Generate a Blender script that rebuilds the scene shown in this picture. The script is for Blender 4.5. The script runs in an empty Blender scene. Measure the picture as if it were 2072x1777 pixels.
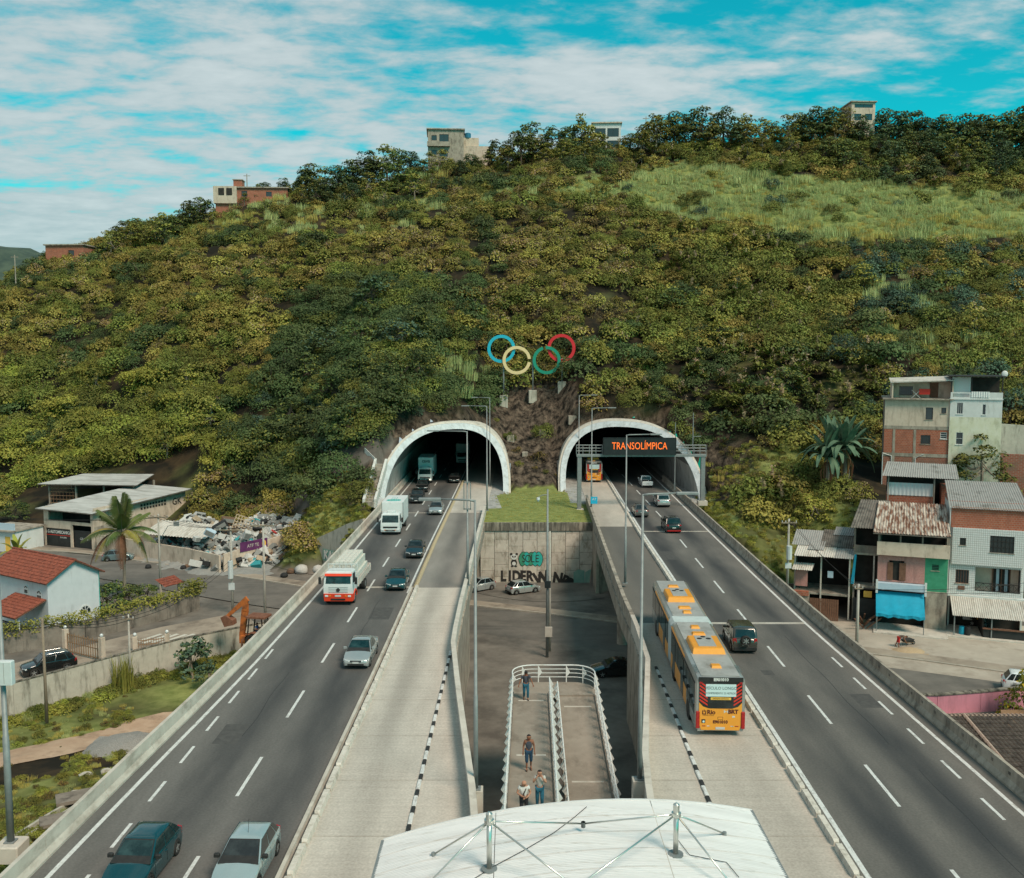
import bpy, bmesh, math, random
from mathutils import Vector, Matrix, Euler, noise as mnoise
import numpy as np

# ------------------------------------------------------------------ camera, sky, sun, exposure
SC = bpy.context.scene
COL = SC.collection
R = math.radians
FPX, CX, CY = 1900.0, 1036.0, 888.5          # lens in units of a 2072 x 1777 frame
PITCH = math.atan(168.5 / FPX)
CAM_Z = 20.0                                 # metres above the motorway deck
cam_d = bpy.data.cameras.new('camera')
cam_d.sensor_width = 36.0
cam_d.lens = FPX / 2072.0 * 36.0
cam_d.clip_start = 0.5
cam_d.clip_end = 6000
cam = bpy.data.objects.new('camera', cam_d)
COL.objects.link(cam)
cam.location = (0, 0, CAM_Z)
cam.rotation_euler = (R(90) - PITCH, 0, 0)
SC.camera = cam

SUN_EL, SUN_AZ = R(49), R(140)               # azimuth clockwise from +Y
world = bpy.data.worlds.new('World')
SC.world = world
world.use_nodes = True
wn, wl = world.node_tree.nodes, world.node_tree.links
wn.clear()
def wnode(t, **k):
    n = wn.new(t)
    for a, b in k.items(): setattr(n, a, b)
    return n
def wmath(op, a, b=None, clamp=False):
    n = wnode('ShaderNodeMath', operation=op, use_clamp=clamp)
    for i, s in enumerate((a, b)):
        if s is None: continue
        if isinstance(s, (int, float)): n.inputs[i].default_value = s
        else: wl.new(s, n.inputs[i])
    return n.outputs[0]
sky = wnode('ShaderNodeTexSky', sky_type='NISHITA', sun_disc=False)
sky.sun_elevation = SUN_EL
sky.sun_rotation = SUN_AZ
sky.altitude = 50
sky.air_density = 1.0
sky.dust_density = 0.6
sky.ozone_density = 2.0
tint = wnode('ShaderNodeMix', data_type='RGBA', blend_type='MULTIPLY')
tint.inputs[0].default_value = 1.0
wl.new(sky.outputs[0], tint.inputs[6])
tint.inputs[7].default_value = (0.03, 1.22, 0.95, 1)
tc = wnode('ShaderNodeTexCoord')
sep = wnode('ShaderNodeSeparateXYZ')
wl.new(tc.outputs['Generated'], sep.inputs[0])
den = wmath('ADD', wmath('MAXIMUM', sep.outputs[2], 0.0), 0.13)
px_, py_ = wmath('DIVIDE', sep.outputs[0], den), wmath('DIVIDE', sep.outputs[1], den)
comb = wnode('ShaderNodeCombineXYZ')
wl.new(px_, comb.inputs[0]); wl.new(py_, comb.inputs[1])
def wnoise(scale, detail, rough, sx=1, sy=1, off=(0, 0, 0), rot=0, dist=0.0):
    mp = wnode('ShaderNodeMapping')
    mp.inputs['Scale'].default_value = (sx, sy, 1)
    mp.inputs['Location'].default_value = off
    mp.inputs['Rotation'].default_value = (0, 0, rot)
    wl.new(comb.outputs[0], mp.inputs[0])
    n = wnode('ShaderNodeTexNoise')
    n.inputs['Scale'].default_value = scale
    n.inputs['Detail'].default_value = detail
    n.inputs['Roughness'].default_value = rough
    n.inputs['Distortion'].default_value = dist
    wl.new(mp.outputs[0], n.inputs[0])
    return n.outputs[0]
big = wnoise(0.42, 3, 0.5, off=(4.3, 1.2, 0))
mid = wnoise(2.3, 7, 0.58, sx=0.72, sy=1.15, rot=R(-18), off=(2.1, 0.3, 0), dist=0.25)
fine = wnoise(8.5, 6, 0.6, sx=0.75, sy=1.1, rot=R(-18), dist=0.15)
cov = wmath('ADD', wmath('MULTIPLY', big, 0.42), wmath('ADD', wmath('MULTIPLY', mid, 0.72), wmath('MULTIPLY', fine, 0.50)))
cov = wmath('SUBTRACT', cov, wmath('MULTIPLY', wmath('ADD', px_, 0.45), 0.105))
ramp = wnode('ShaderNodeValToRGB')
ramp.color_ramp.elements[0].position = 0.66
ramp.color_ramp.elements[1].position = 0.90
ramp.color_ramp.interpolation = 'EASE'
wl.new(cov, ramp.inputs[0])
shade = wnode('ShaderNodeValToRGB')
shade.color_ramp.elements[0].position = 0.36
shade.color_ramp.elements[0].color = (0.36, 0.455, 0.485, 1)
shade.color_ramp.elements[1].position = 0.66
shade.color_ramp.elements[1].color = (0.60, 0.665, 0.675, 1)
wl.new(wmath('ADD', wmath('MULTIPLY', mid, 0.6), wmath('MULTIPLY', fine, 0.4)), shade.inputs[0])
bg_sky = wnode('ShaderNodeBackground'); bg_sky.inputs[1].default_value = 0.125
bg_cl = wnode('ShaderNodeBackground'); bg_cl.inputs[1].default_value = 1.0
wl.new(tint.outputs[2], bg_sky.inputs[0]); wl.new(shade.outputs[0], bg_cl.inputs[0])
mixw = wnode('ShaderNodeMixShader')
wl.new(wmath('MULTIPLY', ramp.outputs[0], 0.93), mixw.inputs[0])
wl.new(bg_sky.outputs[0], mixw.inputs[1]); wl.new(bg_cl.outputs[0], mixw.inputs[2])
wo = wnode('ShaderNodeOutputWorld')
wl.new(mixw.outputs[0], wo.inputs[0])

sun_d = bpy.data.lights.new('sun', 'SUN')
sun_d.energy = 3.5
sun_d.angle = R(20)
sun_d.color = (1.0, 0.82, 0.66)
sun = bpy.data.objects.new('sun', sun_d)
COL.objects.link(sun)
sd = Vector((math.sin(SUN_AZ) * math.cos(SUN_EL), math.cos(SUN_AZ) * math.cos(SUN_EL), math.sin(SUN_EL)))
sun.rotation_euler = sd.to_track_quat('Z', 'Y').to_euler()
vs = SC.view_settings
vs.view_transform = 'Standard'; vs.look = 'None'; vs.exposure = 0.08; vs.gamma = 1.0; vs.use_curve_mapping = False
SC.cycles.use_denoising = True
SC.cycles.max_bounces = 6
SC.cycles.diffuse_bounces = 3
SC.cycles.glossy_bounces = 3
SC.cycles.transparent_max_bounces = 8
SC.cycles.sample_clamp_indirect = 6.0

# ------------------------------------------------------------------ helpers
SP, CP = math.sin(PITCH), math.cos(PITCH)
def ray(x, y):
    u, v = (x - CX) / FPX, (y - CY) / FPX
    return Vector((u, CP - v * SP, -SP - v * CP))
def onz(x, y, z):                       # survey point: where the sight line meets the level z
    d = ray(x, y); t = (z - CAM_Z) / d.z
    return Vector((0, 0, CAM_Z)) + d * t
def ony(x, y, Y):                       # survey point at distance Y
    d = ray(x, y); t = Y / d.y
    return Vector((0, 0, CAM_Z)) + d * t
def topx(p):
    d = Vector(p) - Vector((0, 0, CAM_Z))
    f = d.y * CP - d.z * SP
    up = d.y * SP + d.z * CP
    if f <= 0.1: return (-9e9, -9e9)
    return (CX + FPX * d.x / f, CY - FPX * up / f)
def tab(*pts):
    xs = [p[0] for p in pts]; ys = [p[1] for p in pts]
    return lambda t: float(np.interp(t, xs, ys))
def lerp(a, b, t): return a + (b - a) * t
def fbm(x, y, z=0.0, o=4):
    return mnoise.fractal(Vector((x, y, z)), 0.9, 2.1, o)

MATS = {}
def mat(name, c1, c2=None, scale=2.0, rough=0.85, bump=0.0, metal=0.0, detail=7, stretch=(1, 1, 1), stain=None, stain_scale=(1.2, 1.2, 0.25),
        stain_pos=(0.5, 0.68), spec=0.4, emit=None, emit_s=0.0, rnd=0.0, bump_scale=None, alpha=None, trans=0.0, coat=0.0, contrast=(0.35, 0.65), sub=None):
    m = bpy.data.materials.new(name)
    m.use_nodes = True
    n, l = m.node_tree.nodes, m.node_tree.links
    b = n['Principled BSDF']
    b.inputs['Roughness'].default_value = rough
    b.inputs['Metallic'].default_value = metal
    b.inputs['Specular IOR Level'].default_value = spec
    if coat: b.inputs['Coat Weight'].default_value = coat; b.inputs['Coat Roughness'].default_value = 0.08
    if emit: b.inputs['Emission Color'].default_value = (*emit, 1); b.inputs['Emission Strength'].default_value = emit_s
    if trans: b.inputs['Transmission Weight'].default_value = trans
    c1 = tuple(c1); col = None
    tcn = n.new('ShaderNodeTexCoord')
    def mapping(s):
        mp = n.new('ShaderNodeMapping'); mp.inputs['Scale'].default_value = s
        l.new(tcn.outputs['Object'], mp.inputs[0]); return mp.outputs[0]
    if c2 is not None:
        t = n.new('ShaderNodeTexNoise'); t.inputs['Scale'].default_value = scale; t.inputs['Detail'].default_value = detail; t.inputs['Roughness'].default_value = 0.62
        l.new(mapping(stretch), t.inputs[0])
        rp = n.new('ShaderNodeValToRGB')
        rp.color_ramp.elements[0].position, rp.color_ramp.elements[1].position = contrast
        rp.color_ramp.elements[0].color = (*c1, 1); rp.color_ramp.elements[1].color = (*c2, 1)
        l.new(t.outputs[0], rp.inputs[0]); col = rp.outputs[0]
    if stain is not None:
        t = n.new('ShaderNodeTexNoise'); t.inputs['Scale'].default_value = 1.0; t.inputs['Detail'].default_value = 8; t.inputs['Roughness'].default_value = 0.68
        l.new(mapping(stain_scale), t.inputs[0])
        rp = n.new('ShaderNodeValToRGB'); rp.color_ramp.elements[0].position, rp.color_ramp.elements[1].position = stain_pos
        l.new(t.outputs[0], rp.inputs[0])
        mx = n.new('ShaderNodeMix'); mx.data_type = 'RGBA'
        l.new(rp.outputs[0], mx.inputs[0])
        if col is not None: l.new(col, mx.inputs[6])
        else: mx.inputs[6].default_value = (*c1, 1)
        mx.inputs[7].default_value = (*stain, 1); col = mx.outputs[2]
    if rnd:
        oi = n.new('ShaderNodeObjectInfo')
        hv = n.new('ShaderNodeHueSaturation')
        ma = n.new('ShaderNodeMapRange'); ma.inputs['To Min'].default_value = 1 - rnd; ma.inputs['To Max'].default_value = 1 + rnd
        l.new(oi.outputs['Random'], ma.inputs[0]); l.new(ma.outputs[0], hv.inputs['Value'])
        mb = n.new('ShaderNodeMapRange'); mb.inputs['To Min'].default_value = 0.5 - rnd * 0.07; mb.inputs['To Max'].default_value = 0.5 + rnd * 0.045
        wv = n.new('ShaderNodeMath'); wv.operation = 'FRACT'
        ml = n.new('ShaderNodeMath'); ml.operation = 'MULTIPLY'; ml.inputs[1].default_value = 7.31
        l.new(oi.outputs['Random'], ml.inputs[0]); l.new(ml.outputs[0], wv.inputs[0]); l.new(wv.outputs[0], mb.inputs[0]); l.new(mb.outputs[0], hv.inputs['Hue'])
        if col is not None: l.new(col, hv.inputs['Color'])
        else: hv.inputs['Color'].default_value = (*c1, 1)
        col = hv.outputs[0]
    if col is not None: l.new(col, b.inputs['Base Color'])
    else: b.inputs['Base Color'].default_value = (*c1, 1)
    if bump:
        t = n.new('ShaderNodeTexNoise'); t.inputs['Scale'].default_value = bump_scale or scale * 4; t.inputs['Detail'].default_value = 6
        l.new(mapping(stretch), t.inputs[0])
        bp = n.new('ShaderNodeBump'); bp.inputs['Strength'].default_value = bump; bp.inputs['Distance'].default_value = 0.08
        l.new(t.outputs[0], bp.inputs['Height']); l.new(bp.outputs[0], b.inputs['Normal'])
    if sub:                                  # thin leaves let light through
        tr = n.new('ShaderNodeBsdfTranslucent')
        if col is not None: l.new(col, tr.inputs[0])
        else: tr.inputs[0].default_value = (*c1, 1)
        mx = n.new('ShaderNodeMixShader'); mx.inputs[0].default_value = sub
        o = n['Material Output']
        l.new(b.outputs[0], mx.inputs[1]); l.new(tr.outputs[0], mx.inputs[2]); l.new(mx.outputs[0], o.inputs[0])
    MATS[name] = m
    return m
def brickmat(name, c1, c2, mortar, w=0.3, h=0.16, m=0.015, off=0.5, rough=0.9, dirt=None, rotx=True):
    mt = mat(name, c1, rough=rough)
    n, l = mt.node_tree.nodes, mt.node_tree.links
    b = n['Principled BSDF']
    tcn = n.new('ShaderNodeTexCoord')
    sp = n.new('ShaderNodeSeparateXYZ'); l.new(tcn.outputs['Object'], sp.inputs[0])
    ad = n.new('ShaderNodeMath'); ad.operation = 'ADD'; l.new(sp.outputs[0], ad.inputs[0]); l.new(sp.outputs[1], ad.inputs[1])
    cb = n.new('ShaderNodeCombineXYZ'); l.new(ad.outputs[0], cb.inputs[0]); l.new(sp.outputs[2], cb.inputs[1])
    t = n.new('ShaderNodeTexBrick'); l.new(cb.outputs[0], t.inputs[0])
    t.offset = off
    t.inputs['Scale'].default_value = 1.0
    t.inputs['Brick Width'].default_value = w; t.inputs['Row Height'].default_value = h; t.inputs['Mortar Size'].default_value = m
    t.inputs['Color1'].default_value = (*c1, 1); t.inputs['Color2'].default_value = (*c2, 1); t.inputs['Mortar'].default_value = (*mortar, 1)
    out = t.outputs[0]
    if dirt:
        tn = n.new('ShaderNodeTexNoise'); tn.inputs['Scale'].default_value = 0.9; tn.inputs['Detail'].default_value = 8
        l.new(tcn.outputs['Object'], tn.inputs[0])
        rp = n.new('ShaderNodeValToRGB'); rp.color_ramp.elements[0].position, rp.color_ramp.elements[1].position = (0.48, 0.72)
        l.new(tn.outputs[0], rp.inputs[0])
        mx = n.new('ShaderNodeMix'); mx.data_type = 'RGBA'; l.new(rp.outputs[0], mx.inputs[0]); l.new(out, mx.inputs[6]); mx.inputs[7].default_value = (*dirt, 1)
        out = mx.outputs[2]
    l.new(out, b.inputs['Base Color'])
    bp = n.new('ShaderNodeBump'); bp.inputs['Strength'].default_value = 0.5; bp.inputs['Distance'].default_value = 0.02; bp.invert = True
    l.new(t.outputs['Fac'], bp.inputs['Height']); l.new(bp.outputs[0], b.inputs['Normal'])
    return mt

class MB:                                    # collects faces and links them as ONE mesh object
    def __init__(s): s.v, s.f, s.m = [], [], []
    def add(s, vs, fs, mi=0):
        o = len(s.v); s.v += [tuple(p) for p in vs]
        s.f += [tuple(i + o for i in f) for f in fs]; s.m += [mi] * len(fs)
        return s
    def hexa(s, p, mi=0):                    # 8 corners: bottom ring then top ring
        return s.add(p, [(3, 2, 1, 0), (4, 5, 6, 7), (0, 1, 5, 4), (1, 2, 6, 5), (2, 3, 7, 6), (3, 0, 4, 7)], mi)
    def box(s, x0, x1, y0, y1, z0, z1, mi=0):
        return s.hexa([(x0, y0, z0), (x1, y0, z0), (x1, y1, z0), (x0, y1, z0), (x0, y0, z1), (x1, y0, z1), (x1, y1, z1), (x0, y1, z1)], mi)
    def cbox(s, x0, x1, y0, y1, z0, z1, c, mi=0):          # box with chamfered upright edges and top
        ring = [(x0 + c, y0), (x1 - c, y0), (x1, y0 + c), (x1, y1 - c), (x1 - c, y1), (x0 + c, y1), (x0, y1 - c), (x0, y0 + c)]
        cx, cy = (x0 + x1) / 2, (y0 + y1) / 2
        def sh(k): return [(cx + (a - cx) * k[0], cy + (b - cy) * k[1]) for a, b in ring]
        k = (1 - 2 * c / max(x1 - x0, 1e-6), 1 - 2 * c / max(y1 - y0, 1e-6))
        return s.loft([[(a, b, z0) for a, b in ring], [(a, b, z1 - c) for a, b in ring], [(a, b, z1) for a, b in sh(k)]], mi=mi)
    def obox(s, M, sx, sy, sz, mi=0):
        p = [(-sx, -sy, -sz), (sx, -sy, -sz), (sx, sy, -sz), (-sx, sy, -sz), (-sx, -sy, sz), (sx, -sy, sz), (sx, sy, sz), (-sx, sy, sz)]
        return s.hexa([M @ Vector(q) for q in p], mi)
    def quad(s, a, b, c, d, mi=0): return s.add([a, b, c, d], [(0, 1, 2, 3)], mi)
    def loft(s, rings, closed=True, caps=True, mi=0):
        n = len(rings[0]); vs = [p for r in rings for p in r]; fs = []
        for i in range(len(rings) - 1):
            for j in range(n if closed else n - 1):
                k = (j + 1) % n
                fs.append((i * n + j, i * n + k, (i + 1) * n + k, (i + 1) * n + j))
        if caps and closed:
            fs.append(tuple(reversed(range(n)))); fs.append(tuple((len(rings) - 1) * n + j for j in range(n)))
        return s.add(vs, fs, mi)
    def tube(s, path, r, n=6, mi=0, caps=True):
        path = [Vector(p) for p in path]; rings = []
        rr = r if isinstance(r, (list, tuple)) else [r] * len(path)
        up = Vector((0, 0, 1))
        for i, p in enumerate(path):
            d = (path[min(i + 1, len(path) - 1)] - path[max(i - 1, 0)])
            d = d.normalized() if d.length > 1e-9 else Vector((0, 0, 1))
            ref = up if abs(d.z) < 0.95 else Vector((1, 0, 0))
            a = d.cross(ref).normalized(); b = a.cross(d)
            rings.append([p + (a * math.cos(t) + b * math.sin(t)) * rr[i] for t in [2 * math.pi * k / n for k in range(n)]])
        return s.loft(rings, caps=caps, mi=mi)
    def disc(s, c, axis, r, depth, n=16, mi=0):
        c = Vector(c); a = Vector(axis).normalized() * depth / 2
        return s.tube([c - a, c + a], r, n, mi)
    def prism(s, poly, a, b, plane='xz', mi=0):            # polygon in a plane pushed along the third axis
        def P(p, t):
            return {'xz': (p[0], t, p[1]), 'xy': (p[0], p[1], t), 'yz': (t, p[0], p[1])}[plane]
        return s.loft([[P(p, a) for p in poly], [P(p, b) for p in poly]], mi=mi)
    def grid(s, nx, ny, fn, mi=0):
        vs = [fn(i / nx, j / ny) for j in range(ny + 1) for i in range(nx + 1)]
        fs = [(j * (nx + 1) + i, j * (nx + 1) + i + 1, (j + 1) * (nx + 1) + i + 1, (j + 1) * (nx + 1) + i) for j in range(ny) for i in range(nx)]
        return s.add(vs, fs, mi)
    def mesh(s, name, mats=None, smooth=False):
        me = bpy.data.meshes.new(name)
        me.from_pydata(s.v, [], s.f)
        for m in (mats if isinstance(mats, (list, tuple)) else [mats]):
            if m is not None: me.materials.append(MATS[m] if isinstance(m, str) else m)
        if isinstance(mats, (list, tuple)) and len(mats) > 1: me.polygons.foreach_set('material_index', s.m)
        if smooth: me.polygons.foreach_set('use_smooth', [True] * len(me.polygons))
        me.update()
        return me
    def fixn(s, me):
        bm = bmesh.new(); bm.from_mesh(me); bmesh.ops.recalc_face_normals(bm, faces=bm.faces); bm.to_mesh(me); bm.free(); return me
    def build(s, name, mats=None, parent=None, smooth=False, loc=None, rot=None, fix=True, **props):
        me = s.mesh(name, mats, smooth)
        if fix and len(me.polygons) < 60000: s.fixn(me)
        return link(name, me, parent, loc, rot, **props)
def link(name, data, parent=None, loc=None, rot=None, **props):
    o = bpy.data.objects.new(name, data); COL.objects.link(o)
    if parent is not None: o.parent = parent
    if loc is not None: o.location = loc
    if rot is not None: o.rotation_euler = rot
    for k, v in props.items(): o[k] = v
    return o
def thing(name, label, category, loc=(0, 0, 0), rotz=0.0, group=None):
    o = link(name, None, None, loc, (0, 0, rotz), label=label, category=category, kind='thing')
    o.empty_display_size = 0.5
    if group: o['group'] = group
    return o
def tag(o, label, category, group=None):
    o['label'] = label; o['category'] = category; o['kind'] = 'thing'
    if group: o['group'] = group
    return o
def copy_tree(o, parent=None):
    c = o.copy(); COL.objects.link(c); c.parent = parent
    for ch in o.children: copy_tree(ch, c)
    return c
def autosmooth(o, ang=40):
    me = o.data
    bm = bmesh.new(); bm.from_mesh(me)
    bmesh.ops.recalc_face_normals(bm, faces=bm.faces)
    for f in bm.faces: f.smooth = True
    for e in bm.edges:
        if len(e.link_faces) == 2 and e.calc_face_angle(0) > R(ang): e.smooth = False
    bm.to_mesh(me); bm.free()
    return o
TEXTS = []
def text(name, body, size, loc, rot, m, parent, extrude=0.004, sx=1.0, align='CENTER', bold=0.0, spacing=1.0):
    c = bpy.data.curves.new(name, 'FONT'); c.body = body; c.size = size; c.align_x = align; c.align_y = 'CENTER'; c.extrude = extrude; c.offset = bold
    c.space_character = spacing
    c.resolution_u = 3
    c.materials.append(MATS[m])
    o = link(name, c, parent, loc, rot); o.scale = (sx, 1, 1)
    TEXTS.append(o); return o
def sag(p, q, drop, n=14):
    p, q = Vector(p), Vector(q)
    return [p.lerp(q, i / n) - Vector((0, 0, drop * 4 * (i / n) * (1 - i / n))) for i in range(n + 1)]
# ------------------------------------------------------------------ surface materials
def roadmat(name, base, base2, dark, centres, width=1.0, amt=0.75, yscale=0.02):
    m = mat(name, base, base2, scale=0.7, rough=0.88, bump=0.12, bump_scale=60, stretch=(1, 0.25, 1))
    n, l = m.node_tree.nodes, m.node_tree.links
    b = n['Principled BSDF']
    src = b.inputs['Base Color'].links[0].from_socket
    tcn = n.new('ShaderNodeTexCoord'); sp = n.new('ShaderNodeSeparateXYZ'); l.new(tcn.outputs['Object'], sp.inputs[0])
    tot = None
    def mth(op, a, bb):
        q = n.new('ShaderNodeMath'); q.operation = op
        for i, s in enumerate((a, bb)):
            if isinstance(s, (int, float)): q.inputs[i].default_value = s
            else: l.new(s, q.inputs[i])
        return q.outputs[0]
    for c in centres:
        d = mth('DIVIDE', mth('SUBTRACT', sp.outputs[0], c), width)
        g = mth('DIVIDE', 1.0, mth('ADD', 1.0, mth('POWER', mth('MULTIPLY', d, d), 1.6)))
        tot = g if tot is None else mth('MAXIMUM', tot, g)
    mp = n.new('ShaderNodeMapping'); mp.inputs['Scale'].default_value = (0.35, yscale * 3, 1); l.new(tcn.outputs['Object'], mp.inputs[0])
    t = n.new('ShaderNodeTexNoise'); t.inputs['Scale'].default_value = 1.0; t.inputs['Detail'].default_value = 4; l.new(mp.outputs[0], t.inputs[0])
    rp = n.new('ShaderNodeValToRGB'); rp.color_ramp.elements[0].position, rp.color_ramp.elements[1].position = (0.33, 0.62); l.new(t.outputs[0], rp.inputs[0])
    fac = mth('MULTIPLY', mth('MULTIPLY', tot, mth('ADD', 0.35, mth('MULTIPLY', rp.outputs[0], 0.65))), amt)
    mx = n.new('ShaderNodeMix'); mx.data_type = 'RGBA'; l.new(fac, mx.inputs[0]); l.new(src, mx.inputs[6]); mx.inputs[7].default_value = (*dark, 1)
    t2 = n.new('ShaderNodeTexNoise'); t2.inputs['Scale'].default_value = 9.0; t2.inputs['Detail'].default_value = 5; l.new(tcn.outputs['Object'], t2.inputs[0])
    hv = n.new('ShaderNodeHueSaturation'); l.new(mx.outputs[2], hv.inputs['Color'])
    mr = n.new('ShaderNodeMapRange'); mr.inputs['To Min'].default_value = 0.66; mr.inputs['To Max'].default_value = 1.34; l.new(t2.outputs[0], mr.inputs[0]); l.new(mr.outputs[0], hv.inputs['Value'])
    l.new(hv.outputs[0], b.inputs['Base Color'])
    return m
roadmat('asphalt_in', (0.115, 0.107, 0.098), (0.16, 0.147, 0.134), (0.038, 0.038, 0.039), (-14.3, -10.4), 1.1, 0.98)
roadmat('asphalt_out', (0.12, 0.11, 0.098), (0.165, 0.148, 0.13), (0.038, 0.038, 0.039), (15.9, 19.7), 1.15, 0.98)
roadmat('asphalt_bridge_in', (0.23, 0.208, 0.182), (0.28, 0.253, 0.222), (0.07, 0.067, 0.064), (-6.1,), 0.8, 0.7)
roadmat('asphalt_bridge_out', (0.125, 0.113, 0.098), (0.15, 0.135, 0.117), (0.075, 0.07, 0.066), (11.6,), 0.9, 0.6)
roadmat('busway_in', (0.44, 0.39, 0.335), (0.53, 0.475, 0.41), (0.24, 0.215, 0.185), (-6.6,), 0.62, 0.55, 0.01)
roadmat('busway_out', (0.41, 0.36, 0.305), (0.50, 0.44, 0.375), (0.26, 0.22, 0.185), (11.3,), 0.9, 0.5, 0.01)
for nm in ('busway_in', 'busway_out'):                       # broomed finish across the lane
    m = MATS[nm]; n, l = m.node_tree.nodes, m.node_tree.links
    src = n['Principled BSDF'].inputs['Base Color'].links[0].from_socket
    tcn = n.new('ShaderNodeTexCoord'); mp = n.new('ShaderNodeMapping'); mp.inputs['Scale'].default_value = (0.22, 4.2, 1); l.new(tcn.outputs['Object'], mp.inputs[0])
    t = n.new('ShaderNodeTexNoise'); t.inputs['Scale'].default_value = 1.0; t.inputs['Detail'].default_value = 8; t.inputs['Roughness'].default_value = 0.7; l.new(mp.outputs[0], t.inputs[0])
    hv = n.new('ShaderNodeHueSaturation'); mr = n.new('ShaderNodeMapRange'); mr.inputs['To Min'].default_value = 0.74; mr.inputs['To Max'].default_value = 1.22
    l.new(t.outputs[0], mr.inputs[0]); l.new(mr.outputs[0], hv.inputs['Value']); l.new(src, hv.inputs['Color']); l.new(hv.outputs[0], n['Principled BSDF'].inputs['Base Color'])
mat('street_asphalt', (0.115, 0.102, 0.088), (0.165, 0.145, 0.124), scale=0.5, rough=0.9, bump=0.15, bump_scale=40, stain=(0.085, 0.077, 0.068), stain_scale=(0.12, 0.5, 1))
mat('paved_yard', (0.25, 0.20, 0.155), (0.36, 0.295, 0.23), scale=0.35, rough=0.92, bump=0.2, bump_scale=20, stain=(0.16, 0.125, 0.095), stain_scale=(0.3, 0.3, 0.3))
mat('concrete_pale', (0.47, 0.42, 0.36), (0.58, 0.53, 0.46), scale=0.9, rough=0.9, bump=0.15, bump_scale=18, stain=(0.26, 0.225, 0.185), stain_scale=(0.8, 0.8, 2.4), stain_pos=(0.54, 0.78))
mat('concrete_barrier', (0.44, 0.39, 0.33), (0.55, 0.50, 0.43), scale=0.8, rough=0.9, bump=0.15, bump_scale=22, stain=(0.25, 0.21, 0.165), stain_scale=(0.6, 0.6, 1.4), stain_pos=(0.5, 0.75))
mat('concrete_grimy', (0.30, 0.255, 0.205), (0.40, 0.345, 0.28), scale=1.1, rough=0.92, bump=0.2, bump_scale=18, stain=(0.12, 0.10, 0.08), stain_scale=(1.3, 1.3, 0.5), stain_pos=(0.46, 0.70))
mat('concrete_dark', (0.16, 0.135, 0.11), (0.24, 0.205, 0.17), scale=0.9, rough=0.93, bump=0.2, stain=(0.07, 0.06, 0.05), stain_scale=(1.2, 1.2, 0.3))
mat('wall_stained', (0.42, 0.385, 0.32), (0.50, 0.46, 0.385), scale=1.4, rough=0.93, bump=0.15, stain=(0.10, 0.088, 0.066), stain_scale=(1.6, 1.6, 0.3), stain_pos=(0.5, 0.72))
mat('portal_white', (0.46, 0.49, 0.50), (0.57, 0.60, 0.61), scale=0.7, rough=0.7, bump=0.1, stain=(0.30, 0.31, 0.30), stain_scale=(1.6, 1.6, 0.35), stain_pos=(0.48, 0.74))
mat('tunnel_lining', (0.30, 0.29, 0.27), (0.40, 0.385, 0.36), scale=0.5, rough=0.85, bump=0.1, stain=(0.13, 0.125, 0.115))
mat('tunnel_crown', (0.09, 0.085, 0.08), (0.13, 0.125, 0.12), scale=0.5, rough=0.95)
mat('paint_white', (0.68, 0.68, 0.66), (0.52, 0.51, 0.48), scale=6, rough=0.7, stain=(0.24, 0.22, 0.195), stain_scale=(5, 1.6, 1), stain_pos=(0.52, 0.72))
mat('paint_black', (0.02, 0.02, 0.02), (0.035, 0.034, 0.032), scale=6, rough=0.7)
mat('paint_cream', (0.60, 0.56, 0.48), (0.50, 0.46, 0.39), scale=6, rough=0.75)
mat('dome_ochre', (0.42, 0.32, 0.18), (0.36, 0.30, 0.20), scale=3, rough=0.7)
mat('steel_galv', (0.19, 0.205, 0.205), (0.25, 0.26, 0.255), scale=3, rough=0.55, metal=0.2)
mat('steel_bright', (0.62, 0.60, 0.55), (0.70, 0.68, 0.62), scale=2, rough=0.28, metal=0.9)
mat('steel_white', (0.70, 0.71, 0.69), (0.62, 0.61, 0.57), scale=4, rough=0.55, stain=(0.40, 0.27, 0.17), stain_scale=(2, 2, 2), stain_pos=(0.64, 0.8))
mat('black_rubber', (0.018, 0.018, 0.018), rough=0.8)
mat('wire_black', (0.015, 0.014, 0.013), rough=0.7)

# ------------------------------------------------------------------ alignments (metres; X across, Y along the motorway)
lane_edge_in = tab((10, -18.7), (34, -17.9), (44, -17.5), (52, -17.1), (61, -16.75), (78, -16.4), (97, -16.25), (141, -16.0), (260, -15.6))
kerb_in = tab((10, -8.95), (34, -8.75), (60, -8.5), (100, -8.35), (140, -7.9), (260, -7.0))
para_in = tab((10, -1.0), (34, -1.3), (40, -1.75), (52.6, -3.1), (62, -4.0), (72, -4.0), (100, -3.7), (115, -3.5), (140, -3.1), (260, -2.2))
para_out = tab((10, 5.0), (34, 5.6), (43, 6.3), (48.5, 7.15), (58, 8.6), (66, 8.9), (74, 8.9), (114, 9.9), (146, 10.7), (260, 12.5))
kerb_out = tab((10, 13.1), (34, 13.2), (54, 13.6), (85, 14.1), (104, 14.3), (161, 15.5), (260, 17.5))
lane_edge_out = tab((10, 22.6), (30, 22.5), (44, 22.35), (55, 22.2), (68, 22.0), (84, 22.15), (105, 22.5), (151, 23.4), (260, 25.0))
bar_in = lambda y: lane_edge_in(y) - 0.95
bar_out = lambda y: lane_edge_out(y) + 0.95
mid_in = lambda y: lerp(-12.55, -12.0, (y - 40) / 100)
mid_out = lambda y: lerp(17.25, 18.6, min(1, (y - 40) / 75))
BR_IN, BR_OUT = (80.0, 118.7), (69.0, 106.0)

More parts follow.
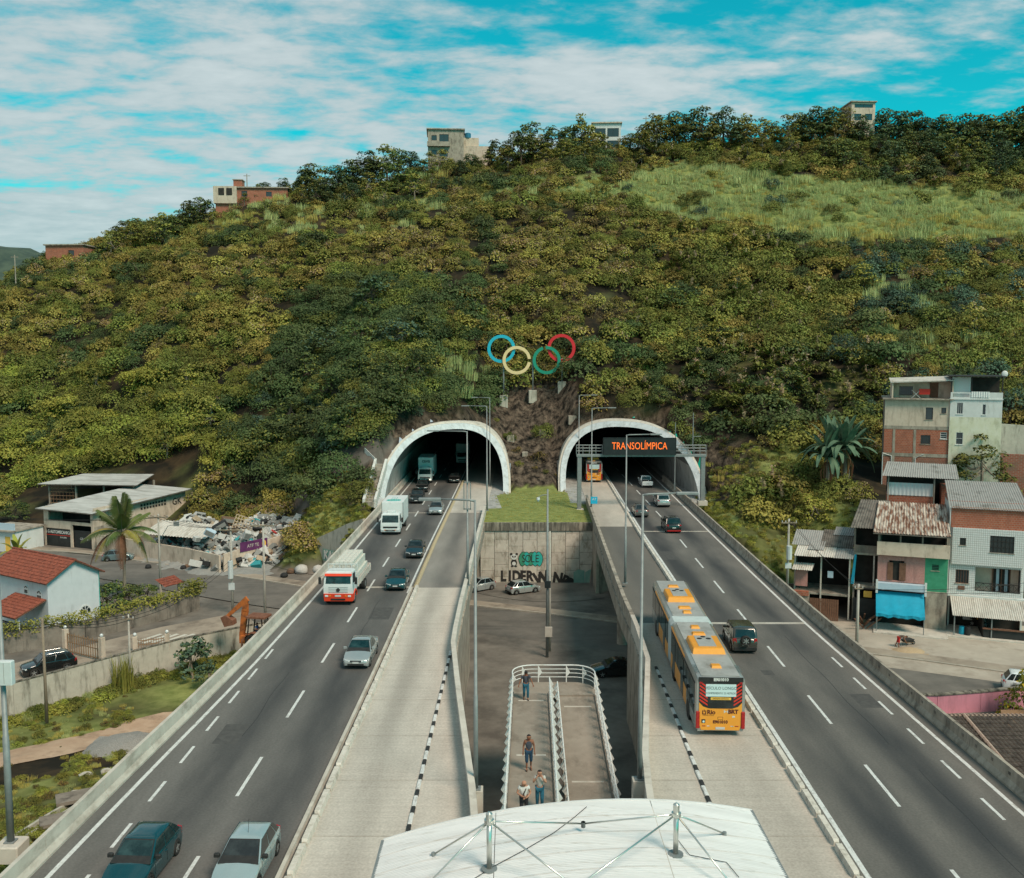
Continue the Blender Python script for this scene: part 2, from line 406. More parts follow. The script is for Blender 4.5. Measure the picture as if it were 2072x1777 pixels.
# tunnel arches: centre, half width, height, portal foot line
TUN = [dict(c=-9.25, a=7.95, h=9.0, f=tab((-18.0, 124.0), (-1.0, 138.0))), dict(c=17.1, a=9.0, h=9.1, f=tab((7.8, 140.0), (26.6, 129.0)))]
LEAN = 1.05
def arch(T, grow, th):
    c, s = math.cos(th), math.sin(th)
    a, h = T['a'] + grow, T['h'] + grow
    return T['c'] - a * math.copysign(abs(c) ** 0.82, c), h * max(s, 0) ** 0.80
def arch_z(T, grow, x):
    a, h = T['a'] + grow, T['h'] + grow
    u = abs(x - T['c']) / a
    if u >= 1: return -1
    s = math.sqrt(max(0, 1 - (u ** (1 / 0.82)) ** 2))
    return h * s ** 0.80

# ------------------------------------------------------------------ ground and hill: one height field
COLS = [
 (-420, [(20, -9), (150, -8), (230, 10), (300, 24), (420, 26), (900, 20)]),
 (-220, [(20, -9), (150, -8), (190, 0), (250, 24), (300, 34), (420, 34), (900, 20)]),
 (-160, [(20, -8), (150, -7.5), (175, -2), (255, 33), (300, 36), (420, 30), (900, 20)]),
 (-100, [(20, -8), (150, -7.5), (168, -5), (188, 8), (225, 36), (262, 55), (300, 58), (420, 45), (900, 20)]),
 (-60, [(20, -8), (140, -7.5), (152, -5), (166, 4), (190, 26), (220, 46), (258, 63.5), (300, 66), (420, 50), (900, 20)]),
 (-42, [(20, -8), (128, -7.5), (142, -5), (152, 2), (175, 20), (210, 44), (258, 65.5), (300, 68), (420, 50), (900, 20)]),
 (-32, [(20, -8), (123, -7.5), (130, -5.0), (138, -1.2), (150, 6), (175, 22), (210, 45), (257, 66.5), (300, 69), (420, 50), (900, 20)]),
 (-24, [(20, -8), (117.5, -7.5), (118.3, -3.6), (124, 1.2), (128, 3.2), (137, 8.6), (150, 15), (178, 28), (213, 48), (256, 67.5), (300, 70), (420, 52), (900, 20)]),
 (-18.7, [(20, -8), (112.3, -7.5), (113, -0.9), (119, 1.0), (123.5, 1.9), (134, 10.6), (150, 17), (178, 30), (213, 49), (256, 68.3), (300, 70), (420, 52), (900, 20)]),
 (-17.3, [(20, -8), (112, -7.5), (113, -0.6), (124.6, -0.6), (136.2, 10.8), (150, 17.3), (178, 30), (213, 49), (256, 68.5), (300, 70), (420, 52), (900, 20)]),
 (-9.4, [(20, -8), (112, -7.5), (113, -0.6), (131.4, -0.6), (143, 11.0), (165, 24), (200, 43), (255, 69.5), (300, 71), (420, 54), (900, 20)]),
 (-3.6, [(20, -8), (112.4, -7.5), (112.8, -0.2), (135.5, -0.1), (147, 7.5), (160, 13.5), (170, 21), (200, 43), (255, 70.5), (300, 72), (420, 54), (900, 20)]),
 (-0.8, [(20, -8), (112.4, -7.5), (112.8, -0.05), (138.5, 0.05), (148, 5.2), (160, 12.6), (171, 21.5), (200, 43), (255, 71), (300, 72), (420, 54), (900, 20)]),
 (7.6, [(20, -8), (111.6, -7.5), (112, -0.05), (140, 0.05), (149, 5.2), (160, 13.2), (171, 22), (200, 43), (255, 72.5), (300, 74), (420, 55), (900, 20)]),
 (10.4, [(20, -8), (111.2, -7.5), (111.8, -0.2), (138.5, -0.4), (149, 9), (168, 22), (200, 43), (255, 73), (300, 74.5), (420, 55), (900, 20)]),
 (17.1, [(20, -8), (106, -7.5), (106.6, -0.6), (134.8, -0.6), (146.6, 11.0), (170, 24), (200, 43), (255, 74), (300, 76), (420, 56), (900, 20)]),
 (25.2, [(20, -8), (106, -7.5), (106.6, -0.6), (130.4, -0.6), (142, 10.8), (160, 19), (180, 29), (205, 44.5), (255, 74.5), (300, 77), (420, 57), (900, 20)]),
 (27.0, [(20, -8), (99.4, -7.5), (100.2, -4.2), (109, 0.0), (127, 1.2), (140, 9.5), (160, 19), (180, 29), (205, 44.5), (255, 74.8), (300, 77), (420, 57), (900, 20)]),
 (34, [(20, -8), (104, -7.5), (105.5, -4.6), (114, 1.2), (124, 4.5), (136, 9.5), (160, 19.5), (182, 30), (210, 46.5), (255, 75), (300, 78), (420, 58), (900, 20)]),
 (41, [(20, -8), (97, -7.5), (101, -4), (110, 2.0), (120, 4.4), (133, 8.5), (150, 16.5), (182, 31), (210, 47), (255, 75.4), (300, 78), (420, 58), (900, 20)]),
 (70, [(20, -8), (99, -7.5), (106, -3.5), (113, 2.6), (128, 5.5), (142, 13), (182, 32.5), (210, 48), (252, 75), (300, 78), (420, 58), (900, 20)]),
 (139, [(20, -8), (98, -7.5), (112, 0), (142, 14), (182, 34), (210, 48.5), (250, 72), (300, 77), (420, 58), (900, 20)]),
 (230, [(20, -8), (98, -7.5), (130, 4), (182, 30), (230, 52), (280, 66), (420, 55), (900, 20)]),
 (420, [(20, -8), (98, -7.5), (160, 4), (230, 30), (300, 44), (420, 45), (900, 20)])]
CXS = [c[0] for c in COLS]
WALL_L = [(-75, 48), (-60, 59), (-41, 75.0), (-31.5, 87.0), (-25, 92.5)]      # yard wall on the low lot
wall_l_y = tab(*WALL_L)
def gz0(x, y):
    x = min(max(x, CXS[0]), CXS[-1])
    i = max(0, min(len(CXS) - 2, int(np.searchsorted(CXS, x) - 1)))
    t = (x - CXS[i]) / (CXS[i + 1] - CXS[i])
    if CXS[i + 1] - CXS[i] > 3: t = t * t * (3 - 2 * t)
    a, b = COLS[i][1], COLS[i + 1][1]
    return lerp(float(np.interp(y, [p[0] for p in a], [p[1] for p in a])), float(np.interp(y, [p[0] for p in b], [p[1] for p in b])), t)
def flat_zone(x, y):
    return -4.5 < x < 11 and 108 < y < 137
def gz(x, y):
    if -17.5 < x < -3.6 and y < 112.6: return -7.5
    if -3.6 <= x < 10.0 and y < 112.78: return -7.5
    if 10.0 <= x < 25.0 and y < 106.4: return -7.5
    if x > 24.5 and y < 69.5 - max(0, x - 33) * 0.1: return -11.2
    z = gz0(x, y)
    for T in TUN:                                         # keep the slope behind the portal hood
        if abs(x - T['c']) < T['a'] + 1.4 and y > T['f'](x) - 2:
            lim = (y - T['f'](x) - 1.6) / LEAN
            if lim < arch_z(T, 1.0, x) + 4: z = min(z, max(lim, -0.6))
            if z < arch_z(T, 1.0, x) + 2.0: return z
    if x < -18.2 and y < 96:                              # the low lot beside the viaduct, climbing towards the station
        wy = wall_l_y(x)
        lot = -9.6
        k = min(1, max(0, (-18.2 - x) / 16.0))
        rise = min(1, max(0, (70 - y) / 30.0))
        lot = lerp(lerp(-9.3, -1.3, rise ** 1.15), lerp(-9.6, -6.6, rise), k ** 0.8)
        t = min(1, max(0, (y - wy - 1.2) / 1.5))
        z = lerp(lot, max(z, -7.5), t)
        if t < 0.5: z += fbm(x * 0.22, y * 0.22) * 0.25
    elif z > -7.0 and not flat_zone(x, y):
        near = 1.0 if (y > 150 or x < -30 or x > 36) else 0.4
        z += fbm(x * 0.045, y * 0.045, 3.1) * 2.2 * near * min(1, (z + 7) / 14) + fbm(x * 0.3, y * 0.3, 1.7) * 0.45 * min(1, (z + 7) / 6) * near
        if -30 < x < 34 and 0.4 < z < 24 and y < 190:     # blasted rock face around the portals
            z += fbm(x * 0.55, z * 0.35, 5) * 0.5
    return z
def axis(spans):
    out = []
    for a, b, st in spans:
        n = max(1, round((b - a) / st)); out += [a + (b - a) * i / n for i in range(n)]
    return out + [spans[-1][1]]
XS = axis([(-900, -420, 40), (-420, -160, 8), (-160, -60, 3), (-60, -30, 1.5), (-30, 36, 0.8), (36, 70, 1.5), (70, 160, 3), (160, 420, 8), (420, 900, 40)])
YS = axis([(-40, 20, 10), (20, 60, 1.6), (60, 108, 1.2), (108, 114, 0.4), (114, 175, 0.8), (175, 300, 2.5), (300, 420, 8), (420, 1500, 60)])
ROCKY_ = [(1000, 770), (1170, 770), (1170, 990), (1010, 990)]
DIRT = [(735, 880), (800, 890), (780, 1030), (640, 1115), (585, 1010), (655, 930)]
MEADOW = [(820, 405), (1000, 375), (1180, 352), (1250, 362), (1290, 345), (1420, 325), (1650, 360), (1850, 375), (2100, 385), (2200, 400), (2200, 480), (1760, 482), (1690, 492), (1560, 470), (1440, 440), (1320, 425), (1270, 400), (1120, 402), (980, 415), (850, 422)]
def inpoly_(x, y, P):
    c = False; j = len(P) - 1
    for i in range(len(P)):
        if (P[i][1] > y) != (P[j][1] > y) and x < (P[j][0] - P[i][0]) * (y - P[i][1]) / (P[j][1] - P[i][1] + 1e-9) + P[i][0]: c = not c
        j = i
    return c
def build_ground():
    nx, ny = len(XS), len(YS)
    vs, zone = [], []
    for y in YS:
        for x in XS:
            z = gz(x, y); vs.append((x, y, z))
            g = r = p = 0.0
            n1 = fbm(x * 0.12, y * 0.12, 9)
            if -4.4 < x < 11 and 111 < y < 141 and -3 < z < 1.5: g = 1
            elif x < -18 and y < wall_l_y(x):
                g = min(1, max(0, 0.62 + n1 * 1.3))
                if abs(y - (66 + (x + 30) * 0.42)) < 4.2 + n1 and x < -20: g = 0; p = 0.0
            elif (-34 < x < -17.5 and 108 < y < 128 and z > -6.4): g = min(1, max(0, 0.8 + n1))
            elif (24 < x < 40 and 96 < y < 130 and z > -6.6): g = min(1, max(0, 0.75 + n1))
            elif z < -6.9: p = 1.0
            else:
                g = min(1, max(0, n1 - .1)) * .6
                pp = topx((x, y, z))
                if y > 140 and inpoly_(*pp, ROCKY_): r = 1; g = 0
                if y > 185 and inpoly_(*pp, MEADOW): g = 1.0
                if x < -16 and y < 160 and inpoly_(*pp, DIRT): p = .85; g = 0
            if p < .5 and -26 < x < 33 and 0.6 < z < 17 and y > 112 and not flat_zone(x, y):
                r = min(1, max(r, 1.2 - max(0, z - 8) / 4 - max(0, abs(x - 4) - 21) / 9)); g *= 1 - r
            zone.append((g, r, p, 1))
    fs = []
    for j in range(ny - 1):
        for i in range(nx - 1):
            a, b, c, d = j * nx + i, j * nx + i + 1, (j + 1) * nx + i + 1, (j + 1) * nx + i
            x, y = (XS[i] + XS[i + 1]) / 2, (YS[j] + YS[j + 1]) / 2
            if 112 < y < 260:
                z = sum(vs[k][2] for k in (a, b, c, d)) / 4; cut = False
                for T in TUN:
                    if abs(x - T['c']) < T['a'] + 0.9 and y > T['f'](x) - 3 and -0.5 < z < arch_z(T, 0.98, x): cut = True
                if cut: continue
            fs.append((a, b, c, d))
    me = bpy.data.meshes.new('ground'); me.from_pydata(vs, [], fs)
    at = me.color_attributes.new('zone', 'FLOAT_COLOR', 'POINT')
    at.data.foreach_set('color', [c for q in zone for c in q])
    me.polygons.foreach_set('use_smooth', [True] * len(me.polygons))
    m = bpy.data.materials.new('terrain'); m.use_nodes = True
    n, l = m.node_tree.nodes, m.node_tree.links; b = n['Principled BSDF']; b.inputs['Roughness'].default_value = 0.95; b.inputs['Specular IOR Level'].default_value = 0.2
    tcn = n.new('ShaderNodeTexCoord')
    def nz(scale, c1, c2, st=(1, 1, 1), pos=(0.35, 0.65), detail=8):
        mp = n.new('ShaderNodeMapping'); mp.inputs['Scale'].default_value = st; l.new(tcn.outputs['Object'], mp.inputs[0])
        t = n.new('ShaderNodeTexNoise'); t.inputs['Scale'].default_value = scale; t.inputs['Detail'].default_value = detail; t.inputs['Roughness'].default_value = 0.65
        l.new(mp.outputs[0], t.inputs[0])
        rp = n.new('ShaderNodeValToRGB'); rp.color_ramp.elements[0].position, rp.color_ramp.elements[1].position = pos
        rp.color_ramp.elements[0].color, rp.color_ramp.elements[1].color = (*c1, 1), (*c2, 1)
        l.new(t.outputs[0], rp.inputs[0]); return rp.outputs[0], t.outputs[0]
    soil, _ = nz(0.2, (0.012, 0.010, 0.006), (0.07, 0.045, 0.022), pos=(0.45, 0.75))
    grass, _ = nz(0.9, (0.13, 0.155, 0.04), (0.25, 0.265, 0.085))
    rock, rh = nz(0.75, (0.016, 0.012, 0.009), (0.225, 0.165, 0.12), st=(1.5, 1.3, 0.45), pos=(0.40, 0.70), detail=14)
    paved, _ = nz(0.3, (0.10, 0.087, 0.075), (0.21, 0.183, 0.155))
    ca = n.new('ShaderNodeVertexColor'); ca.layer_name = 'zone'
    sp = n.new('ShaderNodeSeparateColor'); l.new(ca.outputs[0], sp.inputs[0])
    cur = soil
    for k, c in ((0, grass), (1, rock), (2, paved)):
        mx = n.new('ShaderNodeMix'); mx.data_type = 'RGBA'; l.new(sp.outputs[k], mx.inputs[0]); l.new(cur, mx.inputs[6]); l.new(c, mx.inputs[7]); cur = mx.outputs[2]
    l.new(cur, b.inputs['Base Color'])
    bp = n.new('ShaderNodeBump'); bp.inputs['Strength'].default_value = 1.0; bp.inputs['Distance'].default_value = 0.9
    hm = n.new('ShaderNodeMath'); hm.operation = 'MULTIPLY'; l.new(rh, hm.inputs[0]); l.new(sp.outputs[1], hm.inputs[1]); l.new(hm.outputs[0], bp.inputs['Height']); l.new(bp.outputs[0], b.inputs['Normal'])
    me.materials.append(m)
    link('ground', me, kind='structure')
build_ground()
# far ridge beyond the left shoulder of the hill
mat('far_forest', (0.030, 0.050, 0.040), (0.065, 0.09, 0.062), scale=0.09, rough=0.95, bump=0.6, bump_scale=0.25)
fr = MB()
fr.grid(60, 12, lambda u, v: (-620 + 520 * u, 620 + 160 * v, lerp(-5, 106 + 12 * math.sin(u * 5 + 1) + fbm(u * 9, 0, 2) * 7 - 60 * max(0, u - 0.72) / 0.28, math.sin(v * math.pi / 2)) + fbm(u * 40, v * 9) * 3.0))
fr.build('hills', 'far_forest', smooth=True, kind='structure')

# ------------------------------------------------------------------ carriageways
def ribbon(name, fl, frr, y0, y1, z0, z1, m, step=4.0, parent=None, **props):
    n = max(1, round((y1 - y0) / step)); b = MB(); rings = []
    for i in range(n + 1):
        y = lerp(y0, y1, i / n); a, c = fl(y), frr(y)
        rings.append([(a, y, z0), (c, y, z0), (c, y, z1), (a, y, z1)])
    b.loft(rings)
    return b.build(name, m, parent, **props)
ys, ye = 14.0, 258.0
road_i = ribbon('road', lambda y: bar_in(y) - 0.35, kerb_in, ys, ye, -0.3, 0.0, 'asphalt_in', kind='structure')
road_o = ribbon('road', kerb_out, lambda y: bar_out(y) + 0.35, ys, ye, -0.3, 0.0, 'asphalt_out', kind='structure')
bus_i = ribbon('busway', kerb_in, para_in, ys, BR_IN[0] - 0.2, -0.3, 0.012, 'busway_in', kind='structure')
ribbon('busway', kerb_in, para_in, BR_IN[0] - 0.2, BR_IN[1], -0.3, 0.004, 'asphalt_bridge_in', kind='structure')
ribbon('busway', kerb_in, para_in, BR_IN[1], ye, -0.3, 0.012, 'busway_in', kind='structure')
bus_o = ribbon('busway', para_out, kerb_out, ys, BR_OUT[0], -0.3, 0.012, 'busway_out', kind='structure')
ribbon('busway', para_out, kerb_out, BR_OUT[0], BR_OUT[1] + 3, -0.3, 0.004, 'asphalt_bridge_out', kind='structure')
ribbon('busway', para_out, kerb_out, BR_OUT[1] + 3, ye, -0.3, 0.012, 'busway_out', kind='structure')
def stripe(name, fx, y0, y1, w, m, parent, z=0.005, th=0.004, step=5):
    return ribbon(name, lambda y: fx(y) - w / 2, lambda y: fx(y) + w / 2, y0, y1, z - th + 0.001, z + 0.001, m, step, parent)
stripe('edge_line', lane_edge_in, 15, 220, 0.2, 'paint_white', road_i)
stripe('edge_line', lambda y: kerb_in(y) - 0.42, 78, 220, 0.17, 'paint_white', road_i)
stripe('edge_line', lane_edge_out, 15, 220, 0.2, 'paint_white', road_o)
stripe('edge_line', lambda y: kerb_out(y) + 0.5, 15, 220, 0.22, 'paint_white', road_o)
for k in range(-2, 18):
    stripe('lane_dash', mid_in, 41.2 + k * 9.35, 45.4 + k * 9.35, 0.16, 'paint_white', road_i, step=9)
    stripe('lane_dash', mid_out, 40.2 + k * 9.45, 44.5 + k * 9.45, 0.16, 'paint_white', road_o, step=9)
for k in range(-4, 6):
    stripe('lane_dash', lambda y: -16.35, 40.7 + k * 4.0, 42.7 + k * 4.0, 0.15, 'paint_white', road_i, step=9)
    stripe('lane_dash', lambda y: 21.3, 39.0 + k * 4.0, 41.0 + k * 4.0, 0.15, 'paint_white', road_o, step=9)
for fx0, fx1, y, par in ((lambda y: lane_edge_in(y), lambda y: kerb_in(y), BR_IN[0], road_i), (lane_edge_in, kerb_in, BR_IN[1], road_i), (kerb_out, lane_edge_out, BR_OUT[0], road_o), (kerb_out, lane_edge_out, BR_OUT[1], road_o)):
    MB().box(fx0(y), fx1(y), y - 0.22, y + 0.22, 0.0015, 0.0035).build('expansion_joint', 'concrete_barrier', par)
    MB().box(fx0(y), fx1(y), y - 0.035, y + 0.035, 0.003, 0.0045).build('joint_gap', 'paint_black', par)
for fx0, fx1, par, ye_ in ((kerb_in, para_in, bus_i, 78), (para_out, kerb_out, bus_o, 68)):          # slab joints in the busway concrete
    y = 22.0
    while y < ye_:
        MB().box(fx0(y) + 0.1, fx1(y) - 0.1, y - 0.022, y + 0.022, 0.0125, 0.0145).build('slab_joint', 'concrete_grimy', par); y += 5.2
mat('asphalt_patch', (.058, .055, .052), (.085, .08, .075), scale=3, rough=.9)
for fx, y0, y1, par in ((lambda y: 19.75 + .05 * math.sin(y), 24, 44, road_o), (lambda y: 19.5 + .06 * math.sin(y * .8), 47, 66, road_o), (lambda y: -14.2 + .07 * math.sin(y * .9), 48, 58, road_i), (lambda y: 15.4 + .05 * math.sin(y), 84, 98, road_o), (lambda y: -10.9 + .06 * math.sin(y), 62, 76, road_i)): stripe('crack', fx, y0, y1, .03, 'paint_black', par, .002, step=.8)
for x, y, w, L, par in ((-14.9, 47, 1.3, 2.6, road_i), (-10.2, 70, 1.6, 3.4, road_i), (20.6, 52, 1.2, 2.2, road_o), (15.6, 91, 1.5, 4, road_o), (16.2, 57.5, .7, .9, road_o)): MB().box(x - w / 2, x + w / 2, y, y + L, .0005, .0022).build('patch', 'asphalt_patch', par)
# black and white guide kerb for docking buses
def guide_kerb(fx, y0, y1, label):
    t = thing('guide_kerb', label, 'kerb', (fx(y0), y0, 0.012))
    y, k = y0, 0
    while y < y1:
        L = 1.0 if k % 2 == 0 else 0.62
        m = MB(); m.cbox(fx(y) - 0.09 - fx(y0), fx(y) + 0.09 - fx(y0), y - y0, y + L - 0.01 - y0, 0, 0.09, 0.02)
        m.build('kerb_block', 'paint_white' if k % 2 == 0 else 'paint_black', t); y += L; k += 1
guide_kerb(lambda y: lerp(-4.42, -4.12, (y - 34) / 30), 32, 61.5, 'striped black and white kerb on the empty concrete busway')
guide_kerb(lambda y: lerp(8.72, 9.3, (y - 34) / 26), 33, 58.5, 'striped black and white kerb beside the articulated bus')

# solid approach embankments and bridge decks
def body(name, fl, frr, y0, y1, z0, z1, m, label, cat):
    return tag(ribbon(name, fl, frr, y0, y1, z0, z1, m), label, cat)
body('viaduct_approach', lambda y: bar_in(y) - 0.30, lambda y: para_in(y) + 0.22, 14, 80, -9.9, -0.31, 'concrete_grimy', 'grimy concrete retaining walls of the approach under the inbound lanes', 'retaining wall')
body('viaduct_approach', lambda y: para_out(y) - 0.22, lambda y: bar_out(y) + 0.30, 14, 69, -9.9, -0.31, 'concrete_grimy', 'grimy concrete retaining walls of the approach under the articulated bus', 'retaining wall')
body('bridge_deck', lambda y: bar_in(y) - 0.30, lambda y: para_in(y) + 0.22, 80.05, 119, -1.6, -0.31, 'concrete_grimy', 'concrete bridge deck carrying the inbound lanes over the street', 'bridge')
body('bridge_deck', lambda y: para_out(y) - 0.22, lambda y: bar_out(y) + 0.30, 69.05, 107, -1.6, -0.31, 'concrete_grimy', 'concrete bridge deck carrying the outbound lanes over the street', 'bridge')
for xx, yy in ((-15.5, 98), (-10, 98), (-5.2, 98), (10.6, 88), (15.6, 88), (21.0, 88)):
    m = MB(); m.tube([(0, 0, -7.6), (0, 0, -1.55)], 0.55, 16)
    tag(m.build('bridge_column', 'concrete_grimy', loc=(xx, yy, 0), smooth=False), 'round concrete column standing under the bridge deck', 'column', 'columns under the bridges')

# ------------------------------------------------------------------ barriers in segments
def barrier(name, fx, y0, y1, L, m, label, side, h=0.88, holes=False, caps=True):
    t = thing(name, label, 'barrier', (fx(y0), y0, 0)); ox, oy = fx(y0), y0
    y = y0
    while y < y1 - 0.1:
        e = min(y + L, y1) - 0.02; rings = []
        for yy in (y, (y + e) / 2, e):
            c = fx(yy) - ox
            prof = [(-0.28, -0.02), (0.28, -0.02), (0.28, 0.10), (0.13, 0.34), (0.09, h), (-0.09, h), (-0.13, 0.34), (-0.28, 0.10)]
            rings.append([(c + a, yy - oy, b) for a, b in prof])
        MB().loft(rings).build('barrier_segment', m, t)
        if holes:                                        # lifting slots cast into the face
            k = y + 0.7
            while k < e - 0.3 and y < 90:
                hz = 0.60
                c = fx(k) - ox
                MB().box(c - side * 0.118 - 0.012, c - side * 0.118 + 0.012, k - 0.09 - oy, k + 0.09 - oy, hz - 0.07, hz + 0.07).build('slot', 'concrete_dark', t); k += 1.55
        y += L
    return t
barrier('concrete_barrier', bar_in, 16, 156, 5.0, 'concrete_barrier', 'pale concrete barrier edging the inbound lanes beside the weedy lot', 1)
barrier('concrete_barrier', bar_out, 16, 150, 6.0, 'concrete_grimy', 'brown weathered concrete barrier with slots edging the lanes beside the houses', -1 * -1, holes=True)  # darker concrete puts the shade of the road face into the colour
mat('kerb_pale', (0.52, 0.47, 0.40), (0.62, 0.57, 0.50), scale=3, rough=0.85, bump=0.15, stain=(0.32, 0.28, 0.23), stain_scale=(2, 2, 2))
def block_kerb(fx, y0, y1, L, label, m='kerb_pale', rail=None):
    t = thing('block_kerb', label, 'kerb', (fx(y0), y0, 0.012)); ox = fx(y0)
    if rail is not None:
        rings = []
        n = int((y1 - y0) / 4)
        for i in range(n + 1):
            yy = lerp(y0, y1, i / n); c = fx(yy) - ox + rail
            rings.append([(c - 0.11, yy - y0, -0.01), (c + 0.11, yy - y0, -0.01), (c + 0.08, yy - y0, 0.2), (c - 0.08, yy - y0, 0.2)])
        MB().loft(rings).build('kerb_rail', 'concrete_barrier', t)
    y = y0
    while y < y1 - 0.3:
        e = y + L - 0.14; c0, c1 = fx(y) - ox, fx(e) - ox; w, h = 0.17, 0.26
        a, b = y - y0, e - y0
        def ring(c, yy, k, hh): return [(c - w * k, yy, 0), (c + w * k, yy, 0), (c + w * k * 0.72, yy, hh), (c - w * k * 0.72, yy, hh)]
        MB().loft([ring(c0, a, 0.8, h * 0.7), ring(c0, a + 0.12, 1, h), ring(c1, b - 0.12, 1, h), ring(c1, b, 0.8, h * 0.7)]).build('kerb_block', m, t)
        y += L
block_kerb(lambda y: kerb_in(y) + 0.22, 20, 79.2, 2.4, 'pale concrete kerb blocks along the empty busway', rail=-0.42)
block_kerb(lambda y: kerb_out(y) + 0.02, 20, 68.4, 2.4, 'pale concrete kerb blocks beside the busway of the articulated bus')
block_kerb(lambda y: kerb_out(y) + 0.05, 69, 175, 3.0, 'low kerb blocks leading into the tunnel below the orange sign')
t = thing('dome_row', 'row of ochre domed studs between lanes and asphalt busway', 'road studs', (kerb_in(80), 80, 0.012))
dome = MB()
for i in range(4):
    r = [(0.17, 0.0), (0.155, 0.05), (0.11, 0.09), (0.04, 0.11)][i]
dome.loft([[(math.cos(a) * r, math.sin(a) * r, z) for a in [k * math.pi / 4 for k in range(8)]] for r, z in ((0.22, 0), (0.2, 0.07), (0.13, 0.13), (0.04, 0.15))])
dme = dome.fixn(dome.mesh('stud', 'dome_ochre'))
y = 80.0
while y < 150: link('stud', dme, t, (kerb_in(y) - kerb_in(80) + 0.05, y - 80, 0)); y += 0.62 if y < 120 else 0.9
def parapet(fx, y0, y1, L, side, label, m='concrete_pale', cap='concrete_pale'):
    t = thing('parapet', label, 'parapet', (fx(y0), y0, 0)); y = y0; ox = fx(y0)
    while y < y1 - 0.1:
        e = min(y + L, y1) - 0.02
        c0, c1 = fx(y) - ox, fx(e) - ox; a, b = y - y0, e - y0
        MB().hexa([(c0 - 0.11, a, -0.3), (c0 + 0.11, a, -0.3), (c1 + 0.11, b, -0.3), (c1 - 0.11, b, -0.3), (c0 - 0.09, a, 0.86), (c0 + 0.09, a, 0.86), (c1 + 0.09, b, 0.86), (c1 - 0.09, b, 0.86)]).build('wall_panel', m, t)
        MB().hexa([(c0 - 0.17, a, 0.855), (c0 + 0.17, a, 0.855), (c1 + 0.17, b, 0.855), (c1 - 0.17, b, 0.855), (c0 - 0.15, a, 0.95), (c0 + 0.15, a, 0.95), (c1 + 0.15, b, 0.95), (c1 - 0.15, b, 0.95)]).build('coping', cap, t)
        y += L
parapet(para_in, 30, 79, 3.5, 1, 'pale concrete parapet along the empty busway above the ramp')
parapet(para_in, 79.2, 120, 5, 1, 'concrete parapet on the bridge left of the graffiti wall yard')
parapet(para_out, 30, 68, 3.5, -1, 'pale concrete parapet between the ramp and the articulated bus')
parapet(para_out, 68.2, 128, 5, -1, 'brown concrete parapet on the bridge beside the grass platform', 'concrete_grimy', 'concrete_grimy')

# ------------------------------------------------------------------ tunnel portals
def portal(T, label):
    t = thing('tunnel_portal', label, 'tunnel', (T['c'], T['f'](T['c']), 0))
    O = Vector((T['c'], T['f'](T['c']), 0)); N = 40
    def P(grow, th, dy, zmin=-0.4):
        x, z = arch(T, grow, th)
        return Vector((x, T['f'](x) + LEAN * z + dy, z if z > 0.02 else zmin)) - O
    ths = [math.pi * i / N for i in range(N + 1)]
    b = MB(); b.loft([[P(0, th, 0), P(0.82, th, -0.15), P(0.82, th, 0.5), P(0, th, 0.5)] for th in ths]); b.build('portal_ring', 'portal_white', t)
    b = MB(); b.loft([[P(0.83, th, 0.12), P(1.12, th, 0.2), P(1.15, th, 5.5), P(0.83, th, 5.5)] for th in ths]); b.build('portal_hood', 'concrete_pale', t)
    b = MB(); vs = []
    ds = [0.45, 3, 6, 10, 16, 24, 40, 70, 110]
    for th in ths:
        vs.append([P(-0.01, th, d) for d in ds])
    low = MB(); high = MB()
    for i in range(N):
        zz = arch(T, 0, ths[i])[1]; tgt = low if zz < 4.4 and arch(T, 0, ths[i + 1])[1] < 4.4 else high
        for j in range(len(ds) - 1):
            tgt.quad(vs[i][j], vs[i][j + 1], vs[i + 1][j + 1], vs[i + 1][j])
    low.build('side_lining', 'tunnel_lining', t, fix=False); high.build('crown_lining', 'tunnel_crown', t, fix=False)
    e = MB(); e.add([v[-1] for v in vs], [tuple(range(N + 1))]); e.build('tunnel_depth', 'tunnel_crown', t, fix=False)  # added dark cap, stands in for the unlit tunnel that runs on
    c, a = T['c'], T['a']; fl = MB()
    y0 = min(T['f'](c - a), T['f'](c + a)) - 2
    fl.box(-a - .3, a + .3, y0 - O.y, 258 - O.y, -.6, -.04); fl.build('floor_slab', 'tunnel_lining', t)
    return t
tp1 = portal(TUN[0], 'white arched tunnel portal with trucks coming out of it')
tp2 = portal(TUN[1], 'white arched tunnel portal behind the orange lettered sign')
# ------------------------------------------------------------------ streets and pavements below the viaducts
ZS = -7.5
def path_strip(name, pts, w, z, m, parent=None, n=60, zfun=None, **props):
    pts = [Vector((p[0], p[1], 0)) for p in pts]; seg = [(pts[i + 1] - pts[i]).length for i in range(len(pts) - 1)]; tot = sum(seg)
    def at(s):
        for i, L in enumerate(seg):
            if s <= L or i == len(seg) - 1: return pts[i].lerp(pts[i + 1], s / L)
            s -= L
    b = MB(); rows = []
    cs = [at(tot * i / n) for i in range(n + 1)]
    for k in range(3): cs = [cs[0]] + [(cs[i - 1] + cs[i] * 2 + cs[i + 1]) / 4 for i in range(1, n)] + [cs[-1]]
    for i, c in enumerate(cs):
        d = (cs[min(i + 1, n)] - cs[max(i - 1, 0)]).normalized(); nrm = Vector((-d.y, d.x, 0))
        ww = w(i / n) if callable(w) else w
        row = []
        for q in (-0.5, -0.17, 0.17, 0.5):
            p = c + nrm * ww * q
            row.append((p.x, p.y, (zfun(p.x, p.y) + z) if zfun else z))
        rows.append(row)
    b.loft(rows, closed=False)
    return b.build(name, m, parent, **props)
ST = [(-120, 142), (-62, 125), (-49, 118.6), (-37.6, 112), (-26.4, 105.6), (2.2, 94), (35.5, 78.5), (42, 75), (95, 52)]
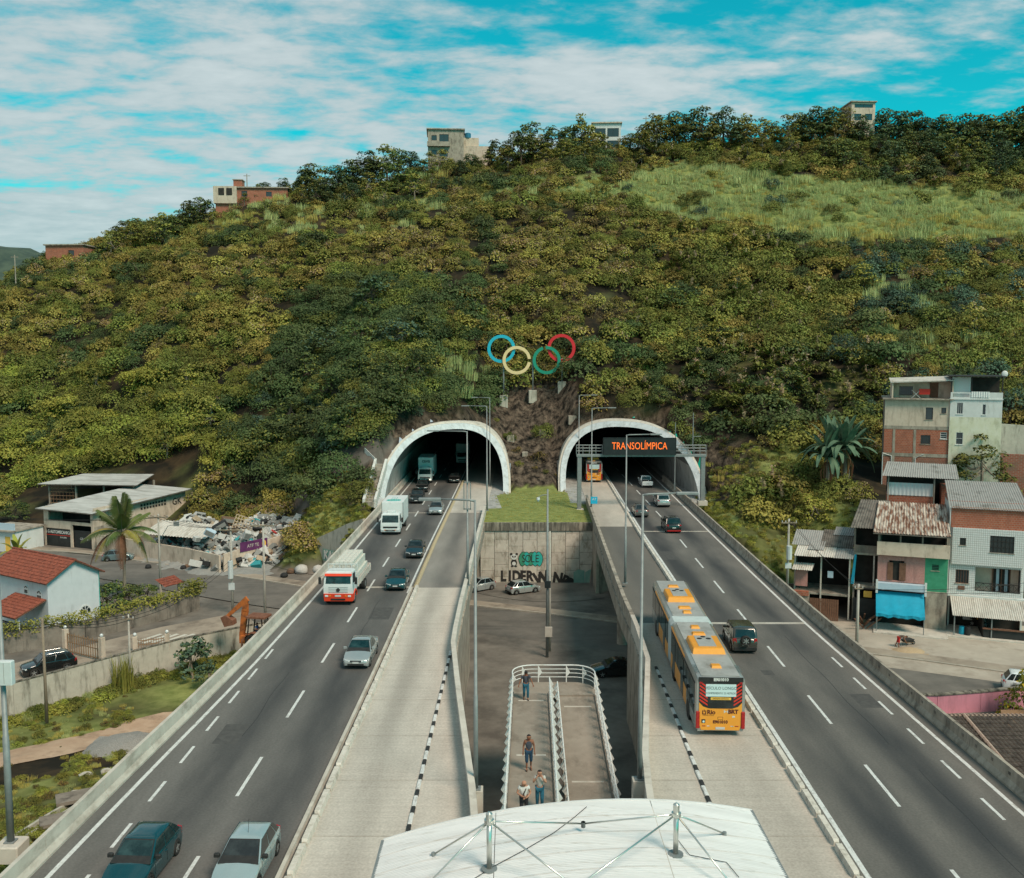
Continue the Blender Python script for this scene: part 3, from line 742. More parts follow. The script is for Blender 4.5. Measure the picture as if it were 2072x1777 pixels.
path_strip('street', ST, 9.0, ZS + 0.012, 'street_asphalt', kind='structure')
off = lambda d: [(x + 0.42 * d, y + 0.9 * d) for x, y in ST]
path_strip('pavement', off(5.6), 1.9, ZS + 0.10, 'paved_yard', kind='structure')
mat('kerb_street', (0.30, 0.26, 0.21), (0.40, 0.35, 0.29), scale=2, rough=0.9)
b = MB()
kp = off(4.62)
for i in range(len(kp) - 1):
    p, q = Vector((*kp[i], ZS)), Vector((*kp[i + 1], ZS)); d = (q - p).normalized(); nn = Vector((-d.y, d.x, 0)) * 0.12
    b.hexa([p - nn, p + nn, q + nn, q - nn] and [p - nn, q - nn, q + nn, p + nn, p - nn + Vector((0, 0, .13)), q - nn + Vector((0, 0, .13)), q + nn + Vector((0, 0, .13)), p + nn + Vector((0, 0, .13))])
b.build('kerb', 'kerb_street', kind='structure')
b = MB(); b.add([(29, 83, ZS + .02), (60, 68.5, ZS + .02), (75, 63, ZS + .02), (75, 92, ZS + .02), (44, 94.5, ZS + .02), (29, 96, ZS + .02)], [(0, 1, 2, 3, 4, 5)])
mat('apron_concrete', (0.34, 0.285, 0.23), (0.44, 0.375, 0.305), scale=0.35, rough=0.92, bump=0.2, bump_scale=9, stain=(0.25, 0.20, 0.155), stain_scale=(0.35, 0.35, 1), stain_pos=(0.5, 0.72))
b.build('forecourt', 'apron_concrete', kind='structure')
yb = MB(); wln = [(x, y) for x, y in WALL_L]
yb.loft([[(x + .07, y + .1, ZS + .008), (x - 4.2, y + 6.5, ZS + .008)] for x, y in wln], closed=False)
yb.build('yard', 'paved_yard', kind='structure')
mat('dirt_path', (0.36, 0.235, 0.155), (0.46, 0.325, 0.225), scale=0.6, rough=0.95, bump=0.35, bump_scale=5, stain=(0.22, 0.145, 0.095), stain_scale=(0.5, 0.5, 0.5))
path_strip('path', [(-62, 53), (-48, 58.5), (-38, 65), (-30, 71.5), (-24, 76), (-19, 79)], lambda t: 4.2 + math.sin(t * 9) * 0.5, 0.05, 'dirt_path', zfun=gz, n=70, kind='structure')

# ------------------------------------------------------------------ wall of precast panels with graffiti
mat('panel_tan', (0.47, 0.41, 0.34), (0.56, 0.495, 0.415), scale=1.6, rough=0.9, bump=0.12, stain=(0.22, 0.18, 0.135), stain_scale=(1.1, 1.1, 0.5), rnd=0.10)
mat('coping_stained', (0.17, 0.145, 0.115), (0.30, 0.26, 0.205), scale=1.2, rough=0.93, stain=(0.05, 0.045, 0.035), stain_scale=(3.0, 1, 0.3), stain_pos=(0.42, 0.62))
GW = thing('panel_wall', 'retaining wall of tan precast panels covered in graffiti below the grass', 'retaining wall', (-3.85, 112.3, ZS))
rnd = random.Random(4)
MB().box(0, 13.9, 0.12, 0.4, -0.2, 7.35).build('backing', 'concrete_dark', GW)
pw, ph = 1.72, 1.5
for cidx in range(8):
    x0 = cidx * pw + 0.03; zz = -0.75 if cidx % 2 else 0.0
    while zz < 6.3:
        a, c = max(zz, 0.0), min(zz + ph, 6.4)
        if c - a > 0.2:
            pr = rnd.uniform(0, 0.035)
            m = MB(); m.cbox(x0, min(x0 + pw - 0.045, 13.85), -pr, 0.12, a + 0.02, c - 0.02, 0.012); m.build('panel', 'panel_tan', GW)
        zz += ph
MB().box(-0.1, 14.0, -0.16, 0.42, 6.4, 7.36).build('coping', 'coping_stained', GW)
mat('spray_black', (0.018, 0.016, 0.014), (0.035, 0.03, 0.027), scale=4, rough=0.8)
mat('spray_teal', (0.02, 0.33, 0.27), (0.03, 0.40, 0.36), scale=2, rough=0.8)
mat('spray_green', (0.03, 0.20, 0.12), (0.05, 0.25, 0.15), scale=2, rough=0.8)
mat('spray_white', (0.62, 0.60, 0.55), rough=0.8)
mat('spray_sea', (0.14, 0.30, 0.25), (0.24, 0.36, 0.29), scale=1.4, rough=0.85)
def gpt(px, py, dy=-0.05):
    p = ony(px, py, 112.25 + dy); return Vector((p.x + 3.85, dy, p.z - ZS))
def blob(name, cx, cz, rx, rz, m, par=GW, dy=-0.045, n=20, wob=0.0, seed=0, yb=None):
    b = MB(); rr = random.Random(seed)
    ph = rr.uniform(0, 6)
    pts = [(cx + rx * (1 + wob * math.sin(3 * a + ph)) * math.cos(a), cz + rz * (1 + wob * math.cos(2 * a + ph)) * math.sin(a)) for a in [2 * math.pi * k / n for k in range(n)]]
    b.prism(pts, dy, dy + 0.006); return b.build(name, m, par)
def mural(name, label):
    return link(name, None, GW, None, None, label=label)
pan = mural('graffiti', 'black and white panda painted on the panel wall')
p = gpt(1040, 1127)
for dx, dz, rx, rz, m, dy in ((0, 0.0, .38, .36, 'spray_white', -.047), (-.33, .33, .16, .15, 'spray_black', -.052), (.33, .33, .16, .15, 'spray_black', -.052), (-.14, .03, .09, .12, 'spray_black', -.054), (.14, .03, .09, .12, 'spray_black', -.054),
                             (0, -.13, .07, .05, 'spray_black', -.054), (0, -.72, .37, .44, 'spray_black', -.045), (0, -.84, .23, .24, 'spray_white', -.053), (-.22, -1.16, .15, .1, 'spray_black', -.051), (.22, -1.16, .15, .1, 'spray_black', -.0505)):
    blob('paint_patch', p.x + dx, p.z + dz, rx, rz, m, pan, dy)
tg = mural('graffiti', 'bulbous teal and green letters sprayed beside the panda')
p0 = gpt(1056, 1131)
for k, (w, m) in enumerate(((.42, 'spray_green'), (.36, 'spray_teal'), (.36, 'spray_green'), (.36, 'spray_teal'), (.38, 'spray_teal'))):
    x = p0.x + 0.1 + k * 0.5
    blob('letter_outline', x, p0.z - 0.02, w + .07, .93, 'spray_black', tg, -.047 - .0012 * k, wob=.08, seed=k)
    blob('letter_fill', x, p0.z - 0.02, w, .86, m, tg, -.051 - .0012 * k, wob=.08, seed=k)
for k, ch in enumerate('SOLE'):
    text('letter_line', ch, 1.35, (p0.x + 0.22 + k * .54, -.064, p0.z - .02), (R(90), 0, 0), 'spray_black', tg, .001, 0.72)
lg = mural('graffiti', 'fat black letters sprayed low on the panel wall')
p1 = gpt(1035, 1167)
for k, ch in enumerate('LIDER'):
    text('letter', ch, 1.75, (p1.x - 1.0 + k * 0.8, -.05, p1.z), (R(90), 0, 0), 'spray_black', lg, .002, 0.78, bold=0.09)
text('letter', '*', 1.5, (p1.x + 3.55, -.05, p1.z - .25), (R(90), 0, 0), 'spray_black', lg, .002, bold=.04)
wg = mural('graffiti', 'sprawling black tag behind the two thin poles')
p2 = gpt(1106, 1170)
for k, ch in enumerate('WIND'):
    text('letter', ch, (2.2, 1.3, 1.9, 1.5)[k], (p2.x - .6 + k * .98, -.052, p2.z - .1 - .22 * (k % 2)), (R(90), R(-14 + 11 * k), 0), 'spray_black', wg, .002, 0.8, bold=.11)
blob('paint_patch', p2.x + 2.75, p2.z - .55, .62, .62, 'spray_black', wg, -.046, wob=.1)
sg = mural('graffiti', 'faded sea green paint rollers near the right end of the panel wall')
p3, p4 = gpt(1172, 1168), gpt(1196, 1168)
for q, sx in ((p3, .68), (p4, .72)):
    m = MB(); m.prism([(q.x - sx, q.z - 1.15), (q.x + sx, q.z - 1.3), (q.x + sx * .95, q.z + .8), (q.x - sx * .2, q.z + .95), (q.x - sx, q.z + .6)], -.046, -.043); m.build('paint_patch', 'spray_sea', sg)
# abutments at the far ends of both bridges
tag(MB().box(-17.6, -3.9, 118.9, 119.6, -8.0, -1.5).build('abutment', 'concrete_dark'), 'dark concrete abutment under the inbound bridge', 'abutment')
tag(MB().box(10.1, 23.5, 107.0, 107.6, -8.0, -1.5).build('abutment', 'concrete_dark'), 'dark concrete abutment under the outbound bridge', 'abutment')
MB().box(-3.9, -3.5, 112.5, 119.5, -8, -0.1).build('side_wall', 'concrete_grimy')['kind'] = 'structure'
MB().box(9.75, 10.15, 107, 112.2, -8, -0.1).build('side_wall', 'concrete_grimy')['kind'] = 'structure'
# stained wing wall left of the inbound barrier
def wing(name, pts, label, m, base=-9.9, th=0.35, graf=None):
    t = thing(name, label, 'retaining wall', (pts[0][0], pts[0][1], 0)); o = Vector((pts[0][0], pts[0][1], 0))
    for i in range(len(pts) - 1):
        p, q = Vector((pts[i][0], pts[i][1], 0)) - o, Vector((pts[i + 1][0], pts[i + 1][1], 0)) - o
        d = (q - p).normalized(); n = Vector((-d.y, d.x, 0)) * th / 2; z0, z1 = pts[i][2], pts[i + 1][2]
        up = lambda v, z: Vector((v.x, v.y, z))
        d2 = d * 0.01
        MB().hexa([up(p - n + d2, base), up(q - n - d2, base), up(q + n - d2, base), up(p + n + d2, base), up(p - n + d2, z0), up(q - n - d2, z1), up(q + n - d2, z1), up(p + n + d2, z0)]).build('wall_panel', m, t)
    return t
ww = wing('wing_wall', [(-17.9, 112.2, 0.4), (-20.2, 114.2, -0.6), (-22.4, 116.4, -1.9), (-24.6, 118.4, -3.1), (-27.5, 120.4, -4.8), (-31, 122.2, -6.2)], 'stained concrete wing wall beside the barrier above the rubbish bags', 'wall_stained', base=-8)
for k, (dx, m) in enumerate(((0, 'spray_teal'), (.9, 'spray_white'), (1.7, 'spray_teal'))):
    pass
wt = text('graffiti', 'KAN', 1.5, (-4.9, 4.0, -5.1), (R(90), 0, R(-42)), 'spray_white', ww, .02, 0.9, bold=.06)
m = MB(); mm = Matrix.Translation((-4.85, 4.08, -5.1)) @ Matrix.Rotation(R(-42), 4, 'Z'); m.obox(mm, 1.7, .02, .75); m.build('graffiti', 'spray_sea', ww)
wing('retaining_wall', [(24.3, 99.2, -3.6), (27.0, 99.6, -4.0), (31, 101.5, -5.0), (35, 103.8, -5.6)], 'low concrete retaining wall under the grass slope by the shack', 'concrete_grimy', base=-8)
wl_ = thing('yard_wall', 'long pale block wall with black stains above the weedy lot', 'wall', (WALL_L[0][0], WALL_L[0][1], -9.8))
o = Vector((*WALL_L[0], -9.8))
for i in range(len(WALL_L) - 1):
    a, c = Vector((*WALL_L[i], 0)), Vector((*WALL_L[i + 1], 0)); n = max(1, round((c - a).length / 4))
    for k in range(n):
        p, q = a.lerp(c, k / n), a.lerp(c, (k + 1) / n); d = (q - p).normalized(); nn = Vector((-d.y, d.x, 0)) * .1
        zt = -6.75
        P = lambda v, z: Vector((v.x, v.y, z)) - o
        MB().hexa([P(p - nn, -9.9), P(q - nn, -9.9), P(q + nn, -9.9), P(p + nn, -9.9), P(p - nn, zt), P(q - nn, zt), P(q + nn, zt), P(p + nn, zt)]).build('wall_panel', 'wall_stained', wl_)
        nn = nn * 1.5
        MB().hexa([P(p - nn, zt), P(q - nn, zt), P(q + nn, zt), P(p + nn, zt), P(p - nn, zt + .08), P(q - nn, zt + .08), P(q + nn, zt + .08), P(p + nn, zt + .08)]).build('coping', 'coping_stained', wl_)

# ------------------------------------------------------------------ pedestrian ramp with white railings
mat('ramp_concrete', (0.245, 0.20, 0.158), (0.31, 0.26, 0.21), scale=0.8, rough=0.92, bump=0.15, bump_scale=25, stain=(0.18, 0.145, 0.112), stain_scale=(0.8, 0.5, 1))
RY0, RY1 = 29.0, 56.6
zl = lambda y: lerp(0.42, -0.85, (y - RY0) / (RY1 - RY0)); zr = lambda y: lerp(-3.1, -1.05, (y - RY0) / (RY1 - RY0))
xl = lambda y: lerp(-0.42, 0.12, (y - RY0) / (RY1 - RY0)); xr = lambda y: lerp(2.62, 2.86, (y - RY0) / (RY1 - RY0))
RAMP = thing('footbridge_ramp', 'switchback concrete pedestrian ramp with white railings between the busways', 'ramp', (2.3, 43, 0))
ro = Vector((2.3, 43, 0))
def rbox(fx, w, fz, y0, y1, th, name, m, n=8, dx=0, up=0):
    b = MB(); rings = []
    for i in range(n + 1):
        y = lerp(y0, y1, i / n); x = fx(y) + dx; z = fz(y) + up
        rings.append([Vector(q) - ro for q in ((x, y, z - th), (x + w, y, z - th), (x + w, y, z), (x, y, z))])
    b.loft(rings); return b.build(name, m, RAMP)
rbox(xl, 2.12, zl, RY0, RY1, .35, 'walkway', 'ramp_concrete'); rbox(xr, 2.25, zr, RY0, RY1, .35, 'walkway', 'ramp_concrete')
for fx, fz, w in ((xl, zl, 2.12), (xr, zr, 2.25)):
    rbox(fx, .13, fz, RY0, RY1, .5, 'edge_kerb', 'concrete_dark', dx=-.132, up=.12); rbox(fx, .13, fz, RY0, RY1, .5, 'edge_kerb', 'concrete_dark', dx=w + .002, up=.12)
    for yy in (37.5, 46.5, 55.2):
        z = fz(yy); x = fx(yy); MB().box(x + .3 - ro.x, x + w - .3 - ro.x, yy - .09 - ro.y, yy + .09 - ro.y, z - .02, z + .006).build('slab_joint', 'concrete_barrier', RAMP)
land = MB(); pts = [(0.12, RY1), (5.11, RY1)]
def cx_arc(n, r, xa, xb, yb):
    out = []
    for k in range(n + 1): a = k / n * math.pi / 2; out.append((xb - r + r * math.cos(a), yb - r + r * math.sin(a)))
    for k in range(n + 1): a = math.pi / 2 + k / n * math.pi / 2; out.append((xa + r + r * math.cos(a), yb - r + r * math.sin(a)))
    return out
arcp = cx_arc(6, 1.3, 0.02, 5.2, 58.9)
land.prism([(x - ro.x, y - ro.y) for x, y in [(0.02, RY1 + .01), (5.2, RY1 + .01)] + arcp], -1.4, -.95, 'xy'); land.build('landing', 'ramp_concrete', RAMP)
for (px_, py_) in ((1.0, 36), (1.1, 47), (1.3, 56), (3.9, 36), (4.0, 47), (4.0, 56)):
    MB().box(px_ - .3 - ro.x, px_ + .3 - ro.x, py_ - .3 - ro.y, py_ + .3 - ro.y, -9.5, (zl if px_ < 2 else zr)(py_) - .34).build('pier', 'concrete_grimy', RAMP)
post = MB(); post.box(-.03, .03, -.02, .02, 0, 1.12); post.add([(0.03, -.012, 1.05), (.24, -.02, .66), (.03, -.02, .40), (0.03, .02, 1.05), (.24, .02, .66), (.03, .02, .40)], [(0, 1, 2), (5, 4, 3), (0, 3, 4, 1), (1, 4, 5, 2), (2, 5, 3, 0)])
pme = post.fixn(post.mesh('baluster', 'steel_white'))
def railing(fx, fz, y0, y1, side, dx):
    r = link('railing', None, RAMP)
    P = lambda y, h: Vector((fx(y) + dx, y, fz(y) + h)) - ro
    for h, rr in ((1.12, .042), (.86, .022), (.6, .022), (.34, .022)):
        MB().tube([P(y, h) for y in (y0, lerp(y0, y1, .33), lerp(y0, y1, .66), y1)], rr, 6).build('rail', 'steel_white', r)
    n = int((y1 - y0) / 1.15)
    for k in range(n + 1):
        o = link('baluster', pme, r, P(lerp(y0, y1, k / n), .1)); o.rotation_euler = (0, 0, 0 if side > 0 else math.pi)
railing(xl, zl, RY0, RY1, -1, -.07); railing(xl, zl, RY0, RY1 - .6, 1, 2.19); railing(xr, zr, RY0, RY1 - .6, -1, -.07); railing(xr, zr, RY0, RY1, 1, 2.32)
r = link('railing', None, RAMP)
for h, rr in ((1.12, .042), (.86, .024), (.6, .024), (.34, .024)):
    MB().tube([Vector((5.18, RY1, -.95 + h)) - ro] + [Vector((x, y, -.95 + h)) - ro for x, y in arcp] + [Vector((.05, RY1, -.95 + h)) - ro], rr, 6).build('rail', 'steel_white', r)
for x, y in (arcp[0], arcp[4], (3.5, 58.9), (1.7, 58.9), arcp[9], arcp[13]):
    link('baluster', pme, r, Vector((x, y, -.97)) - ro)

# ------------------------------------------------------------------ station roof in the foreground
mat('roof_white', (0.59, 0.575, 0.56), (0.69, 0.675, 0.66), scale=0.8, rough=0.5, stretch=(0.3, 3, 1), stain=(0.36, 0.31, 0.25), stain_scale=(0.55, 9.0, 1), stain_pos=(0.56, 0.78))
STN = thing('station_roof', 'white ribbed curved station roof with steel masts and tie rods', 'roof', (2.1, 22, 0)); so = Vector((2.1, 22, 0))
arcz = lambda x: 4.86 - 0.80 * ((x - 2.1) / 6.3) ** 2
edgey = lambda x: 30.75 + 0.16 * (x - 2.1)
for cx0, cx1 in ((-4.25, -0.55), (-0.53, 4.75), (4.77, 8.45)):
    for k in range(15):
        def f(u, v, k=k, cx0=cx0, cx1=cx1):
            x = lerp(cx0, cx1, u); y = edgey(x) - (k + 1) * 1.05 + v * 1.06
            lift = 0.012 * (1 - v) + (0.006 if cx0 > 0 else 0)
            return Vector((x, y, arcz(x) + lift + 0.011 * math.sin(v * 2 * math.pi * 11))) - so
        m = MB(); m.grid(8, 44, f); m.build('roof_panel', 'roof_white', STN, smooth=True)
fas = MB(); fas.loft([[Vector((x, edgey(x) + dy, arcz(x) + dz)) - so for dy, dz in ((0.0, -.24), (.06, -.24), (.06, .03), (0, .03))] for x in [lerp(-4.25, 8.45, i / 16) for i in range(17)]]); fas.build('fascia', 'roof_white', STN)
for sx in (-4.27, 8.43):
    g = MB(); z = arcz(sx); g.box(sx - so.x - .05, sx - so.x + .05, -8, edgey(sx) - so.y, z - .2, z + .02); g.build('gutter', 'steel_galv', STN)
for sx in (-3.4, 2.1, 7.6):
    for yy in (20, 28.5):
        m = MB(); m.tube([Vector((sx, yy, 0)) - so, Vector((sx, yy, arcz(sx) - .06)) - so], .12, 8); m.build('column', 'steel_galv', STN)
def mast(px, yb, yt, ym):
    zb = 5.0; b0 = onz(px, yb, zb)
    for _ in range(3): zb = arcz(b0.x); b0 = onz(px, yb, zb)
    top = ony(px, yt, b0.y); col = ony(px, ym, b0.y)
    top.x = b0.x
    m = MB(); m.tube([b0 - so, top - so - Vector((0, 0, .28))], .08, 14); mm = m.build('mast', 'steel_bright', STN, smooth=True)
    m = MB(); m.tube([top - so - Vector((0, 0, .32)), top - so - Vector((0, 0, .05)), top - so], [.10, .10, .04], 14); m.build('mast_cap', 'steel_bright', mm)
    m = MB(); m.disc(b0 - so + Vector((0, 0, .03)), (0, 0, 1), .24, .05); m.build('base_plate', 'steel_galv', mm)
    m = MB(); m.disc(Vector((b0.x, b0.y, col.z)) - so, (0, 0, 1), .15, .12); m.build('collar', 'steel_bright', mm)
    return Vector((b0.x, b0.y, col.z))
m1 = mast(990, 1760, 1643, 1662); m2 = mast(1367, 1730, 1625, 1648)
def roofpt(px, py):
    z = 5.0; p = onz(px, py, z)
    for _ in range(4): z = arcz(p.x) + .05; p = onz(px, py, z)
    return p
node = roofpt(1180, 1682) + Vector((0, 0, .25))
for a, c in ((m1, roofpt(877, 1729)), (m1, node), (m2, node), (m2, roofpt(1466, 1687)), (m1, roofpt(1190, 1815)), (m1, roofpt(840, 1815)), (m2, roofpt(1120, 1830)), (m2, roofpt(1500, 1815))):
    m = MB(); m.tube([a - so, c - so], .028, 8); m.build('tie_rod', 'steel_bright', STN, smooth=True)
    m = MB(); m.tube([c - so - Vector((0, 0, .12)), c - so + Vector((0, 0, .06))], .07, 8); m.build('anchor', 'steel_galv', STN)
cb = MB(); cb.tube([roofpt(*q) - so + Vector((0, 0, -.01)) for q in ((1187, 1632), (1160, 1655), (1120, 1685), (1060, 1720), (1000, 1752), (960, 1777))], .012, 5); cb.build('cable', 'wire_black', STN)
cb = MB(); cb.tube([m2 - so] + [roofpt(*q) - so for q in ((1372, 1700), (1395, 1730), (1430, 1737), (1470, 1745), (1495, 1775))], .012, 5); cb.build('cable', 'wire_black', STN)

# ------------------------------------------------------------------ lamp posts
lampm = MB(); lampm.cbox(-.0, 1.0, -.14, .14, -.05, .06, .03)
lamp_me = lampm.fixn(lampm.mesh('lamp_head', 'steel_galv'))
def lamp_post(x, y, z0, ztop, arm, label, box=None, bw=0.115):
    h = ztop - z0
    t = thing('lamp_post', label, 'lamp post', (x, y, z0), group='tall motorway lamp posts')
    m = MB(); m.tube([(0, 0, 0), (0, 0, h * .33), (0, 0, h * .331), (0, 0, h)], [bw, bw * .86, bw * .72, bw * .45], 10); m.build('post', 'steel_galv', t, smooth=True)
    m = MB(); s = 1 if arm > 0 else -1
    m.tube([(0, 0, h - .05), (s * .25, 0, h), (arm, 0, h + .04)], [.055, .05, .04], 8); m.build('arm', 'steel_galv', t, smooth=True)
    o = link('lamp_head', lamp_me, t, (arm - (0 if s > 0 else 0), 0, h + .04)); o.rotation_euler = (0, 0, 0 if s > 0 else math.pi)
    m = MB(); m.box(-.22, .22, -.22, .22, -.02, .05); m.build('base_plate', 'steel_galv', t)
    return t
def ped(t, h=0.9):
    MB().box(-.32, .32, -.32, .32, -1.4, -.0).build('plinth', 'concrete_pale', t)
for (px, ptop, Y, arm, lab) in (
    (961, 1012, 41.2, -1.5, 'grey lamp post on the parapet by the ramp, arm over the empty busway'),
    (1301, 1000, 42.2, 1.5, 'grey lamp post on the parapet left of the articulated bus'),
    (945, 873, 79.3, -2.4, 'grey lamp post on the bridge in front of the truck tunnel, bearing a small frame'),
    (1268, 880, 80.0, 2.0, 'grey lamp post crossing the orange lettered sign'),
    (985, 822, 118.5, -2.2, 'grey lamp post by the grass platform, shorter arm of the pair beside the truck tunnel'),
    (991, 805, 143.0, -1.8, 'grey lamp post at the foot of the truck tunnel ring, tallest arm of the pair'),
    (1198, 826, 117.5, 2.0, 'grey lamp post bearing a small blue sign at the busway edge'),
    (1172, 800, 146.0, 1.8, 'grey lamp post against the rock, left of the ring behind the orange sign')):
    p = ony(px, ptop, Y); t = lamp_post(p.x, p.y, 0.35 if Y < 120 else 0.0, p.z, arm, lab)
    if Y < 60: ped(t)
    if Y == 79.3:
        m = MB()
        for a, b_, c, d in ((-.32, .32, 8.9, 9.0), (-.32, .32, 6.6, 6.7), (-.32, -.24, 6.6, 9.0), (.24, .32, 6.6, 9.0)): m.box(a, b_, -.2, -.14, c, d)
        m.build('frame', 'steel_galv', t)
    if Y == 117.5:
        mat('sign_blue', (0.01, 0.33, 0.52), (0.015, 0.37, 0.56), scale=3, rough=0.5)
        z = ony(1200, 1012, Y).z - .35
        MB().box(-.1, .75, -.2, -.17, z - .45, z + .45).build('sign_plate', 'sign_blue', t)
        text('sign_text', 'A7', .45, (.33, -.21, z + .12), (R(90), 0, 0), 'paint_white', t)
mat('box_pale', (0.52, 0.54, 0.53), (0.58, 0.60, 0.59), scale=2, rough=0.6)
fp = onz(22, 1703, -1.35)
t = lamp_post(fp.x, fp.y, -1.35, 13.2, -2.0, 'grey lamp post with a white control box on the weedy bank', bw=.16)
MB().cbox(-.55, .55, -.55, .55, -.75, -.01, .05).build('plinth', 'concrete_pale', t)
bz = ony(20, 1352, fp.y).z + 1.35
m = MB(); m.cbox(-.02, .62, -.44, -.12, bz - .62, bz + .42, .03); m.build('control_box', 'box_pale', t)
m = MB(); m.box(.285, .295, -.446, -.44, bz - .55, bz + .36); m.build('box_seam', 'concrete_dark', t)

# ------------------------------------------------------------------ gantry with the lettered sign
mat('sign_black', (0.010, 0.014, 0.015), (0.016, 0.02, 0.022), scale=2, rough=0.55)
mat('led_orange', (0.8, 0.16, 0.03), rough=0.5, emit=(1.0, 0.16, 0.02), emit_s=0.75)
GY = 122.5
gl, gr = ony(1172, 1000, GY).x, ony(1421, 1000, GY).x
zb = ony(1300, 919, GY).z; zt = ony(1300, 902, GY).z
G = thing('sign_gantry', 'grey steel gantry with walkway across the outbound road at the tunnel', 'gantry', (gl, GY, 0)); w = gr - gl
for i, (x, z0) in enumerate(((0, -.1), (w, 1.0))):
    m = MB(); m.cbox(x - .28, x + .28, -.28, .28, z0, zb - .32, .04); m.build('leg', 'steel_galv', G)
    MB().box(x - .6, x + .6, -.6, .6, z0 - .6, z0).build('footing', 'concrete_pale', G)
m = MB(); m.cbox(-.4, w + .4, -.35, .35, zb - .32, zb, .04); m.build('beam', 'steel_galv', G)
sx0, sx1 = ony(1220, 900, GY).x - gl, ony(1366, 900, GY).x - gl
def rail_side(x0, x1, y):
    rl = link('handrail', None, G)
    for h in (.42, .8, 1.18): MB().tube([(x0, y, zb + h), (x1, y, zb + h)], .035, 5).build('rail', 'steel_galv', rl)
    n = max(1, int((x1 - x0) / .75))
    for k in range(n + 1): MB().tube([(lerp(x0, x1, k / n), y, zb), (lerp(x0, x1, k / n), y, zb + 1.18)], .03, 5).build('upright', 'steel_galv', rl)
for y in (-.33, .33): rail_side(-.4, sx0 - .06, y); rail_side(sx1 + .06, w + .4, y)
sgn = thing('message_sign', 'black electronic sign with orange capital letters on the gantry', 'sign', (gl, GY, 0))
z0, z1 = ony(1300, 919, GY).z + .02, ony(1300, 886, GY).z
m = MB(); m.cbox(sx0, sx1, -.75, -.36, z0, z1, .04); m.build('cabinet', 'sign_black', sgn)
m = MB()
for a in (sx0 - .04, sx1): m.box(a, a + .04, -.77, -.36, z0 - .04, z1 + .04)
m.box(sx0 - .04, sx1 + .04, -.77, -.36, z1, z1 + .05); m.box(sx0 - .04, sx1 + .04, -.77, -.36, z0 - .05, z0); m.build('frame', 'sign_black', sgn)
tx = (ony(1244, 900, GY).x + ony(1341, 900, GY).x) / 2 - gl
text('letters', 'TRANSOLÍMPICA', 1.32, (tx, -.80, (z0 + z1) / 2 + .02), (R(90), 0, 0), 'led_orange', sgn, .012, 0.72, bold=0.0)
for x in (w - 1.3,):
    m = MB(); m.tube([(x, 0, zb), (x, 0, zb + 2.3), (x + 1, 0, zb + 2.35)], .05, 6); m.build('lamp_bracket', 'steel_galv', G)
for px, pt, pb, lab in ((1367, 855, 992, 'thin white mast beside the sign at the tunnel wall'), (1403, 835, 905, 'thin brown mast behind the gantry on the rock')):
    p = ony(px, pt, 127); q = ony(px, pb, 127)
    m = MB(); m.tube([(0, 0, 0), (0, 0, p.z - q.z)], [.09, .05], 8); tag(m.build('mast', 'steel_galv', loc=(p.x, 127, q.z)), lab, 'mast')

# ------------------------------------------------------------------ big coloured rings on posts above the tunnels
RYD = 159.0
for nm, c in (('ring_blue', (0.02, 0.42, 0.56)), ('ring_cream', (0.80, 0.60, 0.32)), ('ring_green', (0.015, 0.26, 0.17)), ('ring_red', (0.62, 0.022, 0.03))):
    mat(nm, c, tuple(v * .88 for v in c), scale=1.5, rough=0.45)
o0 = ony(1075, 760, RYD); RG = thing('ring_sign', 'four big interlocked rings in blue, cream, green and red on posts', 'sign', (o0.x, RYD, 12.5)); og = Vector((o0.x, RYD, 12.5))
def ring(nm, px, py, rpx, m, gap, dy):
    c = ony(px, py, RYD) - og; Ro = rpx * RYD / FPX; Ri = Ro - 0.52
    a0, a1 = gap if gap else (0, 0)
    n = 48; b = MB(); rings = []
    for k in range(n + 1):
        a = R(lerp(a1, 360 + a0, k / n)) if gap else 2 * math.pi * k / n
        ca, sa = math.cos(a), math.sin(a)
        rings.append([(c.x + Ri * ca, dy - .12, c.z + Ri * sa), (c.x + Ro * ca, dy - .12, c.z + Ro * sa), (c.x + Ro * ca, dy + .12, c.z + Ro * sa), (c.x + Ri * ca, dy + .12, c.z + Ri * sa)])
    b.loft(rings, caps=bool(gap)); return b.build('ring', m, RG)
ring('r', 1014.5, 706, 28.2, 'ring_blue', None, -.1); ring('r', 1045.5, 729, 28.6, 'ring_cream', (-9, 6), -.36); ring('r', 1106, 729, 28.2, 'ring_green', (95, 107), -.36); ring('r', 1136, 704.5, 28.2, 'ring_red', None, -.1)
for px, y0, y1, yb in ((1019, 738, 800, 820), (1078, 735, 790, 806), (1137, 733, 772, 792)):
    a, bq, cq = ony(px - 2, y0 - 8, RYD + .1), ony(px, y1, RYD + .1), ony(px, yb, RYD + .1)
    a.x = bq.x
    m = MB(); m.tube([bq - og, a - og], .13, 8); m.build('post', 'steel_galv', RG, smooth=True)
    m = MB(); m.cbox(bq.x - og.x - .7, bq.x - og.x + .7, -.5, 2.4, cq.z - og.z - .8, bq.z - og.z, .06); m.build('plinth', 'wall_stained', RG)
# anchor blocks bolted to the rock
for k, (px, py, s) in enumerate(((1033, 889, .6), (1097, 876, .55), (1158, 850, .65), (1062, 921, .45))):
    Y = 139.0
    for _ in range(12):
        p = ony(px, py, Y); Y += (p.z - gz(p.x, p.y)) * 1.2
    m = MB(); m.cbox(-s, s, -.5, 1.0, -s * 1.1, s * 1.1, .08); tag(m.build('anchor_block', 'concrete_grimy', loc=(p.x, p.y, p.z)), 'square concrete anchor block bolted to the rock between the tunnels', 'block', 'anchor blocks on the rock')
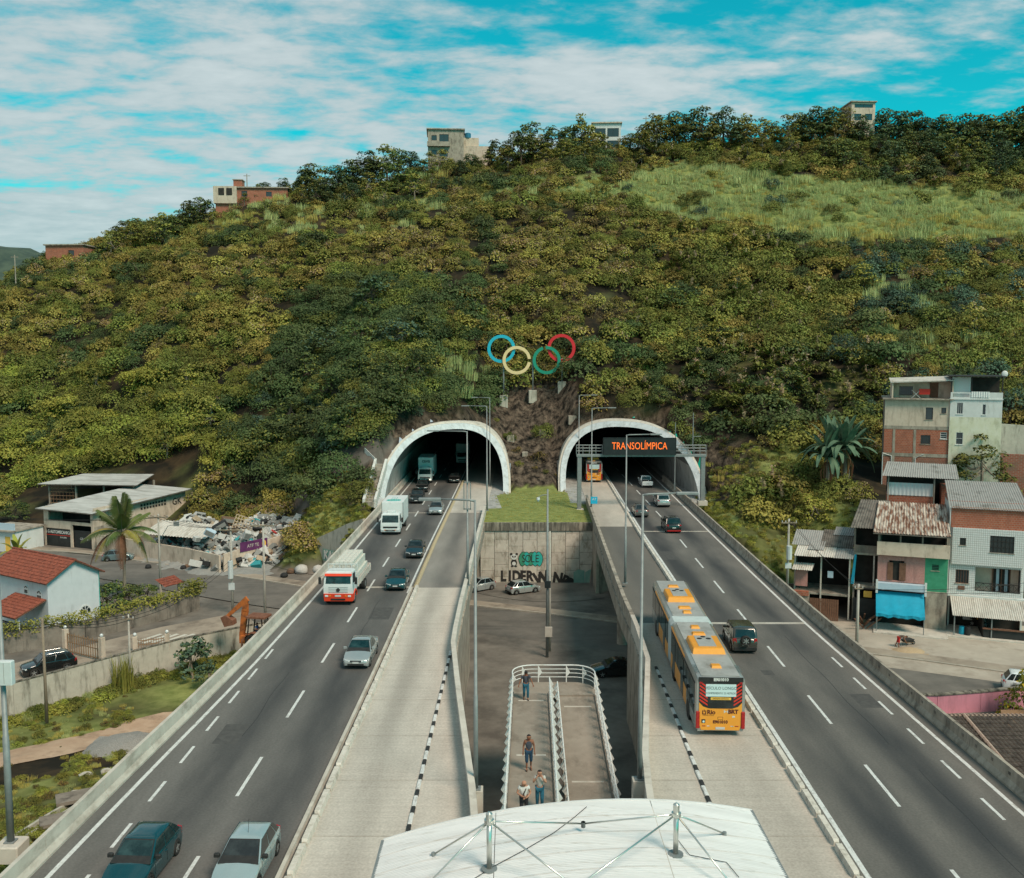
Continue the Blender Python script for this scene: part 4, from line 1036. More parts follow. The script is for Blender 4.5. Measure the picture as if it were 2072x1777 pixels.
# drain stairway beside the truck tunnel
def hillpts(pts, y0):
    out = []
    for q in pts:
        Y = y0
        for _ in range(25):
            p = ony(q[0], q[1], Y); Y += (p.z - gz(p.x, p.y)) * 0.8
            Y = min(max(Y, 100), 400)
        out.append(Vector((p.x, p.y, gz(p.x, p.y))))
    return out
mat('stair_conc', (0.55, 0.53, 0.49), (0.63, 0.61, 0.57), scale=2, rough=0.85, stain=(0.35, 0.32, 0.28), stain_scale=(2, 2, 2))
hp = hillpts([(736, 1018), (748, 978), (760, 936), (738, 914)], 124)
hp2 = [p + Vector((1.5, -.3, 0)) for p in hp[:3]]
DS = thing('drain_stair', 'stepped drain with white kerbs climbing beside the truck tunnel', 'stairs', hp[0])
for pl in (hp, hp2):
    m = MB()
    for i in range(len(pl) - 1):
        p, q = pl[i] - hp[0], pl[i + 1] - hp[0]; nn = Vector((.16, 0, 0)) if i < 2 else Vector((0, .16, 0)); u = Vector((0, 0, .55)); dn = Vector((0, 0, -.6))
        m.hexa([p - nn + dn, p + nn + dn, q + nn + dn, q - nn + dn, p - nn + u, p + nn + u, q + nn + u, q - nn + u])
    m.build('kerb', 'stair_conc', DS)
for k in range(14):
    p = hp[0].lerp(hp[1], k / 7) if k < 7 else hp[1].lerp(hp[2], (k - 7) / 7)
    p = p - hp[0]; MB().box(p.x + .17, p.x + 1.33, p.y - .3, p.y + .5, p.z - .5, p.z + .18).build('step', 'concrete_grimy', DS)
# ------------------------------------------------------------------ vehicles
def paint(name, c, metal=0.3, rough=0.22):
    mat(name, c, tuple(min(1, v * 1.08 + .004) for v in c), scale=1.2, rough=rough, metal=metal, coat=0.9)
paint('car_teal', (0.006, 0.055, 0.066)); paint('car_silver', (0.37, 0.385, 0.375), .4); paint('car_pale', (0.36, 0.43, 0.43), .35); paint('car_black', (0.012, 0.013, 0.013)); paint('car_grey', (0.10, 0.10, 0.095), .3)
paint('car_white', (0.68, 0.70, 0.69), 0.0); paint('car_petrol', (0.010, 0.055, 0.062)); paint('car_dark', (0.02, 0.026, 0.027)); paint('car_bluegrey', (0.13, 0.19, 0.20)); paint('car_bronze', (0.055, 0.05, 0.042))
mat('glass_dark', (0.008, 0.012, 0.013), (0.03, 0.04, 0.04), scale=1.6, rough=0.04, spec=0.6, contrast=(.45, .7))  # pale mottling in the colour imitates clouds reflected in the glass
mat('glass_teal', (0.006, 0.02, 0.021), (0.03, 0.065, 0.065), scale=1.6, rough=0.04, spec=0.6, contrast=(.45, .7))  # same painted cloud reflections in a teal tone
mat('plastic_black', (0.014, 0.014, 0.014), (0.024, 0.023, 0.022), scale=5, rough=0.65)
mat('rim_alloy', (0.42, 0.42, 0.41), rough=0.35, metal=0.7)
mat('lamp_clear', (0.70, 0.71, 0.70), (0.5, 0.52, 0.52), scale=9, rough=0.15, spec=0.7)
mat('lamp_red', (0.42, 0.012, 0.012), (0.28, 0.008, 0.008), scale=9, rough=0.2, spec=0.6)
mat('lamp_amber', (0.7, 0.24, 0.03), rough=0.25)
mat('plate_grey', (0.55, 0.55, 0.53), (0.45, 0.45, 0.44), scale=20, rough=0.5)
mat('chrome', (0.6, 0.6, 0.58), rough=0.18, metal=0.95)
mat('tyre', (0.016, 0.015, 0.014), (0.028, 0.026, 0.024), scale=6, rough=0.85)
_wc = {}
def wheel_meshes(r, w, m='rim_alloy', spokes=5):
    k = (r, w, m, spokes)
    if k in _wc: return _wc[k]
    b = MB(); prof = [(r * .62, -w / 2), (r * .93, -w / 2), (r, -w * .36), (r, w * .36), (r * .93, w / 2), (r * .62, w / 2)]
    n = 20; rings = [[(p[1], p[0] * math.cos(a), p[0] * math.sin(a)) for p in prof] for a in [2 * math.pi * i / n for i in range(n)]]; rings.append(rings[0])
    b.loft(rings, caps=False); t = b.fixn(b.mesh('wheel', 'tyre', True))
    b = MB(); b.tube([(-w * .30, 0, 0), (w * .30, 0, 0)], r * .63, 20, 1)
    for i in range(spokes):
        a = 2 * math.pi * i / spokes
        for s in (-1, 1):
            M = Matrix.Rotation(a, 4, 'X') @ Matrix.Translation((s * w * .40, 0, r * .30)); b.obox(M, w * .06, r * .10, r * .30, 0)
    for s in (-1, 1): b.tube([(s * w * .36, 0, 0), (s * w * .49, 0, 0)], r * .16, 10, 0); 
    rm = b.fixn(b.mesh('rim', [m, 'plastic_black']))
    _wc[k] = (t, rm); return _wc[k]
def add_wheel(t, x, y, r, w, m='rim_alloy', spokes=5):
    a, b = wheel_meshes(r, w, m, spokes); o = link('wheel', a, t, (x, y, r)); link('rim', b, o)
CARS = dict(
 hatch=dict(L=3.95, W=1.72, H=1.48, wb=2.50, r=.30, fo=.78, belt=.93, hf=.70, hr=.92, y1=.92, y2=1.86, y3=3.15, y4=3.80, tr=.95, rw=.70),
 sedan=dict(L=4.35, W=1.72, H=1.46, wb=2.58, r=.31, fo=.82, belt=.92, hf=.70, hr=.91, y1=1.02, y2=1.92, y3=2.88, y4=3.68, tr=.98, rw=.69),
 suv=dict(L=4.35, W=1.80, H=1.66, wb=2.62, r=.35, fo=.85, belt=1.05, hf=.86, hr=1.03, y1=1.05, y2=1.72, y3=3.75, y4=4.20, tr=1.05, rw=.78),
 jeep=dict(L=4.0, W=1.75, H=1.75, wb=2.48, r=.36, fo=.80, belt=1.08, hf=.92, hr=1.06, y1=1.05, y2=1.60, y3=3.70, y4=3.92, tr=1.08, rw=.82),
 pickup=dict(L=4.8, W=1.76, H=1.60, wb=2.85, r=.34, fo=.85, belt=1.0, hf=.84, hr=.99, y1=1.10, y2=1.75, y3=2.75, y4=3.05, tr=.98, rw=.76))
def car(kind, pm, loc, rotz, label, group=None, glass='glass_dark', roofm=None, plate=True, rack=False, name=None, lowm=None):
    c = CARS[kind]; L, W, H = c['L'], c['W'], c['H']
    t = thing(name or {'hatch': 'hatchback_car', 'sedan': 'sedan_car', 'suv': 'sport_utility_car', 'jeep': 'off_road_car', 'pickup': 'pickup_truck'}[kind], label, 'car' if kind != 'pickup' else 'pickup', loc, rotz, group)
    hw = W / 2; yf, yr = c['fo'], c['fo'] + c['wb']; r = c['r']; ar = r + .075
    top = tab((0, c['hf'] - .13), (.06, c['hf'] - .03), (.25, c['hf'] + .02), (c['y1'], c['hr']), (c['y1'] + .3, c['belt'] + .01), (c['y4'] - .2, c['belt'] + .01), (c['y4'], c['tr']), (L - .12, c['tr'] - .02), (L - .04, c['tr'] - .10), (L, c['tr'] - .2))
    if kind == 'pickup': top = tab((0, .70), (.06, .80), (.25, .86), (c['y1'], .99), (3.1, 1.0), (3.12, 1.0), (L - .02, 1.0), (L, .96))
    wf = tab((0, .80), (.08, .90), (.25, .965), (.6, 1.0), (L - .6, 1.0), (L - .2, .965), (L - .05, .93), (L, .88))
    low = tab((0, .30), (.12, .20), (L - .15, .20), (L, .32))
    def zl(y):
        z = low(y)
        for yc in (yf, yr):
            d = abs(y - yc)
            if d < ar: z = max(z, r + math.sqrt(ar * ar - d * d) - .01)
        return z
    n = 52; rings = []
    st = sorted(set([L * i / n for i in range(n + 1)] + [.03, .08, .16, L - .03, L - .08]))
    for y in st:
        w = hw * wf(y); z0 = zl(y); tp = top(y); be = tp - .035; zc = low(y) + .02
        half = [(0, zc), (w * .62, zc), (w * .965, z0), (w, lerp(z0, be, .42)), (w * .99, lerp(z0, be, .78)), (w * .955, be), (w * .55, tp + .012), (0, tp + .022)]
        ring = [(x, y - L / 2, z) for x, z in half] + [(-x, y - L / 2, z) for x, z in reversed(half[1:-1])]
        rings.append(ring)
    b = MB(); b.loft(rings); bo = b.build('body', pm, t); autosmooth(bo, 35)
    # greenhouse
    be = c['belt'] - .02; wb_, wr_ = hw * .93, hw * c['rw'] / .78 * .80; zr = H - .02
    Y = lambda v: v - L / 2
    def ringrect(ya, yb, w, z, rc, bow=0.0):
        out = []
        for (cx, cy, a0) in ((w - rc, yb - rc, 0), (-w + rc, yb - rc, 90), (-w + rc, ya + rc, 180), (w - rc, ya + rc, 270)):
            for k in range(4): a = R(a0 + 30 * k); out.append((cx + rc * math.cos(a), cy + rc * math.sin(a), z))
        return out
    b = MB(); b.loft([ringrect(Y(c['y1']), Y(c['y4']), wb_, be, .10), ringrect(Y(lerp(c['y1'], c['y2'], .9)), Y(lerp(c['y4'], c['y3'], .9)), lerp(wb_, wr_, .85), lerp(be, zr, .88), .13), ringrect(Y(c['y2'] + .06), Y(c['y3'] - .05), wr_ * .97, zr - .015, .16), ringrect(Y(c['y2'] + .3), Y(c['y3'] - .3), wr_ * .6, zr + .015, .2)])
    co = b.build('cabin', roofm or pm, t); autosmooth(co, 38)
    def pane(nm, q, k=.012, m=glass):
        q = [Vector(p) for p in q]; nr = (q[1] - q[0]).cross(q[2] - q[0]).normalized()
        ctr = sum(q, Vector()) / len(q)
        if nr.dot(ctr - Vector((0, 0, .9))) < 0: nr = -nr
        m_ = MB(); o = [p + nr * k for p in q]; i = [p - nr * .03 for p in q]; N = len(q)
        m_.loft([i, o]); return m_.build(nm, m, t)
    zt_, zb_ = lerp(be, zr, .90), be + .05
    def sidept(u, z, s):         # point on the cabin side at length u
        f = (z - be) / (zr - be); return Vector((s * (lerp(wb_, wr_, f * .97) + .004), Y(u), z))
    fz = lambda z: (z - be) / (zr - be)
    yA = lambda z: lerp(c['y1'], c['y2'], fz(z)); yB = lambda z: lerp(c['y4'], c['y3'], fz(z))
    xw = lambda z: lerp(wb_, wr_, fz(z))
    zq = lerp(be, zr, .95); pane('windscreen_surround', [(-xw(be) * .97, Y(yA(be)), be + .012), (xw(be) * .97, Y(yA(be)), be + .012), (xw(zq) * .93, Y(yA(zq)), zq), (-xw(zq) * .93, Y(yA(zq)), zq)], .005, 'plastic_black')
    for s in (-1, 1): m = MB(); m.tube([(s * .08, Y(yA(zb_)) - .02, zb_ + .005), (s * .08 + .42, Y(yA(zb_ + .1)) - .03, zb_ + .09)], .009, 4); m.build('wiper', 'plastic_black', t)
    pane('windscreen', [(-xw(zb_) * .90, Y(yA(zb_)), zb_), (xw(zb_) * .90, Y(yA(zb_)), zb_), (xw(zt_) * .88, Y(yA(zt_)), zt_), (-xw(zt_) * .88, Y(yA(zt_)), zt_)])
    zt2 = lerp(be, zr, .86)
    pane('rear_window', [(xw(zb_) * .84, Y(yB(zb_)), zb_ + .02), (-xw(zb_) * .84, Y(yB(zb_)), zb_ + .02), (-xw(zt2) * .82, Y(yB(zt2)), zt2), (xw(zt2) * .82, Y(yB(zt2)), zt2)], .014)
    spl = [0.0, .46, .80 if kind in ('hatch', 'suv', 'sedan', 'jeep') else .95, 1.0]
    for s in (-1, 1):
        for a, e in ((.06, .455), (.485, .80), (.825, .97)) if kind != 'pickup' else ((.08, .60), (.64, .93)):
            lo0, lo1 = lerp(yA(zb_), yB(zb_), a), lerp(yA(zb_), yB(zb_), e); hi0, hi1 = lerp(yA(zt_), yB(zt_), max(a, .03)), lerp(yA(zt_), yB(zt_), e)
            if e > .96 and kind == 'sedan': continue
            pane('side_window', [sidept(lo0, zb_, s), sidept(lo1, zb_, s), sidept(hi1, zt_, s), sidept(hi0, zt_, s)])
        # mirrors, handles, lamps
        m = MB(); M = Matrix.Translation((s * (wb_ + .13), Y(c['y1'] + .38), be + .13)); m.cbox(-.11, .11, -.07, .07, -.07, .08, .03); mm = m.build('wing_mirror', pm if kind != 'hatch' else 'plastic_black', t, loc=M.to_translation())
        for u in (.45, .78):
            m = MB(); m.cbox(-.015, .015, -.09, .09, -.015, .015, .006); m.build('door_handle', 'plastic_black' if kind == 'jeep' else pm, t, loc=(s * (hw * .998), Y(lerp(c['y1'], c['y4'], u)), be - .12))
        for u in (.10, .47, .80):
            yy = Y(lerp(c['y1'], c['y4'], u)); m = MB(); m.box(-.004, .004, -.006, .006, .36 if u < .7 else .72, be - .03); m.build('door_seam', 'plastic_black', t, loc=(s * (hw * 1.0), yy, 0))
        m = MB(); hz = c['hf'] - .10
        m.loft([[(s * (hw * .44), -.02, hz - .05), (s * hw * .44, .03, hz + .035), (s * hw * .44, .14, hz + .03), (s * hw * .44, .12, hz - .05)],
                [(s * hw * .80, .045, hz - .07), (s * hw * .80, .08, hz + .065), (s * hw * .80, .2, hz + .05), (s * hw * .80, .2, hz - .07)],
                [(s * hw * .955, .19, hz - .045), (s * hw * .94, .2, hz + .07), (s * hw * .93, .42, hz + .08), (s * hw * .96, .42, hz + .0)]])
        m.build('headlight', 'lamp_clear', t, loc=(0, -L / 2, 0))
        m = MB(); tz = c['tr'] - .17 if kind != 'jeep' else .95; hh = .14 if kind in ('suv', 'hatch', 'jeep', 'pickup') else .10
        m.loft([[(s * hw * .66, .012, tz - hh), (s * hw * .70, .0, tz + hh), (s * hw * .70, -.1, tz + hh), (s * hw * .66, -.1, tz - hh)],
                [(s * hw * .90, -.03, tz - hh), (s * hw * .90, -.04, tz + hh * .8), (s * hw * .88, -.2, tz + hh * .8), (s * hw * .88, -.2, tz - hh)],
                [(s * hw * .955, -.16, tz - hh * .7), (s * hw * .93, -.18, tz + hh * .7), (s * hw * .94, -.30, tz + hh * .5), (s * hw * .965, -.30, tz - hh * .4)]])
        m.build('tail_light', 'lamp_red', t, loc=(0, L / 2, 0))
    m = MB(); m.cbox(-hw * .42, hw * .42, -.015, .1, c['hf'] - .185, c['hf'] - .085, .02); m.build('grille', 'plastic_black', t, loc=(0, -L / 2, 0))
    m = MB(); m.cbox(-hw * .36, hw * .36, -.022, .05, c['hf'] - .125, c['hf'] - .11, .004); m.build('badge_bar', 'chrome', t, loc=(0, -L / 2, 0))
    m = MB(); m.cbox(-hw * .62, hw * .62, -.012, .1, .30, .42, .02); m.build('air_intake', 'plastic_black', t, loc=(0, -L / 2, 0))
    m = MB(); m.cbox(-hw * .88, hw * .88, -.1, .02, .25, .40 if kind != 'jeep' else .52, .03); m.build('rear_bumper', lowm or 'plastic_black', t, loc=(0, L / 2, 0))
    MB().box(-.2, .2, -.026, 0, .43, .54).build('number_plate', 'plate_grey', t, loc=(0, -L / 2, 0))
    MB().box(-.2, .2, 0, .03, .60, .71).build('number_plate', 'plate_grey', t, loc=(0, L / 2, 0))
    for s in (-1, 1):
        add_wheel(t, s * (hw - .11), Y(yf), r, .2); add_wheel(t, s * (hw - .11), Y(yr), r, .2)
    if rack:
        for s in (-1, 1): m = MB(); m.tube([(s * wr_ * .85, Y(c['y2'] + .2), zr + .03), (s * wr_ * .85, Y(c['y2'] + .3), zr + .075), (s * wr_ * .85, Y(c['y3'] - .4), zr + .075), (s * wr_ * .85, Y(c['y3'] - .3), zr + .02)], .018, 5); m.build('roof_rail', 'chrome', t)
    if kind == 'jeep':
        a, bq = wheel_meshes(.34, .22, 'rim_alloy', 6); o = link('spare_wheel', a, t, (-.12 if False else .0, L / 2 + .14, .98), (0, 0, R(90))); link('rim', bq, o)
    if kind == 'pickup':
        m = MB(); m.box(-hw * .86, hw * .86, .0, 1.55, 0, .02); m.build('cargo_bed', 'plastic_black', t, loc=(0, L / 2 - 1.65, 1.015))
        MB().box(-hw * .9, hw * .9, -.002, .02, .68, .96).build('tailgate', pm, t, loc=(0, L / 2, 0))
    if pm == 'car_pale':
        m = MB(); m.tube([(0, 0, 0), (0, .12, .5)], .008, 4); m.build('aerial', 'plastic_black', t, loc=(0, Y(c['y2'] + .35), zr))
    return t
IN = 'cars on the inbound lanes'; OUT = 'cars on the outbound lanes'
PI = math.pi
car('hatch', 'car_teal', (-14.35, 34.9, 0), R(-3), 'teal hatchback beside the dashed merge line next to the pale barrier', IN, glass='glass_teal')
car('hatch', 'car_pale', (-10.3, 34.9, 0), R(-2), 'pale silver hatchback with a roof aerial, side by side with the teal hatchback', IN)
car('sedan', 'car_silver', (-9.95, 60.6, 0), R(-1), 'silver sedan alone behind the pale hatchback', IN, glass='glass_teal')
car('sedan', 'car_petrol', (-9.95, 80.6, 0), 0, 'dark petrol sedan beside the red and white truck', IN)
car('sedan', 'car_dark', (-9.7, 93.4, 0), 0, 'black sedan with bright headlights between the two trucks in the next lane', IN)
car('sedan', 'car_silver', (-9.65, 118.8, 0), 0, 'silver sedan beside the white box truck, under a lamp arm', IN)
car('suv', 'car_dark', (-13.0, 128, 0), 0, 'dark car half hidden right behind the white box truck', IN)
car('suv', 'car_black', (-13.25, 138.5, 0), 0, 'black car just out of the tunnel by the inner wall', IN)
car('sedan', 'car_black', (-9.1, 148.5, 0), 0, 'black car leaving the tunnel in the lane along the busway', IN)
car('jeep', 'car_bronze', (15.75, 63.6, 0), PI + R(-2), 'black off-road car with a spare wheel on its tail beside the bus', OUT)
car('suv', 'car_black', (18.3, 106.8, 0), PI, 'black and dark red car braking under the gantry', OUT, lowm='lamp_red')
car('sedan', 'car_grey', (16.15, 117.2, 0), PI, 'dark grey sedan behind the silver car in the lane along the kerb', OUT)
car('suv', 'car_silver', (20.1, 125, 0), PI, 'silver car ahead of the black and red car under the sign', OUT)
car('pickup', 'car_white', (20.6, 143.8, 0), PI, 'white pickup entering the tunnel below the sign', OUT)
car('hatch', 'car_silver', (1.3, 107.6, ZS), R(118), 'silver hatchback parked before the graffiti wall with its tail to the street', 'parked cars', lowm='plastic_black')
car('hatch', 'car_silver', (-3.9, 108.6, ZS), R(-52), 'silver hatchback parked half under the inbound bridge by the graffiti wall', 'parked cars')
car('sedan', 'car_black', (9.0, 79.2, ZS), R(-84), 'black sedan on the street half hidden by the bridge wall below the bus', 'parked cars')
car('suv', 'car_white', (42.6, 74.9, ZS), R(68), 'white car on the street by the pink wall', 'parked cars')
car('suv', 'car_black', (-40.5, 80.0, ZS), R(-52), 'black estate car behind the stained yard wall', 'parked cars', rack=True)
car('hatch', 'car_bluegrey', (-53.2, 125.0, ZS), R(105), 'blue grey hatchback parked before the workshop beside the palm', 'parked cars')

# ------------------------------------------------------------------ articulated bus
paint('bus_silver', (0.31, 0.30, 0.28), .3, .4); mat('bus_roof', (0.30, 0.295, 0.28), (0.36, 0.355, 0.335), scale=.8, rough=.55, stain=(.22, .21, .19), stain_scale=(1, .6, 1))
mat('bus_orange', (0.80, 0.33, 0.035), (0.74, 0.29, 0.03), scale=1.5, rough=.35, coat=.3)
mat('bellows_grey', (0.33, 0.38, 0.38), (0.40, 0.45, 0.45), scale=2, rough=.6)
mat('red_stripe', (0.62, 0.035, 0.02), rough=.5); mat('board_pale', (0.55, 0.68, 0.68), rough=.5); mat('ink_grey', (0.10, 0.13, 0.13), rough=.6); mat('ink_brown', (0.10, 0.02, 0.01), rough=.6); mat('bus_yellow', (0.78, 0.46, 0.08), rough=.5)
def bus_hull(y0, y1, W, z0, z1, rear=False):
    hw = W / 2; rings = []
    prof = [(0, z0), (hw * .92, z0), (hw, z0 + .12), (hw, z1 - .42), (hw * .985, z1 - .20), (hw * .93, z1 - .06), (hw * .80, z1), (0, z1 + .03)]
    ys_ = [(y0, .965, 0), (y0 + .05, .985, 0), (y0 + .16, 1, 0), (y1 - .16, 1, 0), (y1 - .03, .985, 0), (y1, .97, 0)]
    b = MB()
    for y, k, _ in ys_:
        h = [(x * k, y, z0 + (z - z0) * (1 if k == 1 else lerp(.985, 1, (k - .96) / .04))) for x, z in prof]
        rings.append(h + [(-x, yy, z) for x, yy, z in reversed(h[1:-1])])
    b.loft(rings); return b
def bus(loc, rotz, label, L=21.1, full=True):
    t = thing('articulated_bus', label, 'bus', loc, rotz, 'orange articulated buses'); W, Hh = 2.6, 3.22; hw = W / 2
    ya, yb = 10.2, 11.3
    autosmooth(bus_hull(0, ya, W, .32, Hh).build('rear_section', 'bus_silver', t), 30)
    autosmooth(bus_hull(yb, L, W, .32, Hh).build('front_section', 'bus_silver', t), 30)
    for a, e in ((.12, ya - .1), (yb + .1, L - .12)):
        MB().box(-hw * .78, hw * .78, a, e, Hh + .012, Hh + .034).build('roof_skin', 'bus_roof', t)
    b = MB(); rings = []
    for k in range(13):
        s = 1.0 + (.025 if k % 2 else -.03); y = lerp(ya - .02, yb + .02, k / 12)
        rings.append([(hw * s * x, y, .45 + (Hh - .45 + .05) * z * (1 + (s - 1) * .5)) for x, z in ((-.96, 0), (.96, 0), (1, .1), (1, .9), (.85, 1), (-.85, 1), (-1, .9), (-1, .1))])
    b.loft(rings); b.build('bellows', 'bellows_grey', t)
    for y in (1.0,): pass
    for s in (-1, 1):
        X = s * (hw + .006); th = .012
        def side(nm, y0, y1, z0, z1, m, d=0.0, par=t, sl=0.0):
            q = MB(); x0, x1 = sorted((X - s * .03, X + s * (th + d))); q.hexa([(x0, y0 + sl, z0), (x1, y0 + sl, z0), (x1, y1 + sl, z0), (x0, y1 + sl, z0), (x0, y0, z1), (x1, y0, z1), (x1, y1, z1), (x0, y1, z1)]); return q.build(nm, m, par)
        # window bands
        for a, e in ((.35, 1.9), (2.0, 3.1), (3.2, 4.3), (4.4, 5.5), (5.6, 6.7), (6.8, 7.9), (8.0, 9.9), (11.6, 12.7), (12.8, 13.9), (14.0, 15.1), (15.2, 16.3), (16.4, 17.5), (17.6, 18.7), (18.8, 20.6)):
            side('side_window', a, e - .03, 1.42 if a > 2.5 else 1.05, 2.72, 'glass_dark', .0)
        for a, e in ((.3, 10.0), (11.5, 20.8)): side('window_band', a, e, 2.74, 2.84, 'plastic_black', -.004)
        for a, e, m in ((3.4, 5.0, 'bus_orange'), (5.1, 6.6, 'bus_orange'), (6.7, 8.1, 'bus_orange'), (9.25, 10.0, 'bus_orange'), (11.5, 13.0, 'bus_orange'), (13.1, 15.0, 'bus_orange'), (15.1, 17.0, 'bus_orange'), (18.8, 20.4, 'bus_silver')):
            side('side_panel', a, e - .02, .45, 1.38, m, -.002)
        for a, e in ((4.2, 10.0), (11.5, 19.0)): side('roof_band', a, e, 2.86, 3.0, 'bus_orange', -.004)
        if s < 0:
            for a in (4.45, 8.0, 13.0, 16.5):
                side('door', a, a + 1.05, .5, 2.6, 'glass_dark', .012)
        m = MB(); m.cbox(-.10, .10, -.06, .06, -.55, .35, .03); m.build('tail_light', 'lamp_red', t, loc=(s * (hw - .12), -.03, 1.02))
        text('fleet_number', 'E901010', .34, (s * hw * .86, 1.25, Hh + .04), (0, 0, R(90) * -s * 1), 'ink_grey', t, .004)
        for yy in (2.55, 8.75, 18.1):
            add_wheel(t, s * (hw - .17), yy, .48, .3, 'steel_galv', 8)
            q = MB(); q.tube([(X - s * .2, yy, .5), (X + s * .010, yy, .5)], .58, 18); q.build('wheel_arch', 'plastic_black', t)
            add = None
    # roof equipment
    for yc in (5.0, 16.2):
        q = MB()
        q.loft([[(-.92, yc - 1.35, Hh + .02), (.92, yc - 1.35, Hh + .02), (.92, yc + 1.35, Hh + .02), (-.92, yc + 1.35, Hh + .02)], [(-.86, yc - 1.2, Hh + .30), (.86, yc - 1.2, Hh + .30), (.86, yc + 1.25, Hh + .30), (-.86, yc + 1.25, Hh + .30)], [(-.8, yc - 1.1, Hh + .34), (.8, yc - 1.1, Hh + .34), (.8, yc + 1.2, Hh + .34), (-.8, yc + 1.2, Hh + .34)]])
        ac = q.build('air_conditioner', 'bus_orange', t)
        MB().box(-.5, .5, yc - .85, yc + 1.15, Hh + .335, Hh + .36).build('grille_plate', 'bus_roof', ac)
        for fx, fy in ((-.26, yc + .55), (.26, yc + .55), (0, yc + .9)):
            q = MB(); q.disc((fx, fy, Hh + .36), (0, 0, 1), .15, .03, 14); q.build('fan', 'plastic_black', ac)
    for yc, w in ((1.55, .28), (7.5, .42), (8.9, .28), (12.3, .28), (13.4, .42), (19.2, .40)):
        q = MB(); q.loft([[(-w, yc - .3, Hh + .02), (w, yc - .3, Hh + .02), (w, yc + .3, Hh + .02), (-w, yc + .3, Hh + .02)], [(-w * .8, yc - .22, Hh + .16), (w * .8, yc - .22, Hh + .16), (w * .8, yc + .25, Hh + .13), (-w * .8, yc + .25, Hh + .13)]]); vv = q.build('roof_vent', 'bus_orange', t)
    # rear face
    F = lambda x0, x1, z0, z1, d, nm, m, par=t: MB().box(x0, x1, -d, .02, z0, z1).build(nm, m, par)
    RP = link('rear_panel', MB().fixn(MB().prism([(-1.0, .36), (1.0, .36), (1.12, .8), (1.12, 1.85), (.9, 1.62), (.6, 1.52), (-.6, 1.52), (-.9, 1.62), (-1.12, 1.85), (-1.12, .8)], -.03, .02).mesh('rear_panel', 'bus_orange')), t)
    link('rear_window', MB().fixn(MB().prism([(-.6, 1.53), (.6, 1.53), (.9, 1.63), (1.12, 1.86), (1.13, 2.96), (-1.13, 2.96), (-1.12, 1.86), (-.9, 1.63)], -.026, .02).mesh('rear_window', 'glass_dark')), t)
    F(-1.16, 1.16, 2.975, 3.2, .05, 'number_band', 'plastic_black')
    q = MB()
    for s in (-1, 1):
        for k in range(6):
            x, z = s * 1.1, 1.95 + k * .19
            q.add([(x, -.034, z), (x - s * .42, -.034, z - .30 + .02), (x - s * .42, -.034, z - .30 + .11), (x, -.034, z + .10)], [(0, 1, 2, 3)])
    q.build('hazard_stripes', 'red_stripe', t, fix=False)
    F(-.78, .80, 2.18, 2.84, .05, 'warning_board', 'board_pale')
    F(-.52, .54, 2.0, 2.13, .045, 'warning_strip', 'bus_yellow')
    rx = (R(90), 0, 0)
    text('warning_text', 'VEÍCULO LONGO', .22, (0, -.056, 2.63), rx, 'ink_grey', t, .002, .95)
    text('warning_text', 'COMPRIMENTO 22 METROS', .145, (0, -.056, 2.36), rx, 'ink_grey', t, .002, .85)
    text('strip_text', 'MANTENHA DISTÂNCIA', .09, (0, -.05, 2.065), rx, 'ink_brown', t, .002, .85)
    text('fleet_number', 'E901010', .22, (0, -.056, 3.09), rx, 'paint_white', t, .002, bold=.012)
    text('fleet_number', 'E901010', .22, (0, -.036, .80), rx, 'ink_brown', t, .002, bold=.012)
    text('city_name', 'Rio', .32, (-.48, -.036, 1.32), rx, 'ink_brown', t, .002, bold=.012)
    text('city_name', 'PREFEITURA', .075, (-.62, -.036, 1.15), rx, 'ink_brown', t, .002, spacing=1.5)
    text('line_name', 'BRT', .30, (.66, -.036, 1.36), rx, 'ink_brown', t, .002, bold=.015)
    q = MB(); q.add([(.18, -.036, 1.27), (.30, -.036, 1.37), (.18, -.036, 1.47), (.42, -.036, 1.27), (.42, -.036, 1.47)], [(0, 1, 2), (3, 4, 1)]); q.build('line_emblem', 'paint_cream', t, fix=False)
    q = MB(); q.box(-.95, -.90, -.036, 0, 1.22, 1.42); q.box(-.79, -.74, -.036, 0, 1.22, 1.42); q.box(-.95, -.74, -.036, 0, 1.20, 1.25); q.box(-.87, -.82, -.036, 0, 1.34, 1.46); q.build('city_emblem', 'ink_brown', t)
    F(-.98, -.78, .74, .94, .036, 'access_sign', 'sign_black'); q = MB(); q.disc((-.87, -.038, .82), (0, 1, 0), .06, .004); q.build('access_symbol', 'board_pale', t)
    F(-.14, .14, .93, 1.08, .034, 'small_sign', 'ink_brown'); F(-.12, .12, .95, 1.06, .037, 'small_sign', 'bus_orange')
    F(.62, .76, 1.05, 1.14, .036, 'sticker', 'paint_white')
    F(-.24, .24, .40, .53, .045, 'number_plate', 'plate_grey')
    for s in (-1, 1):
        F(s * .86 - .09, s * .86 + .09, .56, .60, .04, 'reflector', 'lamp_red'); F(s * .62 - .08, s * .62 + .08, .56, .60, .04, 'reflector', 'paint_white')
        q = MB(); q.cbox(-.08, .08, -.03, .03, -.05, .05, .01); q.build('top_lamp', 'lamp_red', t, loc=(s * 1.04, -.02, 2.9))
        F(s * 1.02 - .16, s * 1.02 + .16, .30, .34, .03, 'bumper_corner', 'bus_silver')
    return t
bus((10.95, 47.9, .012), R(-2.3), 'orange and silver articulated bus with a pale warning board on the busway')
bus((13.0, 147.5, .012), R(-2.0), 'orange bus entering the tunnel mouth behind the gantry')

